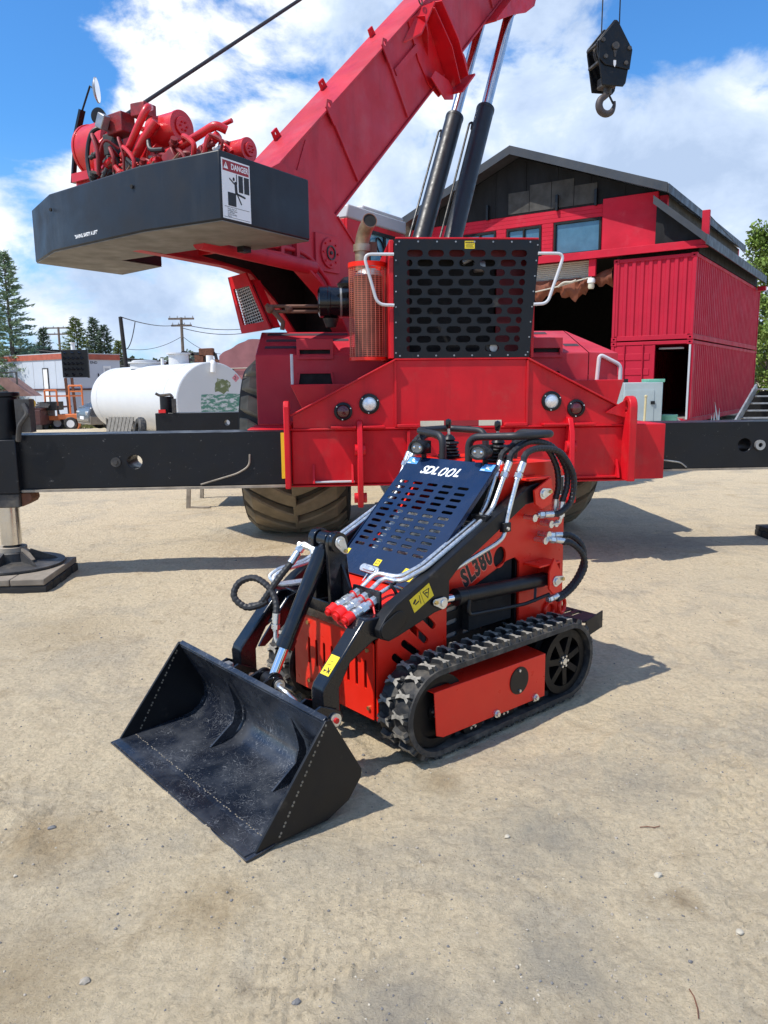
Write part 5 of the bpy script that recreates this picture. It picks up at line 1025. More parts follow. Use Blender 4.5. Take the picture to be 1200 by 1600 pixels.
    P('muffler', G().cyl((gx+0.01, gy, 1.74), (gx+0.01, gy, 2.44), 0.128, 26), 'muff'); P('muffler_top', G().lathe([(0.128, 2.441), (0.10, 2.49), (0.062, 2.51)], (gx+0.01, gy, 0), (0, 0, 1), 24), 'steel')
    MT['stk'] = mat('heat_stained_exhaust_steel', (0.34, 0.27, 0.20), 0.45, metal=0.6, var=0.3, vscale=8)
    st = P('exhaust_stack', G().tube(fil([(gx-0.045, gy, 2.49), (gx-0.045, gy, 2.74), (gx-0.015, gy-0.06, 2.835), (gx+0.015, gy-0.22, 2.875)], 0.07), 0.062, 22, caps=False).lathe([(0.062, 0), (0.076, 0), (0.076, 0.06), (0.062, 0.06)], (gx-0.045, gy, 2.655), (0, 0, 1), 22, True), 'stk')
    d = V((0.03, -0.16, 0.04)).normalized(); e = V((gx+0.015, gy-0.22, 2.875)); P('stack_mouth', G().lathe([(0.0, -0.10), (0.055, -0.10), (0.057, 0.001)], e, d, 22), 'void', st); P('stack_rim', G().lathe([(0.0565, 0.0), (0.0635, 0.0), (0.0635, 0.006), (0.0565, 0.006)], e, d, 22, True), 'muff', st); P('stack_bracket', G().box(gx+0.0, gx+0.09, gy, gy+0.05, 2.63, 2.74), 'muff', st)
    ac = P('air_cleaner', G().lathe([(0.11, -1.275), (0.150, -1.255), (0.152, -1.18), (0.158, -1.175), (0.158, -1.155), (0.150, -1.15), (0.150, -0.90), (0.11, -0.88)], (0, 1.0, 2.29), (1, 0, 0), 32), 'bblk'); P('band_clamp', G().lathe([(0.151, -1.06), (0.155, -1.06), (0.155, -1.04), (0.151, -1.04)], (0, 1.0, 2.29), (1, 0, 0), 32, True), 'steel', ac); P('dust_bowl', G().lathe([(0.02, 2.12), (0.05, 2.05), (0.08, 2.135)], (-1.15, 1.0, 0), (0, 0, 1), 16), 'rubber', ac)
    P('intake_hat', G().lathe([(0.10, 2.40), (0.11, 2.43), (0.05, 2.49), (0.0, 2.50)], (-0.98, 0.75, 0), (0, 0, 1), 20), 'black')
    # ---- fenders with steps and grip strips
    def fender(s, x0, x1, cham):
        a, b = (x0, x1); f0 = 1.0
        out = P('fender', G().prism([(f0, 1.10), (f0, 1.79), (f0+0.85, 2.06), (3.4, 2.06), (3.4, 1.10)], 'x', a, b), 'fred', bevel=0.012)
        if cham: P('fender_corner', G().add([(b+0.001, f0, 1.10), (b+0.001, f0, 1.79), (b+0.001, f0+0.85, 2.06), (b+0.30, f0+0.0, 1.10), (b+0.30, f0+0.0, 1.78), (b+0.02, f0+0.85, 2.055), (b+0.30, 3.4, 1.10), (b+0.30, 3.4, 1.78), (b+0.02, 3.4, 2.055), (b+0.001, 3.4, 1.10), (b+0.001, 3.4, 2.05)], [(0, 3, 4, 1), (1, 4, 5, 2), (4, 7, 8, 5), (3, 6, 7, 4), (6, 9, 10, 8, 7)]), 'fred', out, smooth=0.2)
        sl = 0.27/0.85; MT.setdefault('grip', mat('dark_grip_strip', (0.05, 0.035, 0.045), 0.85, var=0.2))
        for xa, xb, t in ((0.06, 0.72, 0.88), (0.06, 0.30, 0.60), (0.33, 0.72, 0.62), (0.06, 0.40, 0.30), (0.78, 0.97, 0.32)):
            xa, xb = a+(b-a)*xa, a+(b-a)*xb; y = f0+0.85*t; z = 1.79+0.27*t
            P('grip_strip', G().add([(xa, y-0.045, z-0.045*sl+0.003), (xb, y-0.045, z-0.045*sl+0.003), (xb, y+0.045, z+0.045*sl+0.003), (xa, y+0.045, z+0.045*sl+0.003)], [(0, 1, 2, 3)]), 'grip', out)
        sx = a+(b-a)*0.45; w = 0.36
        st = P('step_box', G().plate([(sx-w/2, 1.74), (sx+w/2, 1.74), (sx+w/2, 1.94), (sx-w/2, 1.94)], [[(sx-w/2+0.03, 1.77), (sx+w/2-0.03, 1.77), (sx+w/2-0.03, 1.835), (sx-w/2+0.03, 1.835)]], 'y', f0-0.02, f0+0.015), 'fred', bevel=0.004)
        P('step_cavity', G().box(sx-w/2+0.01, sx+w/2-0.01, f0+0.018, f0+0.02, 1.75, 1.86), 'void', st); P('step_top', G().box(sx-w/2, sx+w/2, f0+0.016, f0+0.50, 1.925, 1.94), 'fred', st); 
        for xx in (sx-w/2, sx+w/2-0.012): P('step_side', G().prism([(f0+0.016, 1.75), (f0+0.016, 1.923), (f0+0.45, 1.923)], 'x', xx, xx+0.012), 'fred', st)
        P('step_recess', G().plate([(sx-w/2-0.01, 1.47), (sx+w/2+0.01, 1.47), (sx+w/2-0.01, 1.62), (sx-w/2+0.01, 1.62)], [[(sx-w/2+0.01, 1.48), (sx+w/2-0.01, 1.48), (sx+w/2-0.03, 1.605), (sx-w/2+0.03, 1.605)]], 'y', f0-0.022, f0-0.003), 'fred', st); P('recess_back', G().box(sx-w/2+0.005, sx+w/2-0.005, f0-0.0028, f0-0.001, 1.475, 1.612), 'void', st)
    fender(-1, -1.90, -0.60, False); fender(1, 0.62, 1.46, True)
    for s, pts in ((-1, [(-1.545, 1.50), (-0.62, 1.50), (-0.62, 1.20), (-1.43, 1.20), (-1.43, 1.255)]), (1, [(0.60, 1.515), (1.62, 1.515), (1.555, 1.27), (1.50, 1.20), (0.60, 1.20)])):
        P('step_bin', G().prism(pts, 'y', 0.45, 0.97), 'cred', bevel=0.008)
    P('running_board', G().box(-1.93, -1.545, 0.25, 0.98, 1.085, 1.105), 'cred', bevel=0.004)
    P('handrail', G().cyl((-1.525, 0.50, 1.50), (-1.525, 0.50, 1.775), 0.014, 8), 'rail'); P('handrail', G().tube(fil([(1.535, 0.98, 1.42), (1.56, 0.98, 1.77), (1.785, 0.98, 1.66), (1.785, 0.98, 1.50)], 0.05), 0.020, 10), 'rail')
    # ---- tyres with chevron lugs
    R, Wt = 0.925, 1.05
    prof = [(0.40, -0.42), (0.55, -0.47), (0.72, -0.515), (0.79, -0.505), (0.815, -0.46), (0.845, -0.30), (0.855, 0.0), (0.845, 0.30), (0.815, 0.46), (0.79, 0.505), (0.72, 0.515), (0.55, 0.47), (0.40, 0.42)]
    tyre_g = G().lathe(prof, (0, 0, 0), (1, 0, 0), 48)
    def lugmesh(f):
        g = G(); n = 6; vs = []
        for i in range(n+1):
            t = i/n; x = f*(-0.015 + 0.505*t); ang = 0.02 + 0.30*t**1.25; wd = 0.082 + 0.028*t; rr = R - 0.060*t*t; r0 = 0.80 - 0.03*t*t
            if t > 0.97: rr -= 0.06; wd *= 0.85
            for a, r in ((ang-wd*1.15, r0), (ang-wd, rr-0.012), (ang-wd*0.8, rr), (ang+wd*0.8, rr), (ang+wd, rr-0.012), (ang+wd*1.15, r0)): vs.append((x, r*sin(a), r*cos(a)))
        g.v = vs; m = 6
        g.f = [(i*m+k, i*m+k+1, (i+1)*m+k+1, (i+1)*m+k) for i in range(n) for k in range(m-1)] + [tuple(range(m))[::-1], tuple(n*m+k for k in range(m))]
        if f < 0: g.f = [q[::-1] for q in g.f]
        g.mi = [0]*len(g.f); return g
    lug_me = None; first = None
    for x, y, al, lugs in ((-1.375, 1.93, radians(-3), True), (1.05, 1.98, radians(2), True), (-1.25, 7.2, 0.0, False), (1.25, 7.2, 0.0, False)):
        if first is None: ty = P('tyre', tyre_g, 'tyred', raw=True, smooth=0.8); first = ty
        else: ty = inst(first, T)
        ty.location = (x, y, R-0.045); ty.rotation_euler = (0, 0, al)
        if lugs or True:
            for k in range(22):
                for f in (1, -1):
                    mx = Matrix.Rotation(2*pi*(k + (0.5 if f < 0 else 0))/22, 4, 'X')
                    if lug_me is None: lug_me = {}
                    if f not in lug_me: o = obj('tread_lug', lugmesh(f), 'tyre', ty, smooth=0.5); lug_me[f] = o; o.matrix_basis = mx
                    else: inst(lug_me[f], ty, mx=mx)
        obj('wheel_rim', G().lathe([(0.0, 0.30), (0.16, 0.30), (0.20, 0.16), (0.38, 0.16), (0.41, 0.40)], (0, 0, 0), (1 if x > 0 else -1, 0, 0), 32), 'cred', ty); obj('hub', G().cyl((-0.4, 0, 0), (0.4, 0, 0), 0.22, 20), 'dsteel', ty)
    P('axle', G().cyl((-1.2, 1.95, 0.88), (0.9, 1.95, 0.88), 0.16, 16).sphere((-0.15, 1.95, 0.88), 0.34, 16), 'dsteel', raw=True); P('axle', G().cyl((-1.2, 7.2, 0.88), (1.2, 7.2, 0.88), 0.16, 16), 'dsteel', raw=True)
    # ---- rear outrigger beams and jacks
    def beam(name, x0, x1, y0, y1, holes, z0=0.628, z1=1.095):
        return P(name, G().plate([(x0, z0), (x1, z0), (x1, z1), (x0, z1)], holes, 'y', y0, y1), 'beam', bevel=0.006)
    bl = beam('outrigger_beam', -4.35, -1.2, 0.02, 0.385, [ell(-2.885, 0.852, 0.062, 0.060, 18)])
    P('beam_flange', G().box(-4.30, -1.545, -0.012, 0.40, 0.606, 0.626), 'tan', bl); P('beam_plug', G().cyl((-3.045, 0.019, 0.852), (-3.045, 0.005, 0.852), 0.042, 16).cyl((-3.045, 0.004, 0.852), (-3.045, -0.008, 0.852), 0.02, 6), 'dsteel', bl); P('yellow_stripe', G().box(-1.622, -1.592, 0.0165, 0.019, 0.68, 1.085), 'yel', bl)
    P('stop_rod', G().tube(fil([(-2.33, 0.012, 0.642), (-2.0, 0.012, 0.735), (-1.90, 0.012, 0.80), (-1.895, 0.012, 0.90)], 0.08), 0.008, 6), 'tan', bl)
    def hole_wall(par, x, z, y0, y1): pass
    br = beam('outrigger_beam', 1.2, 4.45, 0.42, 0.80, [ell(2.84, 0.872, 0.066, 0.066, 18)], 0.652, 1.098)
    P('beam_flange', G().box(1.87, 4.40, 0.405, 0.815, 0.632, 0.650), 'tan', br); P('beam_fitting', G().lathe([(0.022, 0), (0.05, 0), (0.05, 0.03), (0.022, 0.03)], (2.985, 0.419, 0.872), (0, -1, 0), 16, True), 'steel', br); P('stop_rod', G().tube(fil([(1.90, 0.41, 0.76), (2.20, 0.41, 0.715), (2.26, 0.41, 0.665)], 0.05), 0.008, 6), 'steel', br)
    def jack(xj, yj, zg):
        def J(name, g, m, par=None, **k): return obj(name, g, m, par or T, **k)
        j = J('jack', G().box(xj-0.153, xj+0.153, yj-0.153, yj+0.153, 0.692, 1.105).cyl((xj, yj, 1.05), (xj, yj, 1.43), 0.135, 24).cyl((xj, yj, 1.43), (xj, yj, 1.465), 0.150, 24), 'beam', bevel=0.006)
        J('jack_collar', G().box(xj-0.14, xj+0.14, yj-0.14, yj+0.14, 0.582, 0.691), 'dsteel', j, bevel=0.008); J('collar_bracket', G().prism([(xj+0.141, 0.691), (xj+0.212, 0.691), (xj+0.221, 0.640), (xj+0.203, 0.612), (xj+0.141, 0.582)], 'y', yj-0.10, yj+0.08), 'rust', j, bevel=0.006)
        J('jack_rod', G().cyl((xj, yj, zg+0.165), (xj, yj, 0.582), 0.076, 26), 'chrome2', j); J('rod_ball', G().cyl((xj, yj, zg+0.12), (xj, yj, zg+0.165), 0.050, 20), 'dsteel', j)
        ft = J('jack_foot', G().lathe([(0.385, zg+0.002), (0.385, zg+0.016), (0.28, zg+0.024), (0.12, zg+0.036), (0.12, zg+0.10), (0.09, zg+0.13), (0.0, zg+0.13)], (xj, yj, 0), (0, 0, 1), 40), 'dsteel')
        for k in range(6):
            a = k*pi/3+0.35; J('foot_gusset', G().prism([(0.11, zg+0.034), (0.33, zg+0.018), (0.31, zg+0.034), (0.13, zg+0.115)], 'y', -0.008, 0.008).xf(Matrix.Translation((xj, yj, 0)) @ Matrix.Rotation(a, 4, 'Z')), 'dsteel', ft)
        J('foot_clip', G().bar((xj+0.10, yj-0.05, zg+0.13), (xj+0.18, yj-0.09, zg+0.04), 0.042, 0.028), 'tan', ft); J('foot_collar', G().lathe([(0.07, zg+0.10), (0.11, zg+0.10), (0.11, zg+0.145), (0.07, zg+0.145)], (xj, yj, 0), (0, 0, 1), 24, True), 'tan', ft)
        return j
    MT['chrome2'] = mat('hard_chrome_jack_rod', (0.62, 0.61, 0.60), 0.2, metal=1.0, var=0.12, rvar=0.06)
    j = jack(-3.615, 0.10, 0.108); P('jack_valve', G().box(-3.84, -3.72, -0.02, 0.10, 1.12, 1.40).tube(fil([(-3.76, -0.03, 1.36), (-3.72, -0.06, 1.28), (-3.80, -0.06, 1.18), (-3.83, -0.03, 1.05)], 0.03), 0.022, 8), 'dsteel', j)
    jack(3.58, 0.56, 0.0)
    # front outriggers
    bf = beam('outrigger_beam', -4.40, -0.9, 8.0, 8.4, [ell(-3.08, 0.80, 0.055, 0.055, 14)], 0.62, 0.995); jf = P('jack', G().cyl((-4.21, 8.2, 0.60), (-4.21, 8.2, 1.30), 0.13, 20).box(-4.36, -4.06, 8.05, 8.35, 0.45, 0.619).cyl((-4.21, 8.2, -0.10), (-4.21, 8.2, 0.449), 0.08, 16).cyl((-4.21, 8.2, -0.165), (-4.21, 8.2, -0.08), 0.35, 24), 'beam')
    P('jack_hook', G().tube(fil([(-4.37, 8.0, 1.36), (-4.30, 8.0, 1.32), (-4.10, 8.0, 1.34), (-4.07, 8.0, 1.30)], 0.03), 0.025, 8).box(-4.08, -4.01, 7.98, 8.05, 0.998, 1.26), 'dsteel', jf); P('red_cap', G().box(-4.33, -4.2, 7.96, 7.999, 0.999, 1.06), 'rcap', jf)
    beam('outrigger_beam', 0.9, 4.40, 8.0, 8.4, [], 0.62, 0.995)
    # ---- slewing upper structure
    P('turntable', G().cyl((-0.75, 3.1, 1.55), (-0.75, 3.1, 2.02), 0.75, 40), 'dsteel')
    def sq(pts, a, b): return G().prism(pts, 'x', a, b)
    up = Q('frame_plate', sq([(0.3, 2.78), (1.66, 2.82), (2.08, 2.74), (2.48, 2.50), (2.88, 2.0), (4.3, 2.0), (4.3, 2.55), (3.30, 3.02), (2.86, 3.36), (2.35, 3.70), (1.90, 3.74), (1.0, 3.25), (0.3, 3.22)], -1.03, -0.99), 'fred')
    Q('frame_plate', sq([(0.3, 2.78), (1.66, 2.76), (2.0, 2.72), (2.40, 2.45), (2.88, 2.0), (4.3, 2.0), (4.3, 2.55), (3.30, 3.02), (2.86, 3.36), (2.35, 3.70), (1.90, 3.74), (1.0, 3.25), (0.3, 3.22)], -1.60, -1.56), 'fred')
    for x0, x1, pl in ((-1.03, -0.82, [(0.3, 2.775), (1.66, 2.815), (2.08, 2.735), (2.48, 2.495), (2.88, 1.995)]), (-1.66, -1.54, [(0.3, 2.775), (1.66, 2.755), (2.0, 2.715), (2.40, 2.445), (2.88, 1.995)])):
        for a, b in zip(pl, pl[1:]):
            dx, dz = b[0]-a[0], b[1]-a[1]; l = sqrt(dx*dx+dz*dz); nx, nz_ = -dz/l*0.022, dx/l*0.022
            Q('frame_flange', sq([a, b, (b[0]-nx, b[1]-nz_), (a[0]-nx, a[1]-nz_)], x0, x1), 'fred', up)
    Q('frame_shade_sheet', sq([(1.30, 2.80), (2.0, 2.74), (2.40, 2.47), (2.85, 2.03), (2.94, 2.03), (2.94, 3.2), (1.30, 3.2)], -1.558, -1.550), 'void', up); Q('frame_shade_sheet', sq([(1.30, 2.84), (2.08, 2.76), (2.46, 2.53), (2.85, 2.03), (2.94, 2.03), (2.94, 3.2), (1.30, 3.2)], -1.040, -1.032), 'void', up)  # near-black sheets colour the inside of the frame as shade
    Q('frame_cross_plate', G().box(-1.559, -1.031, 0.30, 0.34, 2.78, 3.2).box(-1.559, -1.031, 1.25, 1.28, 2.80, 3.2), 'cred', up); Q('frame_top', G().box(-1.559, -1.031, 0.3, 1.0, 3.19, 3.22), 'fred', up); Q('frame_inner', G().box(-1.559, -1.031, 2.95, 3.0, 2.0, 3.3), 'void', up)
    Q('frame_edge', G().add([( -0.97, 2.86, 3.375), (-1.07, 2.86, 3.375), (-1.07, 3.32, 3.03), (-0.97, 3.32, 3.03), (-0.97, 2.86, 3.355), (-1.07, 2.86, 3.355), (-1.07, 3.32, 3.01), (-0.97, 3.32, 3.01)], [(0, 1, 2, 3), (7, 6, 5, 4), (0, 3, 7, 4), (1, 5, 6, 2), (2, 6, 7, 3), (0, 4, 5, 1)]), 'fred', up)
    fl = Q('pivot_flange', G().box(-0.99, -0.965, 2.42, 2.86, 2.74, 3.14).cyl((-0.965, 2.665, 2.945), (-0.945, 2.665, 2.945), 0.165, 28), 'fred', bevel=0.004)
    Q('flange_ring', G().lathe([(0.065, 0), (0.08, 0), (0.08, 0.014), (0.065, 0.014)], (-0.945, 2.665, 2.945), (1, 0, 0), 24, True).cyl((-0.945, 2.665, 2.945), (-0.925, 2.665, 2.945), 0.02, 8), 'dsteel', fl)
    for k in range(8): a = 2*pi*k/8; Q('bolt', G().cyl((-0.945, 2.665+0.13*cos(a), 2.945+0.13*sin(a)), (-0.930, 2.665+0.13*cos(a), 2.945+0.13*sin(a)), 0.012, 6), 'cred', fl)
    # pipes along the frame
    Q('frame_pipe', G().tube(fil([(-0.93, 1.25, 2.80), (-0.93, 1.70, 2.89), (-0.93, 2.10, 2.89), (-0.93, 2.30, 2.83), (-0.93, 2.60, 2.62), (-0.93, 2.66, 2.45)], 0.10), 0.024, 10), 'fred'); Q('frame_pipe', G().tube(fil([(-0.93, 1.25, 2.74), (-0.93, 1.80, 2.82), (-0.93, 2.15, 2.79), (-0.93, 2.45, 2.62), (-0.93, 2.58, 2.40)], 0.10), 0.024, 10), 'fred')
    Q('frame_drum', G().cyl((-0.88, 0.6, 2.775), (-0.88, 2.25, 2.73), 0.075, 18), 'fred')
    for y in (1.75, 2.0): Q('pipe_clamp', G().box(-0.96, -0.89, y, y+0.05, 2.78, 2.95), 'fred')
    # ---- counterweight
    top = [(0, 0.0), (0, 1.09), (-0.70, 1.15), (-0.70, 0.80), (-2.19, 0.80), (-2.19, 1.33), (-3.02, 1.48), (-3.02, 0.40), (-2.28, 0.10), (-0.85, -0.045)]
    def rb(p): return p
    g = G().prism(top, 'z', 2.757, 3.268)
    cw = Q('counterweight', g, 'cw', bevel=0.012)
    Q('counterweight_base', G().prism([(x*0.995-0.008, y*0.985+0.012) for x, y in top], 'z', 2.750, 2.756), 'cwu', cw)
    Q('notch_cheek', G().prism([(-0.70, 0.90), (-0.62, 0.90), (-0.62, 1.0), (-0.70, 1.0)], 'z', 2.70, 2.75), 'black', cw)
    for x, y in ((-0.955, -0.040), (-2.24, 0.085)): Q('drain_hole', G().cyl((x, y, 3.12), (x, y-0.012, 3.12), 0.016, 12), 'void', cw)
    MT['stain'] = mat('pale_drip_stain', (0.085, 0.088, 0.095), 0.6, var=0.3, vscale=20)
    for x, y in ((-0.955, -0.0375), (-2.24, 0.083)):
        n = V((0.105, -0.99, 0)) if x > -1 else V((-0.2, -0.98, 0)); 
    dm = CM @ SK @ frame((0.0008, 0.30, 2.99), (0, 1, 0), (1, 0, 0))
    def dq(name, g, m, par): return obj(name, g.xf(dm), m, par)
    def rr(a, b, c, d, z0=0.0, z1=0.0008): return G().plate([(a, c), (b, c), (b, d), (a, d)], [], 'z', z0, z1)
    ds = dq('danger_sign', rr(-0.285, 0.03, -0.215, 0.225), 'wht', T)
    dq('sign_header', rr(-0.272, 0.018, 0.135, 0.213, 0.0008, 0.0014), 'dred', ds); dq('sign_lettering', G().merge(textg('DANGER', 0.058, 0.0003, 0.82, 0, 0.0015), Matrix.Translation((-0.085, 0.174, 0.0020))).plate([(-0.262, 0.152), (-0.212, 0.152), (-0.237, 0.200)], [], 'z', 0.0014, 0.0022), 'wht', ds); dq('sign_mark', slotg if False else G().plate(slot((-0.237, 0.168), (-0.237, 0.184), 0.006), [], 'z', 0.0022, 0.0028), 'dred', ds)
    g = G()
    for q in (slot((-0.20, 0.085), (-0.150, 0.055), 0.011), slot((-0.135, 0.06), (-0.130, -0.01), 0.028), slot((-0.125, -0.015), (-0.035, -0.030), 0.016), slot((-0.12, -0.02), (-0.078, -0.085), 0.013), slot((-0.122, 0.06), (-0.122, 0.125), 0.009), ell(-0.155, 0.088, 0.012, 0.014, 10)): g.plate(q, [], 'z', 0.0014, 0.0020)
    for a, b, c, d in ((-0.102, -0.052, 0.0, 0.125), (-0.040, 0.018, 0.0, 0.125), (-0.225, -0.135, -0.115, -0.015), (-0.265, 0.012, -0.1265, -0.1235), (-0.272, 0.018, -0.204, -0.2015)): g.merge(rr(a, b, c, d, 0.0014, 0.0019))
    for k, s in enumerate(('Keep clear of', 'swinging crane', 'to prevent', 'serious bodily', 'injury.')): g.merge(textg(s, 0.019, 0.0002, 0.95, 0, 0.0, 'LEFT'), Matrix.Translation((-0.235, -0.139-0.0135*k, 0.0012)))
    dq('sign_print', g, 'ink', ds)
    a, b = V((-0.85, -0.045)), V((-2.28, 0.10)); t = (a-b).normalized(); n = V((t.y, -t.x)); p = b + t*0.58 + n*0.0012
    mo = CM @ SK @ frame((p.x, p.y, 2.835), (t.x, t.y, 0), (n.x, n.y, 0)); obj('motto_lettering', textg('"SAVING, SAFETY A LIFT"', 0.042, 0.0004, 0.80, 0.0, 0.0012).xf(mo), 'wht', cw)
    # ---- winches and lines on top of the counterweight
    MT['gfoil'] = mat('grimy_winch_red_paint', (0.26, 0.012, 0.014), 0.5, var=0.3, vscale=12, dust=(0.05, 0.03, 0.025), dscale=14, dlo=0.45, dhi=0.7, dmax=0.7)
    wd = Q('winch_drum', G().cyl((-2.60, 0.9, 3.86), (-2.21, 0.9, 3.86), 0.258, 40).cyl((-2.63, 0.9, 3.86), (-2.60, 0.9, 3.86), 0.268, 40).cyl((-2.21, 0.9, 3.86), (-2.17, 0.9, 3.86), 0.270, 40), 'foil', bevel=0.004)
    Q('winch_foot', G().box(-2.58, -2.24, 0.62, 1.15, 3.27, 3.60), 'foil', wd, bevel=0.01); Q('winch_foot', G().box(-2.56, -2.22, 0.56, 0.66, 3.50, 3.58), 'foil', wd)
    Q('winch_frame', G().prism([(0.55, 3.27), (0.55, 3.75), (0.75, 4.0), (1.05, 4.0), (1.2, 3.27)], 'x', -2.19, -2.15).prism([(0.55, 3.27), (0.55, 3.6), (0.75, 3.85), (1.05, 3.85), (1.2, 3.27)], 'x', -1.42, -1.38), 'foil', bevel=0.006)
    g = G().cyl((-2.14, 0.9, 3.62), (-1.43, 0.9, 3.62), 0.20, 24)
    Q('rope_drum', g, 'dsteel')
    rnd = random.Random(11)
    for x, y, z, sx, sy, sz in ((-2.02, 0.66, 3.78, 0.22, 0.16, 0.26), (-1.85, 0.62, 3.92, 0.30, 0.22, 0.24), (-1.62, 0.70, 4.02, 0.24, 0.22, 0.16), (-1.95, 0.56, 3.55, 0.20, 0.14, 0.22), (-1.62, 0.52, 3.48, 0.26, 0.16, 0.20), (-1.30, 0.50, 3.42, 0.22, 0.14, 0.18), (-1.02, 0.48, 3.46, 0.20, 0.16, 0.16), (-0.72, 0.56, 3.44, 0.22, 0.16, 0.20), (-0.52, 0.62, 3.50, 0.14, 0.14, 0.16), (-1.48, 0.60, 3.66, 0.16, 0.12, 0.30)):
        Q('valve_block', G().obox((x, y, z), (sx*0.72, sy*0.75, sz*0.75), Matrix.Rotation(rnd.uniform(-0.5, 0.5), 3, 'Y') @ Matrix.Rotation(rnd.uniform(-0.4, 0.4), 3, 'Z')), ('gfoil' if rnd.random() < 0.6 else 'foil') if rnd.random() < 0.8 else 'dsteel', bevel=0.010)
    for k in range(13):
        x = -2.05+1.65*k/12+rnd.uniform(-0.08, 0.08); z = 3.36+rnd.uniform(0.0, 0.12); h_ = (0.42 if x < -1.35 else 0.20)*rnd.uniform(0.5, 1.0); x2 = x+rnd.uniform(-0.25, 0.25); y = rnd.uniform(0.40, 0.52)
        Q('hydraulic_line', G().tube(spl([(x, y, z), (x+0.03, y-0.02, z+h_*0.5), (x2*0.6+x*0.4, y, z+h_), (x2, y+0.10, z+h_*0.8)], 5), rnd.choice((0.012, 0.018, 0.022)), 8), rnd.choice(('gfoil', 'foil', 'hose', 'gfoil')))
    for k in range(80):
        x = rnd.uniform(-2.15, -0.35); y = rnd.uniform(0.40, 0.62); z = 3.32 + rnd.random()*(0.58 if x < -1.3 else 0.28)*rnd.random() ; a = rnd.uniform(-1.2, 1.2); l = rnd.uniform(0.05, 0.14)
        d_ = V((cos(a), rnd.uniform(-0.5, 0.5), sin(a))).normalized(); r_ = rnd.uniform(0.015, 0.036); Q('pipe_union', G().cyl((x, y, z), V((x, y, z))+d_*l, r_, 10).cyl(V((x, y, z))+d_*l*0.4, V((x, y, z))+d_*l*0.6, r_*1.35, 6), ('foil', 'foil', 'dsteel', 'rust', 'gfoil')[k % 5])
    def motor(x, y, z, r, l):
        m_ = Q('winch_motor', G().cyl((x-l, y, z), (x, y, z), r, 32).cyl((x-0.02, y, z), (x+0.012, y, z), r*1.04, 32).cyl((x+0.012, y, z), (x+0.03, y, z), r*0.62, 28), 'foil', bevel=0.004)
        for k in range(6): a = pi*k/3; Q('bolt', G().cyl((x+0.03, y+r*0.28*cos(a), z+r*0.28*sin(a)), (x+0.042, y+r*0.28*cos(a), z+r*0.28*sin(a)), r*0.07, 6), 'cred', m_)
    motor(-1.13, 0.70, 3.80, 0.135, 0.34); motor(-0.32, 0.68, 3.47, 0.095, 0.22)
    for pts, r in (([(-1.25, 0.50, 3.50), (-0.98, 0.52, 3.56), (-0.56, 0.55, 3.68), (-0.50, 0.62, 3.64)], 0.036), ([(-1.70, 0.50, 3.60), (-1.58, 0.46, 3.62), (-1.42, 0.46, 3.80), (-1.34, 0.50, 3.95), (-1.42, 0.6, 3.99)], 0.034), ([(-1.52, 0.50, 3.58), (-1.36, 0.48, 3.70), (-1.26, 0.52, 3.82)], 0.042), ([(-0.90, 0.52, 3.42), (-0.66, 0.54, 3.52), (-0.54, 0.56, 3.60)], 0.038), ([(-0.62, 0.60, 3.40), (-0.50, 0.56, 3.52), (-0.42, 0.58, 3.44)], 0.026), ([(-1.10, 0.66, 3.66), (-0.75, 0.72, 3.72), (-0.55, 0.74, 3.76)], 0.020)):
        Q('hydraulic_pipe', G().tube(fil(pts, 0.08), r, 12), 'foil')
    for pts in ([(-1.98, 0.54, 3.92), (-2.10, 0.48, 3.86), (-2.16, 0.46, 3.66), (-2.10, 0.44, 3.44), (-2.0, 0.44, 3.36)], [(-1.60, 0.45, 3.55), (-1.45, 0.42, 3.45), (-1.40, 0.42, 3.35)], [(-1.35, 0.50, 3.70), (-1.28, 0.46, 3.58), (-1.12, 0.46, 3.55)]):
        Q('hose', G().tube(spl(pts), 0.020, 8), 'hose')
    Q('valve_cap', G().obox((-1.93, 0.48, 3.93), (0.10, 0.08, 0.13), Matrix.Rotation(0.5, 3, 'Y')), 'steel', bevel=0.008)
    for k in range(9): Q('hose_end', G().cyl((-1.75+0.16*k, 0.42, 3.36+0.03*(k % 3)), (-1.70+0.16*k, 0.46, 3.46+0.03*(k % 2)), 0.018, 6), 'rust' if k % 2 else 'steel')
    # mirror and lamp on a bent post
    mp = Q('mirror_post', G().bar((-3.0, 0.9, 3.62), (-2.90, 0.9, 4.06), 0.045, 0.03).bar((-2.90, 0.9, 4.05), (-2.77, 0.9, 4.30), 0.06, 0.035).tube([(-2.78, 0.9, 4.28), (-2.62, 0.9, 4.50), (-2.56, 0.9, 4.46)], 0.010, 6), 'black')
    d = V((0.751, 0.607, 0.03)).normalized(); MT['mback'] = mat('mirror_glass', (0.8, 0.82, 0.85), 0.05, metal=1.0, var=0.02, rvar=0.01)
    Q('mirror', G().lathe([(0.0, -0.03), (0.08, -0.02), (0.118, 0.0), (0.118, 0.012), (0.112, 0.012)], (-2.525, 0.9, 4.44), d, 28), 'steel', mp); Q('mirror_glass', G().cyl(V((-2.525, 0.9, 4.44))+d*0.008, V((-2.525, 0.9, 4.44))+d*0.013, 0.112, 28), 'mback', mp)
    d = V((0.35, -0.93, -0.1)).normalized(); c = V((-2.49, 0.88, 4.185)); fl_ = Q('flood_lamp', G().lathe([(0.0, -0.09), (0.05, -0.08), (0.075, -0.01), (0.080, 0.012), (0.066, 0.014)], c, d, 24), 'black'); Q('lens', G().cyl(c+d*0.004, c+d*0.010, 0.066, 24), 'lens', fl_); Q('lamp_arm', G().tube([(-2.50, 0.92, 4.10), (-2.56, 0.95, 4.04), (-2.48, 0.95, 3.94)], 0.022, 8), 'black', fl_)
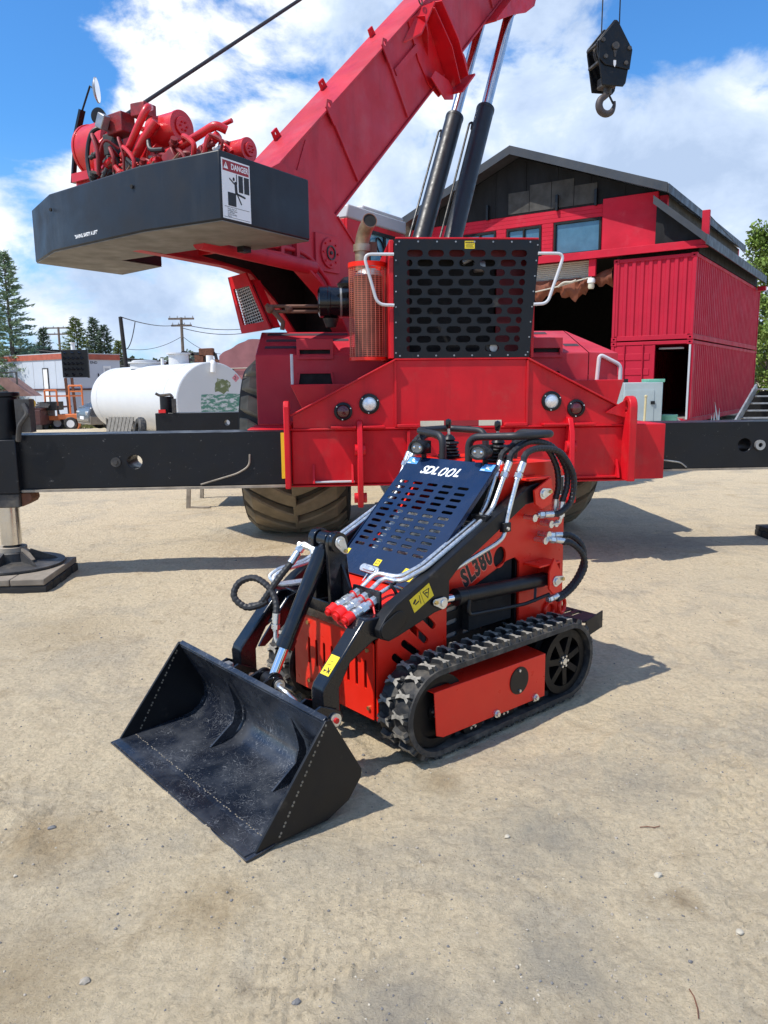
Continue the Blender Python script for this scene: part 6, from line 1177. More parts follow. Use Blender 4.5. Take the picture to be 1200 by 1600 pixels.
    # ---- louvred cooler box
    lv = [(-1.70, 2.65), (-1.44, 2.68), (-1.12, 2.08), (-1.53, 2.05)]
    def lerp(a, b, t): return (a[0]+(b[0]-a[0])*t, a[1]+(b[1]-a[1])*t)
    def quad(u, v): return lerp(lerp(lv[0], lv[1], u), lerp(lv[3], lv[2], u), v)
    cb = Q('cooler_box', G().plate(lv, [[quad(0.13, 0.22), quad(0.90, 0.22), quad(0.90, 0.86), quad(0.13, 0.86)]], 'y', 1.80, 1.83).prism([quad(0.05, 0.1), quad(0.98, 0.1), quad(0.98, 0.95), quad(0.05, 0.95)], 'y', 1.885, 2.0), 'cred'); g = G()
    for k in range(15): t = 0.20+0.70*k/14; a, b = quad(0.1, min(0.88, t+0.03)), quad(0.92, max(0.2, t-0.03)); g.bar((a[0], 1.845, a[1]), (b[0], 1.845, b[1]), 0.006, 0.008)
    for k in range(10): t = 0.12+0.8*k/9; a, b = quad(t, 0.2), quad(t, 0.88); g.bar((a[0], 1.853, a[1]), (b[0], 1.853, b[1]), 0.006, 0.006)
    w = Q('cooler_mesh', g, 'rail', cb); w['kind'] = 'stuff'; Q('cooler_core', G().prism([quad(0.1, 0.2), quad(0.92, 0.2), quad(0.92, 0.88), quad(0.1, 0.88)], 'y', 1.875, 1.88), 'void', cb)
    for za in (2.255, 2.205): P('control_rod', G().cyl((-1.75, 1.02, za), (-1.27, 1.02, za), 0.017, 8), 'muff')
    P('control_rod', G().tube([(-1.78, 1.02, 2.27), (-1.70, 1.02, 2.20), (-1.62, 1.02, 2.10), (-1.63, 1.02, 2.03)], 0.024, 8), 'muff'); P('rod_knuckle', G().sphere((-1.74, 1.02, 2.23), 0.045, 10), 'muff'); P('rod_knuckle', G().sphere((-1.56, 1.02, 2.23), 0.04, 10), 'muff')
    # ---- operator cab
    cx0, cx1, cy0, cy1 = -2.62, -1.75, 4.12, 5.60
    cab_ = Q('cab', G().plate([(cy0, 2.1), (cy1, 2.1), (cy1, 3.66), (cy0, 3.66)], [[(4.66, 2.5), (5.42, 2.5), (5.52, 3.56), (4.62, 3.56)]], 'x', cx1-0.04, cx1).box(cx0, cx0+0.04, cy0, cy1, 2.1, 3.66).plate([(cx0+0.041, 2.1), (cx1-0.041, 2.1), (cx1-0.041, 3.66), (cx0+0.041, 3.66)], [[(cx0+0.15, 2.7), (cx1-0.16, 2.7), (cx1-0.16, 3.50), (cx0+0.15, 3.50)]], 'y', cy0, cy0+0.04).plate([(cx0+0.041, 2.1), (cx1-0.041, 2.1), (cx1-0.041, 3.66), (cx0+0.041, 3.66)], [[(cx0+0.1, 2.4), (cx1-0.1, 2.4), (cx1-0.1, 3.50), (cx0+0.1, 3.50)]], 'y', cy1-0.04, cy1), 'cred', bevel=0.008)
    Q('cab_roof', G().prism([(cy0-0.01, 3.661), (cy1+0.01, 3.661), (cy1+0.01, 3.84), (cy0+0.03, 3.84)], 'x', cx0-0.01, cx1+0.01).prism([(4.55, 3.841), (cy1, 3.841), (cy1, 3.90), (4.55, 3.90)], 'x', cx0+0.05, cx1-0.03), 'grey', cab_, bevel=0.02)
    Q('window_frame', G().plate([(4.63, 2.48), (5.45, 2.48), (5.55, 3.585), (4.59, 3.585)], [[(4.68, 2.53), (5.40, 2.53), (5.50, 3.54), (4.64, 3.54)]], 'x', cx1+0.001, cx1+0.015), 'black', cab_); Q('window_bar', G().box(cx1+0.001, cx1+0.012, 5.00, 5.05, 2.54, 3.535), 'black', cab_); Q('window_glass', G().box(cx1-0.022, cx1-0.016, 4.60, 5.53, 2.48, 3.575), 'cglass', cab_); Q('rear_glass', G().box(cx0+0.15, cx1-0.16, cy0+0.015, cy0+0.02, 2.7, 3.50), 'cglass', cab_)
    Q('steering_wheel', G().lathe([(0.15+0.012*cos(a), 0.012*sin(a)) for a in [2*pi*k/8 for k in range(8)]], (cx1+0.05, 4.86, 3.36), (1, 0.2, 0.3), 24, True), 'black', cab_); Q('cab_floor', G().box(cx0+0.045, cx1-0.045, cy0+0.045, cy1-0.045, 2.0, 2.1), 'dsteel', cab_)
    # ---- boom
    ob = V((0, 2.846, 3.36)); u = V((0, 0.7513, 0.660)); nn = V((0, -0.660, 0.7513))
    BM = Matrix(((1, 0, 0, 0), (0, u.y, nn.y, ob.y), (0, u.z, nn.z, ob.z), (0, 0, 0, 1)))      # local: x across, y along, z up
    def B(name, g, m, par=None, **k): return obj(name, g.xf(CM @ SK @ BM), m, par or T, **k)
    bx0, bx1, H = -1.475, -1.065, 0.875
    bo = B('boom', G().box(bx0, bx1, -0.75, 8.4, 0.0, H), 'fred', bevel=0.008)
    B('boom_flange', G().box(bx0-0.03, bx1+0.032, -0.75, 8.4, H+0.001, H+0.024), 'fred', bo, bevel=0.004); B('boom_flange', G().box(bx0-0.03, bx1+0.03, -0.55, 8.4, -0.024, -0.001), 'fred', bo, bevel=0.004)
    for y in (0.735, 2.26, 5.58, 7.6):
        B('boom_rib', G().box(bx1+0.001, bx1+0.030, y-0.022, y+0.022, 0.03, H-0.02), 'fred', bo, bevel=0.003)
        if y < 3: B('lifting_eye', G().plate([(y-0.06, H-0.16), (y+0.06, H-0.16), (y+0.07, H+0.06), (y, H+0.11), (y-0.07, H+0.06)], [ell(y, H+0.045, 0.028, 0.028, 10)], 'x', bx1+0.034, bx1+0.050), 'fred', bo)
    for y in (0.20, 1.35, 2.75): B('lifting_eye', G().plate([(y-0.06, H+0.025), (y+0.06, H+0.025), (y+0.05, H+0.12), (y-0.05, H+0.12)], [ell(y, H+0.08, 0.022, 0.022, 10)], 'x', bx0+0.02, bx0+0.045), 'cred', bo)
    B('boom_section', G().box(bx0+0.05, bx1-0.05, 8.401, 14.2, 0.06, H-0.06), 'fred', bo); B('boom_head', G().box(bx0, bx1, 14.0, 14.6, -0.1, H+0.05), 'cred', bo)
    B('boom_plate', G().prism([(-0.35, 0.62), (0.15, 0.84), (0.28, 0.62), (0.0, 0.30)], 'x', bx1+0.002, bx1+0.010), 'fred', bo)
    B('boom_plate', G().prism([(3.95, 0.66), (4.45, 0.80), (4.52, 0.70), (4.42, 0.56), (4.05, 0.44)], 'x', bx1+0.002, bx1+0.012), 'fred', bo)
    # stow bracket bulging from the boom side
    sb = B('stow_bracket', G().prism([(2.96, 0.42), (3.02, 0.88), (3.60, 0.82), (3.80, 0.55), (3.86, 0.0), (3.55, -0.20), (3.18, -0.16), (3.02, 0.08)], 'x', bx1+0.002, bx1+0.02), 'cred', bevel=0.004)
    B('bracket_cheek', G().prism([(bx1+0.021, -0.22), (bx1+0.26, -0.16), (bx1+0.27, 0.30), (bx1+0.19, 0.80), (bx1+0.021, 0.82)], 'y', 3.70, 3.73), 'cred', sb, bevel=0.003); B('bracket_cheek', G().prism([(bx1+0.021, -0.22), (bx1+0.22, -0.16), (bx1+0.25, 0.30), (bx1+0.17, 0.80), (bx1+0.021, 0.82)], 'y', 3.50, 3.52), 'cred', sb, bevel=0.003)
    B('bracket_cheek', G().prism([(bx1+0.021, 0.35), (bx1+0.12, 0.62), (bx1+0.15, 0.82), (bx1+0.021, 0.84)], 'y', 3.22, 3.24), 'cred', sb)
    B('bracket_flap', G().add([(bx1+0.02, 2.74, 0.74), (bx1+0.02, 3.40, 0.88), (bx1+0.14, 3.62, 0.84), (bx1+0.14, 3.02, 0.70), (bx1+0.02, 2.74, 0.72), (bx1+0.02, 3.40, 0.86), (bx1+0.14, 3.62, 0.82), (bx1+0.14, 3.02, 0.68)], [(0, 3, 2, 1), (4, 5, 6, 7), (0, 4, 7, 3), (2, 3, 7, 6)]), 'cred', sb)
    B('bracket_hook', G().prism([(2.96, 0.18), (3.15, -0.20), (3.36, -0.30), (3.46, -0.22), (3.40, -0.06), (3.12, 0.20)], 'x', bx1+0.10, bx1+0.118), 'cred', sb, bevel=0.003); B('bracket_shelf', G().box(bx1+0.02, bx1+0.27, 3.40, 3.90, -0.25, -0.225), 'cred', sb); B('bracket_disc', G().prism(ell(3.88, -0.05, 0.13, 0.16, 16), 'x', bx1+0.12, bx1+0.14), 'cred', sb); B('bracket_ring', G().tube([(bx1+0.05, 3.42+0.04*cos(a), 0.95+0.05*sin(a)) for a in [2*pi*k/10 for k in range(10)]], 0.010, 6, True), 'dsteel', sb)
    B('boom_rail', G().box(bx1+0.002, bx1+0.04, 2.30, 3.0, 0.52, 0.60), 'fred', bo)
    # luffing lugs and the two cylinders
    for x in (bx0-0.16, bx0+0.04, bx1-0.06, bx1+0.14): B('luffing_lug', G().prism([(5.25, -0.025), (5.35, -0.09), (5.9, -0.23), (6.40, -0.40), (6.80, -0.46), (7.05, -0.36), (7.5, -0.025)], 'x', x, x+0.03), 'cred', bo, bevel=0.004)
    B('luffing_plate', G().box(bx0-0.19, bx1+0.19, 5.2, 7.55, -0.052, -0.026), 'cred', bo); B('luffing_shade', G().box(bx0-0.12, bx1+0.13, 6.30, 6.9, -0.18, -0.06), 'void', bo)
    MT['cylb'] = mat('satin_black_cylinder_paint', (0.010, 0.0115, 0.015), 0.45, spec=0.5, var=0.2, bump=0.03, bscale=60)
    for xc, p1, p2 in ((-1.05, V((-1.05, 7.74, 7.42)), V((-1.05, 6.80, 5.58))), (-1.50, V((-1.50, 7.66, 7.40)), V((-1.50, 6.66, 5.51)))):
        dd = (p1-p2).normalized(); base = p2 - dd*3.9
        cy = Q('luffing_cylinder', G().cyl(base, p2, 0.135, 32).cyl(p2-dd*0.05, p2+dd*0.012, 0.139, 32), 'cylb', bevel=0.008)
        Q('cylinder_rod', G().cyl(p2, p1, 0.080, 28), 'chrome2', cy)
        lat = V((-0.155, -0.06, 0)); Q('cylinder_line', G().tube(fil([p2-dd*0.35+lat*0.85, p2-dd*0.22+lat*0.9, p2-dd*0.24+lat*1.15, p2-dd*3.8+lat*1.15], 0.04), 0.016, 8), 'black', cy)
    Q('hoist_rope', G().cyl((-2.2, 0.87, 4.09), (-1.27, 13.35, 13.55), 0.020, 8), 'wire')
    return T
build_crane()

def build_hook():
    H0 = V((4.509, 16.36, 7.09)); yaw = radians(12)
    T = thing('hook_block', 'black hook block hanging on two thin ropes against the cloudy sky', 'hook block', H0, yaw)
    HS = Matrix.Scale(0.9, 4)
    def hob(name, g, m, par, **k): return obj(name, g.xf(HS), m, par, **k)
    pl = [(-0.26, 0.10), (0.24, 0.10), (0.30, 0.18), (0.42, 0.86), (0.05, 1.42), (-0.02, 1.42), (-0.40, 0.98), (-0.40, 0.86)]
    for y in (-0.25, 0.22): hob('cheek_plate', G().prism(pl, 'y', y, y+0.035), 'black', T, bevel=0.02)
    pad = hob('cheek_pad', G().prism([(-0.36, 0.62), (-0.22, 0.50), (0.36, 0.44), (0.41, 0.84), (0.05, 1.38), (-0.02, 1.38), (-0.37, 0.98)], 'y', -0.285, -0.251), 'black', T, bevel=0.008)
    for x, z in ((-0.29, 0.98), (0.33, 0.86), (-0.22, 0.66), (0.26, 0.56)): hob('bolt', G().cyl((x, -0.285, z), (x, -0.32, z), 0.045, 6), 'dsteel', pad)
    hob('sheave_pin', G().cyl((0.0, -0.285, 0.88), (0.0, -0.33, 0.88), 0.075, 20).prism([(-0.04, 0.80), (0.04, 0.80), (0.01, 0.66), (-0.01, 0.66)], 'y', -0.30, -0.286), 'dsteel', pad); hob('pale_mark', G().prism([(-0.03, 0.60), (0.03, 0.60), (0.03, 0.52), (0.0, 0.46), (-0.03, 0.52)], 'y', -0.289, -0.2855), 'wht', pad)
    for y in (-0.12, 0.04): hob('sheave', G().lathe([(0.08, y-0.05), (0.33, y-0.05), (0.33, y-0.03), (0.27, y), (0.33, y+0.03), (0.33, y+0.05), (0.08, y+0.05)], (0, 0, 0.88), (0, 1, 0), 32), 'dsteel', T)
    for x0, x1, z in ((-0.42, -0.36, 0.90), (-0.37, -0.30, 0.55), (0.33, 0.38, 0.6)): hob('spacer', G().box(x0, x1, -0.214, 0.219, z, z+0.04), 'dsteel', T)
    hob('trunnion', G().box(-0.16, 0.16, -0.21, 0.215, 0.14, 0.36), 'dsteel', T, bevel=0.03); hob('swivel', G().cyl((0, 0, 0.0), (0, 0, 0.14), 0.09, 20), 'dsteel', T)
    pts = [(0.02, 0, 0.04), (-0.04, 0, -0.02), (-0.15, 0, -0.10), (-0.19, 0, -0.22), (-0.14, 0, -0.34), (-0.02, 0, -0.39), (0.10, 0, -0.35), (0.165, 0, -0.24), (0.18, 0, -0.12)]
    sp = spl(pts, 6); n = len(sp); hk = hob('hook', G().tube(sp, [0.052 + 0.030*sin(pi*min(1, i/(n-1)*1.15)) - 0.03*max(0, i/(n-1)-0.8)*5*0.8 for i in range(n)], 14), 'hookm', T)
    hob('latch', G().bar((0.03, 0, 0.02), (0.15, 0, -0.17), 0.05, 0.02), 'black', hk)
    for x, y in ((-0.22, -0.06), (0.26, 0.06)): hob('hoist_rope', G().cyl((x, y, 1.0), (x*0.9+0.02, y, 6.3), 0.014, 6), 'wire', T)
MT['hookm'] = mat('brown_forged_steel', (0.060, 0.048, 0.046), 0.55, var=0.3, bump=0.08)
build_hook()

def timber_mat(label, w, l, th, cx, cy, nb=5):
    T = thing('timber_mat', label, 'timber mat', (KM @ V((cx, cy, 0))), KY); r = random.Random(5)
    for k in range(nb):
        y0 = -l/2 + l*k/nb; j = r.uniform(-0.006, 0.006)
        obj('timber', G().box(-w/2+r.uniform(-0.01, 0.0), w/2+r.uniform(0, 0.01), y0+0.004, y0+l/nb-0.004, -0.02, th*0.5+j*0.2), 'mat', T, bevel=0.006)
    for k in range(nb-1):
        x0 = -w/2 + w*k/(nb-1); obj('top_plank', G().box(x0+0.003, x0+w/(nb-1)-0.003, -l/2, l/2, th*0.52, th+r.uniform(-0.004, 0.0)), 'mattop' if w > 0.6 else 'mat', T, bevel=0.006)
timber_mat('dusty black laminated timber mat under the left jack foot', 1.0, 0.76, 0.105, -3.70, -0.035)
timber_mat('small dark timber block on the dirt at the right picture edge', 0.5, 0.26, 0.10, 3.335, 0.90, 2)
# ------------------------------------------------------------------ yard behind: tank, trailers, trucks, poles, trees
def at(u, v, Y):
    """place on the vertical plane Y metres ahead that a sight line of the surveyed photograph meets (u, v in photo pixels)"""
    a, b = (u-600)/1200, (800-v)/1200; r = radians(0.6); a, b = a*cos(r)+b*sin(r), -a*sin(r)+b*cos(r); p = radians(9.5)
    k = Y/(cos(p)+sin(p)*b); return V((a*k, Y, 1.5 + (-sin(p)+cos(p)*b)*k))
def build_tank():
    c0, c1, r = V((-4.80, 22.0, 1.05)), V((-9.40, 28.0, 1.05)), 1.10; ax = (c1-c0).normalized(); L_ = (c1-c0).length; side = V((ax.y, -ax.x, 0))
    T = thing('fuel_tank', 'big white horizontal fuel tank with worn green paint on its flat end', 'tank', (c0.x, c0.y, 0), atan2(ax.y, ax.x))
    # local x along the axis away from the near end, local y to its left, z up
    obj('shell', G().lathe([(r-0.03, 0.0), (r, 0.02), (r, L_), (r-0.12, L_+0.12), (0.0, L_+0.22)], (0, 0, 1.05), (1, 0, 0), 56), 'tankw', T)
    obj('end_plate', G().cyl((-0.004, 0, 1.05), (0.02, 0, 1.05), r-0.028, 56), 'tankw', T)
    for x in (0.95, L_-0.6): obj('seam_band', G().lathe([(r+0.001, x), (r+0.006, x), (r+0.006, x+0.03), (r+0.001, x+0.03)], (0, 0, 1.05), (1, 0, 0), 56, True), 'tankw', T)
    for x in (1.0, 4.0, 6.6): obj('saddle', G().plate([(-0.9, -0.6), (0.9, -0.6), (0.9, 0.45), (-0.9, 0.45)], [], 'x', x, x+0.12), 'dsteel', T)
    for x, rr, h in ((2.3, 0.30, 0.30), (4.9, 0.55, 0.10), (5.1, 0.32, 0.16)): obj('manhole', G().cyl((x, 0, 2.05), (x, 0, 2.14+h), rr, 24).cyl((x, 0, 2.14+h), (x, 0, 2.18+h), rr+0.06, 24), 'tankw', T)
    obj('vent_pipe', G().tube(fil([(0.12, 0.0, 2.05), (0.12, 0, 2.34), (0.12, 0, 2.30)], 0.02), 0.10, 14).tube(fil([(-0.05, 0.0, 2.16), (-0.10, 0, 2.10), (-0.10, 0.02, 1.86)], 0.05), 0.075, 12), 'white', T)
    for x in (3.6, 6.2): obj('vent_pipe', G().cyl((x, 0, 2.1), (x, 0, 2.36), 0.05, 10), 'white', T)
    rnd = random.Random(4)
    def blob(cx, cy, rx, ry, n=18, j=0.25): return [(cx + rx*(1+rnd.uniform(-j, j))*cos(2*pi*i/n), cy + ry*(1+rnd.uniform(-j, j))*sin(2*pi*i/n)) for i in range(n)]
    # flat end faces -x; seen from outside the horizontal runs along -y
    g = G().prism([(-0.88, 0.68), (0.38, 0.68), (0.39, 1.0), (0.36, 1.24), (0.10, 1.26), (-0.1, 1.22), (-0.4, 1.27), (-0.86, 1.24)][::1], 'x', -0.0065, -0.0045)
    obj('worn_label', g, 'peel', T); obj('paint_patch', G().prism(blob(-0.28, 1.48, 0.24, 0.22), 'x', -0.0065, -0.0045), 'peel2', T)
    obj('hazard_diamond', G().prism([(-0.72, 1.58), (-0.60, 1.70), (-0.72, 1.82), (-0.84, 1.70)], 'x', -0.0065, -0.0045), 'pink', T); obj('diamond_number', textg('2', 0.14, 0.001).xf(frame((-0.0075, -0.70, 1.70), (0, -1, 0), (-1, 0, 0))), 'ink', T)
    return T
MT['tankw'] = mat('chalky_white_tank_paint', (0.60, 0.61, 0.62), 0.5, var=0.04, vscale=1.2, bump=0.03, bscale=15, dust=(0.40, 0.45, 0.40), dscale=1.6, dlo=0.66, dhi=0.80, dmax=0.35)
MT['peel'] = mat('peeling_green_paint', (0.58, 0.60, 0.60), 0.6, var=0.03, dust=(0.06, 0.22, 0.15), dscale=9.0, dlo=0.43, dhi=0.52, dmax=0.92, stretch=(1, 0.5, 1.4))
MT['peel2'] = mat('flaking_olive_paint', (0.5, 0.52, 0.42), 0.6, var=0.03, dust=(0.14, 0.17, 0.07), dscale=7.0, dlo=0.36, dhi=0.48, dmax=0.95)
MT['pink'] = mat('faded_pink_print', (0.62, 0.22, 0.26), 0.6)
build_tank()
def slat_panel():
    p = at(168, 652, 20.6); T = thing('slatted_panel', 'weathered grey slatted wood panel leaning on the white tank', 'wood panel', (p.x, p.y, 0), radians(-10))
    for k in range(7): obj('slat', G().bar((0.05+0.10*k, 0.0-0.28, -0.02), (0.06+0.105*k, 0.05, 0.69), 0.085, 0.03, (0, 1, 0)), 'wood', T)
    for z in (0.12, 0.55): obj('batten', G().bar((0.0, -0.24+z*0.46+0.03, z), (0.74, -0.24+z*0.46+0.03, z), 0.03, 0.08), 'wood', T)
    p = at(214, 668, 20.6); o = obj('tyre', G().lathe([(0.19, -0.09), (0.30, -0.10), (0.34, -0.06), (0.35, 0), (0.34, 0.06), (0.30, 0.10), (0.19, 0.09)], (0, 0, 0), (1, 0, 0), 28, True), 'rubber'); o.location = (p.x+0.08, p.y, 0.34); o.rotation_euler = (0, radians(8), radians(30)); tag(o, 'loose black tyre standing between the slatted panel and the tank', 'tyre')
slat_panel()

def wheel_parts(T, x, y, z, r, w, m='white', ax=(0, 1, 0)):
    A = V(ax); t = obj('wheel', G().lathe([(r*0.58, -w/2), (r*0.9, -w/2), (r, -w*0.3), (r, w*0.3), (r*0.9, w/2), (r*0.58, w/2)], (x, y, z), ax, 28, True), 'rubber', T)
    g = G()
    for s in (-1, 1): g.lathe([(0.0, s*w*0.22), (r*0.25, s*w*0.30), (r*0.5, s*w*0.2), (r*0.585, s*w*0.48)], (x, y, z), ax, 24)
    obj('rim', g, m, t)
    g = G(); U = A.orthogonal().normalized(); B_ = A.cross(U); 
    for s in (-1, 1):
        g.cyl(V((x, y, z))+A*s*w*0.28, V((x, y, z))+A*s*w*0.40, r*0.13, 10)
        for k in range(6): a = k*pi/3; c = V((x, y, z)) + (U*cos(a)+B_*sin(a))*r*0.32; g.cyl(c+A*s*w*0.24, c+A*s*w*0.31, r*0.07, 6)
    obj('hub_bolts', g, 'dsteel', t); return t
GL = -0.65
def build_site_hut():
    o = V((-17.9, 44.0, GL)); ang = atan2(0.6, -0.8); L_, Wd, H = 13.0, 3.6, 4.02
    T = thing('site_building', 'long pale blue grey building with red orange roof trim behind the yard', 'building', o, ang)
    # local x runs along the long wall (to the left and away), local y is outwards = towards the camera side
    obj('long_wall', G().box(0.0, L_, -0.1, 0.0, 0, H-0.32), 'trail', T); obj('end_wall', G().box(-0.001, 0.1, -Wd, -0.101, 0, H-0.32), 'trail', T); obj('back_wall', G().box(0.1, L_, -Wd, -Wd+0.1, 0, H-0.32), 'trail', T); obj('end_wall', G().box(L_-0.1, L_, -Wd+0.1, -0.1, 0, H-0.32), 'trail', T)
    obj('roof', G().box(-0.05, L_, -Wd-0.05, 0.05, H-0.02, H+0.03), 'grey', T)
    for nm, b in (('roof_trim', (0.0, L_, 0.002, 0.05, H-0.33, H-0.022)), ('roof_trim', (-0.052, -0.003, -Wd, 0.05, H-0.33, H-0.022))): obj(nm, G().box(*b), 'trim', T)
    for k in range(10): obj('wall_seam', G().box(0.9+1.2*k, 0.93+1.2*k, 0.002, 0.010, 0.3, H-0.4), 'grey', T)
    d = obj('door', G().box(1.75, 2.20, 0.003, 0.04, 1.15, H-0.85), 'white', T); obj('door_frame', G().plate([(1.69, 1.1), (2.26, 1.1), (2.26, H-0.79), (1.69, H-0.79)], [[(1.75, 1.15), (2.20, 1.15), (2.20, H-0.85), (1.75, H-0.85)]], 'y', 0.003, 0.05), 'dsteel', d)
    obj('rub_rail', G().box(0, L_, 0.011, 0.06, 1.95, 2.05), 'brown', T); obj('rub_rail', G().box(-0.06, -0.004, -Wd, 0.06, 1.95, 2.05), 'brown', T)
    w = obj('window', G().box(-0.03, -0.003, -2.95, -2.45, 2.3, 3.35), 'white', T); obj('pane', G().box(-0.036, -0.031, -2.85, -2.55, 2.45, 3.2), 'grey', w)
    obj('lettering', textg('LOAD THIS END', 0.20, 0.002, 1.15, 0, 0.003).xf(frame((-0.006, -1.25, H-0.50), (0, -1, 0), (-1, 0, 0))), 'ink', T)
    obj('cable_hook', G().tube(spl([(-0.03, -2.1, 2.9), (-0.05, -2.12, 2.6), (-0.03, -2.08, 2.2)]), 0.03, 6), 'wire', T)
    obj('chimney', G().cyl((0.3, -0.8, H), (0.3, -0.8, H+0.55), 0.12, 14).cyl((0.3, -0.8, H+0.55), (0.3, -0.8, H+0.62), 0.17, 14), 'white', T)
build_site_hut()
def build_cart():
    p = at(114, 664, 39.0); T = thing('orange_cart', 'orange tubular frame cart trailer with white wheels', 'trailer', (p.x, 39.0, GL), radians(8))
    obj('cart_body', G().box(-0.6, 0.42, -0.4, 0.5, 0.55, 0.80), 'orange', T, bevel=0.03)
    obj('mudguard', G().lathe([(0.40, -0.52), (0.44, -0.52), (0.44, -0.20), (0.40, -0.20)], (0, 0, 0.33), (0, 1, 0), 16, True, 0, pi), 'orange', T)
    wheel_parts(T, 0, -0.36, 0.33, 0.33, 0.20); wheel_parts(T, -0.85, 0.5, 0.33, 0.33, 0.20)
    obj('drawbar', G().bar((-0.6, 0, 0.6), (-1.35, 0.0, 0.62), 0.16, 0.22).box(-1.5, -1.30, -0.1, 0.1, 0.55, 0.85), 'orange', T); obj('coupling', G().box(-1.56, -1.50, -0.15, 0.15, 0.5, 0.8), 'white', T)
    for x0, x1, zt in ((-1.18, -0.62, 1.98), (-0.02, 0.60, 2.2)):
        fr = obj('hoop_frame', G().tube(fil([(x0, -0.2, 0.7), (x0, -0.2, zt), (x1, -0.2, zt), (x1, -0.2, 0.7)], 0.05), 0.045, 8), 'orange', T); obj('cross_bar', G().bar((x0, -0.2, zt-0.28), (x1, -0.2, zt-0.28), 0.07), 'orange', fr)
    obj('top_rail', G().bar((-1.2, -0.16, 1.70), (0.6, -0.16, 1.70), 0.07), 'orange', T); obj('lever', G().bar((-1.15, -0.25, 1.15), (-1.05, -0.25, 0.75), 0.07).sphere((-1.17, -0.25, 1.17), 0.08, 8), 'dsteel', T); obj('lever', G().bar((-0.60, -0.25, 1.12), (-0.55, -0.25, 0.75), 0.07).sphere((-0.60, -0.25, 1.14), 0.08, 8), 'dsteel', T)
    # black cup board on posts behind the cart
    q = at(117, 578, 40.2); B = thing('rack_board', 'black upright board with rows of dark cups on two posts', 'rack', (q.x, 40.2, GL), radians(6))
    obj('board', G().box(-0.62, 0.62, 0.0, 0.10, 2.62, 4.02), 'black', B, bevel=0.01); obj('side_frame', G().box(0.621, 0.70, -0.05, 0.12, 2.6, 4.04), 'black', B)
    for x in (-0.42, -0.10): obj('post', G().bar((x, 0.05, 0.0), (x-0.1, 0.05, 2.6), 0.12), 'rust', B)
    for r in range(5):
        for k in range(5 if r in (1, 2, 3) else 3):
            x = -0.45+0.21*k if r in (1, 2, 3) else -0.42+0.36*k
            obj('cup', G().lathe([(0.04, -0.12), (0.09, -0.02), (0.10, 0.0), (0.0, 0.0)], (x, -0.03, 3.90-0.275*r), (0.35, -0.6, 0.7), 8), 'bblk', B)
build_cart()
def build_old_truck():
    p = at(46, 664, 37.5); T = thing('flatbed_truck', 'old maroon flatbed truck seen from behind with a slanted rusty canopy', 'truck', (p.x, 37.5, GL), radians(5))
    obj('tail_body', G().box(-1.35, 0.55, 0, 2.2, 0.30, 1.05), 'brown', T, bevel=0.03); obj('bumper', G().box(-1.3, 0.6, -0.12, -0.005, 0.12, 0.32), 'dsteel', T); obj('licence_plate', G().box(-0.35, 0.0, -0.02, -0.004, 0.42, 0.60), 'grey', T)
    for x in (-0.47, 0.12): obj('tail_lamp', G().cyl((x, -0.004, 0.51), (x, -0.04, 0.51), 0.075, 14), 'lens', T)
    obj('chassis', G().box(-1.2, 0.4, 0.2, 4.8, 0.2, 0.30), 'dsteel', T); obj('deck_box', G().box(0.30, 1.05, 0.8, 2.0, 1.0, 1.42), 'black', T); obj('deck', G().box(-1.6, 0.6, 0.1, 4.8, 1.06, 1.14), 'brown', T)
    for x in (-1.2, 0.35): wheel_parts(T, x, 1.0, 0.36, 0.36, 0.24, 'dsteel', (1, 0, 0)); wheel_parts(T, x, 4.0, 0.36, 0.36, 0.24, 'dsteel', (1, 0, 0))
    obj('cargo_rack', G().bar((-1.5, 0.4, 1.1), (-1.5, 0.4, 2.75), 0.07).bar((-0.55, 0.4, 1.1), (-0.55, 0.4, 2.9), 0.07).bar((-1.5, 0.4, 1.95), (-0.35, 0.4, 1.95), 0.06).bar((-1.5, 0.4, 2.85), (-0.55, 0.4, 2.88), 0.05), 'dsteel', T)
    for k in range(3): obj('canopy_board', G().add([(-1.6, 0.2+0.5*k, 2.62), (-0.95, 0.2+0.5*k, 2.62), (0.15, 0.25+0.5*k, 1.72), (-0.7, 0.25+0.5*k, 1.72), (-1.6, 0.66+0.5*k, 2.62), (-0.95, 0.66+0.5*k, 2.62), (0.15, 0.71+0.5*k, 1.72), (-0.7, 0.71+0.5*k, 1.72)], [(3, 2, 1, 0), (4, 5, 6, 7), (1, 2, 6, 5), (0, 4, 7, 3), (2, 3, 7, 6), (0, 1, 5, 4)]), 'brownb', T)
    q = thing('yellow_drum', 'yellow drum lying on the maroon truck bed beside timber offcuts', 'drum', (p.x-0.08, 38.0, GL+1.15), radians(25)); obj('drum_shell', G().cyl((0, -0.3, 0.22), (0, 0.4, 0.22), 0.22, 20).cyl((0, -0.31, 0.22), (0, -0.29, 0.22), 0.235, 20), 'ydr', q); obj('drum_band', G().cyl((0, 0.0, 0.22), (0, 0.03, 0.22), 0.232, 20), 'brown', q)
    for k in range(3): o = obj('timber_offcut', G().bar((0.32, -0.2+0.12*k, 0.06+0.09*k), (0.75, 0.2+0.1*k, 0.04+0.05*k), 0.10, 0.08), 'wood'); o.location = (p.x-0.08, 38.0, GL+1.15); tag(o, ('lowest grey timber offcut on the truck bed beside the yellow drum', 'middle grey timber offcut on the truck bed beside the yellow drum', 'topmost grey timber offcut on the truck bed beside the yellow drum')[k], 'timber', 'timber offcuts on the truck bed')
MT['brownb'] = mat('sun_faded_brown_board', (0.26, 0.15, 0.125), 0.8, var=0.25, vscale=3, bump=0.1); MT['ydr'] = mat('yellow_drum_paint', (0.62, 0.36, 0.03), 0.5, var=0.15)
build_old_truck()
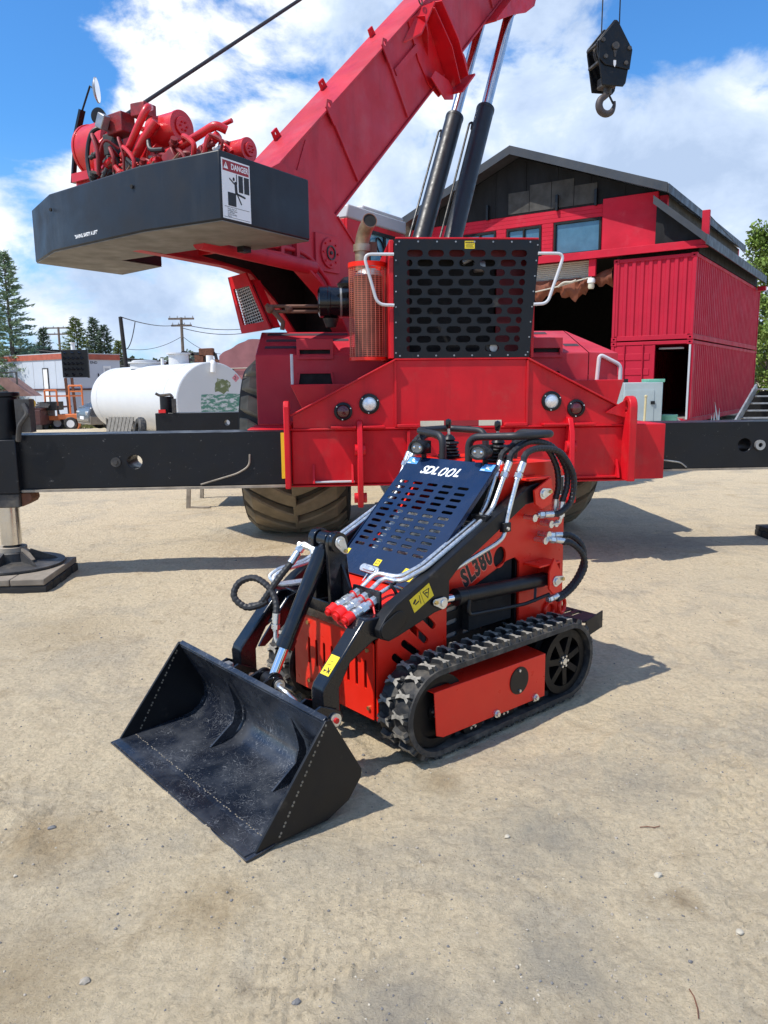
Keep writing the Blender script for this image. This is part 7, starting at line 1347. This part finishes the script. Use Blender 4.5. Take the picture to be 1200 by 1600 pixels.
def build_car():
    p = at(130, 672, 30.0); zc = gz(p.x, 30.0); T = thing('parked_car', 'dark grey car with dusty lower doors parked beyond the white tank', 'car', (p.x, 30.0, zc), radians(36))
    # local x towards the rear of the car, y across
    prof = [(0.0, 0.32), (0.0, 0.68), (0.10, 0.88), (0.62, 1.06), (1.22, 1.44), (1.7, 1.56), (3.2, 1.58), (4.2, 1.35), (4.45, 0.95), (4.5, 0.35), (4.0, 0.24), (0.5, 0.24)]
    obj('body', G().prism(prof, 'y', -0.86, 0.86), 'carp', T, bevel=0.06); obj('lower_body', G().prism([(0.05, 0.23), (0.05, 0.55), (4.4, 0.58), (4.4, 0.23)], 'y', -0.872, 0.872), 'dustcar', T, bevel=0.02)
    for s in (-1, 1):
        obj('side_window', G().prism([(0.95, 1.04), (1.34, 1.38), (1.75, 1.48), (3.1, 1.50), (3.9, 1.10)], 'y', 0.862*s, 0.866*s), 'glass', T); obj('mirror', G().obox((1.05, 0.98*s, 1.06), (0.16, 0.20, 0.14)), 'carp', T, bevel=0.03)
        for x in (0.85, 3.55): wheel_parts(T, x, 0.78*s, 0.32, 0.32, 0.22, 'steel')
        obj('headlight', G().obox((0.03, 0.62*s, 0.66), (0.06, 0.36, 0.16)), 'lens', T, bevel=0.02); obj('door_handle', G().box(2.3, 2.5, 0.868*s-0.01, 0.868*s+0.012, 0.88, 0.91), 'black', T)
    obj('windscreen', G().add([(0.655, -0.72, 1.09), (0.655, 0.72, 1.09), (1.19, 0.66, 1.43), (1.19, -0.66, 1.43)], [(0, 1, 2, 3)]), 'glass', T); obj('front_plate', G().box(-0.02, -0.001, -0.25, 0.25, 0.42, 0.54), 'wht', T)
MT['dustcar'] = mat('dusty_car_sill', (0.24, 0.21, 0.17), 0.75, var=0.2)
build_car()
def pole(label, u, vt, Y, w, lean=0.0, arms=(), mt='pole', zb=GL):
    p = at(u, vt, Y); T = thing('utility_pole', label, 'pole', (p.x + lean*(p.z-zb), Y, zb)); h = p.z-zb
    obj('shaft', G().tube([(0, 0, -0.1), (-lean*h, 0, h)], [w*0.6, w*0.45], 10), mt, T)
    for dz, l in arms:
        a = obj('cross_arm', G().box(-lean*h-l/2, -lean*h+l/2, -0.08, 0.08, h-dz-0.07, h-dz+0.07), mt, T)
        for k in range(4): obj('insulator', G().cyl((-lean*h-l/2+0.1+(l-0.2)*k/3, 0, h-dz+0.07), (-lean*h-l/2+0.1+(l-0.2)*k/3, 0, h-dz+0.22), 0.05, 6), 'grey', a)
    return V((p.x, Y, p.z))
pA = pole('dark leaning pole rising behind the white tank', 188, 495, 31.5, 0.17, 0.055, (), 'dpole', -0.6)
pB = pole('grey utility pole with two cross arms beyond the white tank', 283, 496, 62, 0.24, 0.0, ((0.1, 2.0), (0.62, 1.6)))
pC = pole('distant brown utility pole with two cross arms beside the pine trees', 91, 511, 85, 0.26, 0.0, ((0.1, 3.4), (0.75, 2.8)))
def wire(label, a, b, sag, r=0.02, n=16, drops=0):
    a, b = V(a), V(b); o = obj('power_line', G().tube([a.lerp(b, i/n) - V((0, 0, sag*4*(i/n)*(1-i/n))) for i in range(n+1)], r, 5), 'wire')
    tag(o, label, 'wire')
e0 = at(420, 506, 75); wire('upper power line from the dark pole past the grey utility pole', pA, at(283, 506, 62), 0.25, 0.022); wire('upper power line running right from the grey utility pole', at(283, 506, 62), e0, 0.5, 0.03)
wire('lower sagging power line right of the grey utility pole', at(283, 512, 62), at(420, 511, 75), 0.6, 0.03); wire('short slack wire dropping from near the dark pole top', at(211, 503, 33), at(194, 545, 33), 0.35, 0.02); wire('thin guy line from the grey utility pole down to the left', at(282, 527, 62), at(197, 545, 62), 0.4, 0.02); wire('thin guy line from the grey utility pole down to the right', at(287, 527, 62), at(345, 553, 66), 0.3, 0.02)

def lattice(name, label, cat, p0, p1, w0, w1, n, r, mt):
    p0, p1 = V(p0), V(p1); T = thing(name, label, cat, p0); d = (p1-p0); up = V((0, 0, 1)); s = d.cross(up).normalized()
    def cor(t): w = (w0 + (w1-w0)*t)/2; c = d*t; return [c + s*a*w + up*b*w for a, b in ((-1, -1), (1, -1), (1, 1), (-1, 1))]
    for k in range(4): obj('chord', G().tube([cor(i/n)[k] for i in range(n+1)], r, 6), mt, T)
    g = G()
    for i in range(n):
        A, B = cor(i/n), cor((i+1)/n)
        for k in range(4): g.tube([A[k], B[(k+1) % 4]], r*0.55, 4); g.tube([A[(k+1) % 4], B[k]], r*0.45, 4)
    o = obj('lacing', g, mt, T); o['kind'] = 'stuff'; return T
pq = at(118, 552, 52); p9 = at(262, 571, 52)
bt = lattice('lattice_boom', 'long black lattice crane boom lying across behind the pale building', 'crane boom', at(14, 553, 52), p9, 0.75, 0.42, 34, 0.055, 'wire')
obj('boom_tip_sheave', G().cyl(p9-at(14, 553, 52)+V((0.3, -0.2, -0.1)), p9-at(14, 553, 52)+V((0.3, 0.2, -0.1)), 0.42, 18), 'black', bt); obj('boom_cover', G().obox((1.9, 0, 0.05), (3.2, 0.7, 0.5), Matrix.Rotation(0.05, 3, 'Y')), 'black', bt)
def old_crane():
    o = at(290, 578, 46); T = thing('rusty_crane', 'distant rusty crane jib of dark lattice above the white tank', 'crane', (o.x, 46, GL))
    def w(u, v): q = at(u, v, 46); return V((q.x-o.x, 0, q.z-GL))
    for a, b in (((287, 553), (336, 552)), ((290, 560), (342, 575)), ((287, 553), (300, 578)), ((336, 552), (342, 575)), ((300, 553), (325, 578)), ((315, 552), (332, 576))): obj('jib_bar', G().bar(w(*a), w(*b), 0.16), 'dsteel', T)
    obj('jib_head', G().bar(w(312, 551), w(334, 550), 0.5, 0.45), 'rust', T, bevel=0.03); obj('sheave', G().cyl(w(289, 555)+V((0, -0.2, 0)), w(289, 555)+V((0, 0.2, 0)), 0.25, 14), 'wire', T); obj('counter_box', G().bar(w(326, 570), w(342, 570), 0.6, 0.6), 'rust', T); obj('mast', G().bar(w(312, 555), (w(312, 555).x, 0, 0), 0.5, 0.5), 'rust', T)
old_crane()
def tarp_load():
    Y = 31.0; a = at(343, 600, Y); T = thing('covered_load', 'load under a faded maroon tarp behind the crane fender', 'covered trailer', (a.x, Y, gz(a.x, Y)), radians(6))
    g = G(); n = 28; prof = [(0.0, 0.75), (0.0, 2.0), (0.02, 2.85), (0.5, 3.12), (1.15, 3.50), (2.4, 3.50), (3.2, 3.05), (3.35, 2.8), (3.35, 0.75)]
    fine = []
    for (x0, z0), (x1, z1) in zip(prof, prof[1:]):
        for i in range(6): t = i/6; fine.append((x0+(x1-x0)*t, z0+(z1-z0)*t))
    fine.append(prof[-1]); m = len(fine)
    for j in range(n+1):
        y = 5.0*j/n
        for x, z in fine: q = noise.noise(V((x*1.3, y*1.3, z*0.9)))*0.07 + 0.025*sin(x*9+z*4); g.v.append((x - q, y, z + q*0.4))
    g.f = [(j*m+i, j*m+i+1, (j+1)*m+i+1, (j+1)*m+i) for j in range(n) for i in range(m-1)] + [tuple(range(m))[::-1], tuple(n*m+i for i in range(m))]; g.mi = [0]*len(g.f)
    obj('tarp', g, 'mtarp', T); obj('strap', G().tube([(-0.1, -0.03, 2.35), (1.7, -0.05, 2.38), (3.4, -0.03, 2.35)], 0.02, 6), 'rope', T)
    for x in (0.55, 1.25, 2.1): obj('grommet', G().cyl((x, -0.04, 2.30), (x, -0.02, 2.30), 0.05, 10), 'dsteel', T)
    obj('trailer_deck', G().box(0.1, 3.25, 0.1, 5.0, 0.62, 0.74), 'dsteel', T)
    for x in (0.4, 2.9): wheel_parts(T, x, 1.0, 0.4, 0.4, 0.25, 'dsteel', (1, 0, 0)); wheel_parts(T, x, 3.8, 0.4, 0.4, 0.25, 'dsteel', (1, 0, 0))
tarp_load()
def genset():
    T = thing('generator_cabinet', 'pale grey green generator cabinet with green lid before the open container', 'cabinet', (5.90, 19.0, 0.0), radians(-6))
    obj('cabinet', G().box(0, 0.92, 0, 1.0, 0.12, 1.46), 'olive', T, bevel=0.015); obj('skid', G().box(-0.03, 0.95, -0.03, 1.03, 0.0, 0.119), 'dsteel', T)
    d = obj('door', G().box(0.03, 0.72, -0.012, -0.001, 0.2, 1.28), 'olive', T, bevel=0.004); obj('door_handle', G().box(0.64, 0.74, -0.035, -0.012, 0.93, 1.01), 'black', d, bevel=0.006); obj('door_handle', G().box(0.66, 0.72, -0.03, -0.012, 0.30, 0.35), 'black', d)
    obj('side_panel', G().box(0.921, 0.93, 0.05, 0.95, 0.2, 1.38), 'olive', T, bevel=0.004); obj('lid', G().box(0.60, 1.0, 0.15, 0.9, 1.461, 1.54), 'greenp', T, bevel=0.01); obj('filler_cap', G().cyl((0.12, 0.4, 1.46), (0.12, 0.4, 1.55), 0.05, 12), 'black', T)
    p = at(1007, 640, 18.6); o = obj('stake', G().cyl((0, 0, -0.05), (0.02, 0, 1.12), 0.028, 8).sphere((0.02, 0, 1.13), 0.04, 8), 'stakem'); o.location = (p.x, 18.6, 0); tag(o, 'pale yellow stake standing in front of the grey green cabinet', 'stake')
    p = at(1045, 652, 19.3); T = thing('teal_bucket', 'teal bucket on the dirt beside the grey green cabinet', 'bucket', (p.x, 19.3, 0)); obj('bucket_body', G().lathe([(0.0, 0.0), (0.15, 0.0), (0.20, 0.62), (0.18, 0.62), (0.14, 0.04), (0.0, 0.03)], (0, 0, 0), (0, 0, 1), 18), 'greenp', T); obj('lid', G().cyl((0, 0, 0.6), (0, 0, 0.66), 0.21, 18), 'greenp', T)
    r = random.Random(2)
    for u, s_, z, lab in ((1052, 0.17, 0.10, 'low rough rubble block nearest the teal bucket'), (1061, 0.20, 0.12, 'largest rough rubble block against the open container doorway'), (1057, 0.15, 0.40, 'small rough rubble block on top of the doorway pile')):
        p = at(u, 652, 19.7); o = obj('rubble_block', ico(s_, (1.2, 1, 0.9), 0.25, r.random()*3, 1), 'stone'); o.location = (p.x, p.y, z); tag(o, lab, 'rubble', 'rubble blocks by the container doorway')
MT['greenp'] = mat('pale_sea_green_paint', (0.16, 0.42, 0.30), 0.6, var=0.15); MT['stakem'] = mat('pale_yellow_stake_paint', (0.55, 0.46, 0.25), 0.6, var=0.15)
genset()
def steps():
    T = thing('steel_stairs', 'open steel stairs with grey stringer beside the red container', 'stairs', (8.62, 19.2, 0.0), radians(0))
    n = 7; d = V((0.195, 0.20, 0.178))
    obj('stringer', G().bar((-0.18, -0.22, 0.0), tuple(d*n+V((-0.08, 0.0, 0.06))), 0.05, 0.20), 'steel', T, bevel=0.005); obj('stringer', G().bar((1.62, -0.22, 0.0), tuple(d*n+V((1.72, 0.0, 0.06))), 0.05, 0.20), 'steel', T)
    for k in range(1, n+1):
        p = d*k; obj('tread', G().box(p.x-0.02, p.x+1.60, p.y-0.14, p.y+0.12, p.z-0.018, p.z+0.018), 'steel', T, bevel=0.004)
    p = d*n; obj('landing', G().box(p.x+0.02, p.x+1.7, p.y+0.13, p.y+0.5, p.z-0.02, p.z+0.015), 'steel', T); obj('stair_shade_board', G().prism([(0.95, 0.0), (2.9, 0.0), (2.9, 1.20), (1.45, 1.20), (0.95, 0.75)], 'y', 1.52, 1.55), 'void', T)  # last piece: added near-black board, paints shade into the gaps between treads
    for k, (x, h, t) in enumerate(((8.22, 0.62, 0.08), (8.33, 0.70, 0.05), (8.43, 0.80, 0.10), (8.54, 0.95, -0.12))):
        o = obj('scrap_sheet', G().add([(-0.05, 0, 0), (0.06, 0, 0), (t, 0.15, h), (-0.05, 0.02, 0), (0.06, 0.02, 0), (t, 0.17, h)], [(0, 1, 2), (5, 4, 3), (0, 3, 4, 1), (1, 4, 5, 2), (2, 5, 3, 0)]), 'steel'); o.location = (x, 19.35+0.05*k, 0); tag(o, ('shortest pointed grey scrap sheet, farthest left of the steel stairs', 'second shortest pointed grey scrap sheet left of the steel stairs', 'pointed grey scrap sheet next to the tallest one by the stairs', 'tallest pointed grey scrap sheet, leaning left beside the steel stairs')[k], 'scrap metal', 'scrap sheets beside the stairs')
steps()
def trestle():
    T = thing('steel_stand', 'low grey steel stand with a plate top behind the left outrigger beam', 'stand', (-2.40, 9.38, 0.0), radians(2))
    for x, y in ((0, 0), (1.15, 0), (0, 0.85), (1.15, 0.85)): obj('leg', G().bar((x-0.02, y, 0), (x+0.02, y, 0.52), 0.045), 'tan', T)
    obj('top_plate', G().box(0.02, 1.16, -0.02, 0.87, 0.521, 0.55), 'dsteel', T); obj('foot_bar', G().bar((-0.03, 0.0, 0.012), (0.25, 0.0, 0.012), 0.04, 0.02), 'tan', T)
trestle()

# ------------------------------------------------------------------ trees and grass
def leafmat(name, c, v=0.35):
    m = bpy.data.materials.new(name); m.use_nodes = True; nt = m.node_tree; b = nt.nodes['Principled BSDF']; b.inputs['Roughness'].default_value = 0.6; b.inputs['Specular IOR Level'].default_value = 0.3
    tc = nt.nodes.new('ShaderNodeTexCoord'); n = nt.nodes.new('ShaderNodeTexNoise'); n.inputs['Scale'].default_value = 1.6; n.inputs['Detail'].default_value = 5; nt.links.new(tc.outputs['Object'], n.inputs['Vector'])
    r = nt.nodes.new('ShaderNodeValToRGB'); r.color_ramp.elements[0].position = 0.32; r.color_ramp.elements[0].color = (*[k*(1-v) for k in c], 1); r.color_ramp.elements[1].position = 0.68; r.color_ramp.elements[1].color = (*[k*(1+v) for k in c], 1)
    nt.links.new(n.outputs[0], r.inputs[0]); nt.links.new(r.outputs[0], b.inputs['Base Color'])
    b.inputs['Subsurface Weight'].default_value = 0.0; MT[name] = m
leafmat('spruce_needles', (0.075, 0.115, 0.060)); leafmat('pine_needles', (0.15, 0.19, 0.05)); leafmat('bright_leaves', (0.17, 0.25, 0.05)); leafmat('grey_green_leaves', (0.20, 0.28, 0.16)); leafmat('dry_grass', (0.16, 0.17, 0.06))
MT['bark'] = mat('grey_brown_bark', (0.12, 0.095, 0.075), 0.9, var=0.3, bump=0.3)
def conifer(label, x, y, zb, h, w, m, seed, group='conifers beyond the yard'):
    r = random.Random(seed); T = thing('pine_tree', label, 'tree', (x, y, zb), 0, group)
    obj('trunk', G().tube([(0, 0, 0), (0.05, 0, h*0.5), (0, 0, h*0.98)], [h*0.018, h*0.011, 0.02], 8), 'bark', T)
    g = G(); gb = G(); nb = int(70 + h*9)
    for i in range(nb):
        t = i/nb; z = h*(0.10 + 0.88*t); l = w*(1-t)**0.75*r.uniform(0.55, 1.12) + 0.10; a = i*2.4 + r.uniform(-0.5, 0.5); dz = -l*0.18 + l*0.5*t
        p0 = V((0, 0, z)); p1 = V((cos(a)*l, sin(a)*l, z+dz)); gb.tube([p0, p1], [0.03, 0.008], 4, caps=False)
        for k in range(int(16 + l*42)):
            s = r.uniform(0.22, 1.0); c = p0.lerp(p1, s) + V((r.gauss(0, 0.05+l*0.06*s), r.gauss(0, 0.05+l*0.06*s), r.gauss(0, 0.05))); q = r.uniform(0.08, 0.19)*(0.6+h*0.045)
            d = V((cos(a)+r.uniform(-0.8, 0.8), sin(a)+r.uniform(-0.8, 0.8), r.uniform(-0.2, 0.7))).normalized(); e = d.orthogonal().normalized(); e = (Matrix.Rotation(r.random()*3.1, 3, d) @ e)
            g.add([c-e*q*0.28, c+e*q*0.28, c+d*q*1.5+e*q*0.05], [(0, 1, 2)])
    obj('branches', gb, 'bark', T); obj('crown', g, m, T, smooth=0); return T
def leafy(label, x, y, zb, h, w, m, seed, n=9000, q0=0.16, low=0.18, name='leafy_tree', cat='tree', group='leafy trees around the yard'):
    r = random.Random(seed); T = thing(name, label, cat, (x, y, zb), 0, group); gt = G(); g = G(); tips = []
    obj('trunk', G().tube([(0, 0, -0.1), (0.1, 0.05, h*0.3), (-0.05, 0.0, h*0.62), (0.05, 0, h*0.9)], [h*0.022, h*0.016, h*0.009, 0.02], 8), 'bark', T)
    for i in range(26):
        t = low + (0.95-low)*(i/25)**0.9; a = i*2.4+r.uniform(-0.4, 0.4); l = w*(sin(pi*min(1, max(0.0, (t-low+0.12)/(1.12-low))))**0.7)*r.uniform(0.6, 1.1); p0 = V((0, 0, h*t*0.92)); p1 = V((cos(a)*l, sin(a)*l, h*t + l*0.30))
        gt.tube([p0, p0.lerp(p1, 0.5)+V((0, 0, l*0.06)), p1], [h*0.008, h*0.005, 0.015], 5, caps=False)
        for k in range(4): tips.append((p0.lerp(p1, r.uniform(0.35, 1.05)) + V((r.gauss(0, w*0.10), r.gauss(0, w*0.10), r.gauss(0, w*0.10))), r.uniform(0.45, 1.0)*w*0.26))
    for i in range(n):
        c, rad = r.choice(tips); v = V((r.gauss(0, 1), r.gauss(0, 1), r.gauss(0, 0.8))); c = c + v.normalized()*rad*r.random()**0.45; q = q0*r.uniform(0.6, 1.3)
        d = V((r.gauss(0, 1), r.gauss(0, 1), r.gauss(0, 0.7))).normalized(); e = d.orthogonal().normalized(); e = Matrix.Rotation(r.random()*6.28, 3, d) @ e
        g.add([c-e*q*0.35, c+d*q*0.5, c+e*q*0.35, c-d*q*0.55], [(0, 1, 2, 3)])
    obj('limbs', gt, 'bark', T); obj('crown', g, m, T, smooth=0); return T
def build_trees():
    def X(u, v, Y): return at(u, v, Y)
    for lab, u, vt, Y, w, m, sd in (('narrow dark spruce left of the distant brown utility pole', 66, 511, 57, 1.35, 'spruce_needles', 2), ('broad sunlit yellow green pine right of the distant brown utility pole', 117, 494, 60, 2.35, 'pine_needles', 3), ('dark pointed pine, the left of the twin tops before the leaning dark pole', 145, 494, 63, 1.55, 'spruce_needles', 4), ('dark pine with the lower right twin top before the leaning dark pole', 161, 506, 61, 1.8, 'spruce_needles', 5), ('small dark pine close left of the leaning dark pole', 184, 531, 60, 1.0, 'pine_needles', 6)):
        p = X(u, vt, Y); conifer(lab, p.x, Y, GL, p.z-GL, w, m, sd)
    p = X(4, 388, 48); conifer('tall pale green conifer at the far left edge of the yard', p.x, 48, GL, p.z-GL, 2.5, 'grey_green_leaves', 8); p = X(-40, 440, 50); conifer('pale green conifer cut by the left picture edge', p.x, 50, GL, p.z-GL, 2.4, 'grey_green_leaves', 18)
    p = X(1200, 350, 44); leafy('bright green tree at the right edge beyond the red containers', p.x+0.6, 44, 0, p.z+0.2, 3.0, 'bright_leaves', 9, 20000, 0.20, 0.08)
    p = X(1192, 520, 38); leafy('bright green bush at the right edge behind the stairs', p.x+0.3, 38, 0, 4.2, 1.7, 'bright_leaves', 10, 6000, 0.16, 0.05, 'leafy_bush', 'bush')
    leafmat('far_needles', (0.05, 0.075, 0.045)); r = random.Random(21); g = G()
    for i in range(26000):
        a = r.uniform(-1.15, 1.15); R_ = r.uniform(150, 175); hh = 7.5 + 3.0*noise.noise(V((a*14, 0, 0))) + 2.5*noise.noise(V((a*60, 3, 0))); z = -1 + hh*r.random()**0.8
        c = V((sin(a)*R_, cos(a)*R_, z)); q = r.uniform(0.5, 1.1); d = V((r.gauss(0, 1), r.gauss(0, 1), r.gauss(0, 1))).normalized(); e = d.orthogonal().normalized(); g.add([c-e*q*0.5, c+d*q*0.6, c+e*q*0.5, c-d*q*0.6], [(0, 1, 2, 3)])
    o = obj('treeline', g, 'far_needles', smooth=0); o['kind'] = 'stuff'; o['label'] = 'dark far treeline behind the yard'; o['category'] = 'wood'
    g = G()
    for i in range(5200):
        y = r.uniform(39.6, 43.5); x = r.uniform(-22, -9.0); z = gz(x, y); hgt = r.uniform(0.05, 0.16); a = r.random()*6.28; g.add([(x-0.03*cos(a), y-0.03*sin(a), z), (x+0.03*cos(a), y+0.03*sin(a), z), (x+r.uniform(-0.05, 0.05), y+r.uniform(-0.05, 0.05), z+hgt)], [(0, 1, 2)])
    o = obj('grass', g, 'dry_grass', smooth=0); o['kind'] = 'stuff'; o['label'] = 'thin yellow green grass strip below the orange cart'; o['category'] = 'grass'
build_trees()
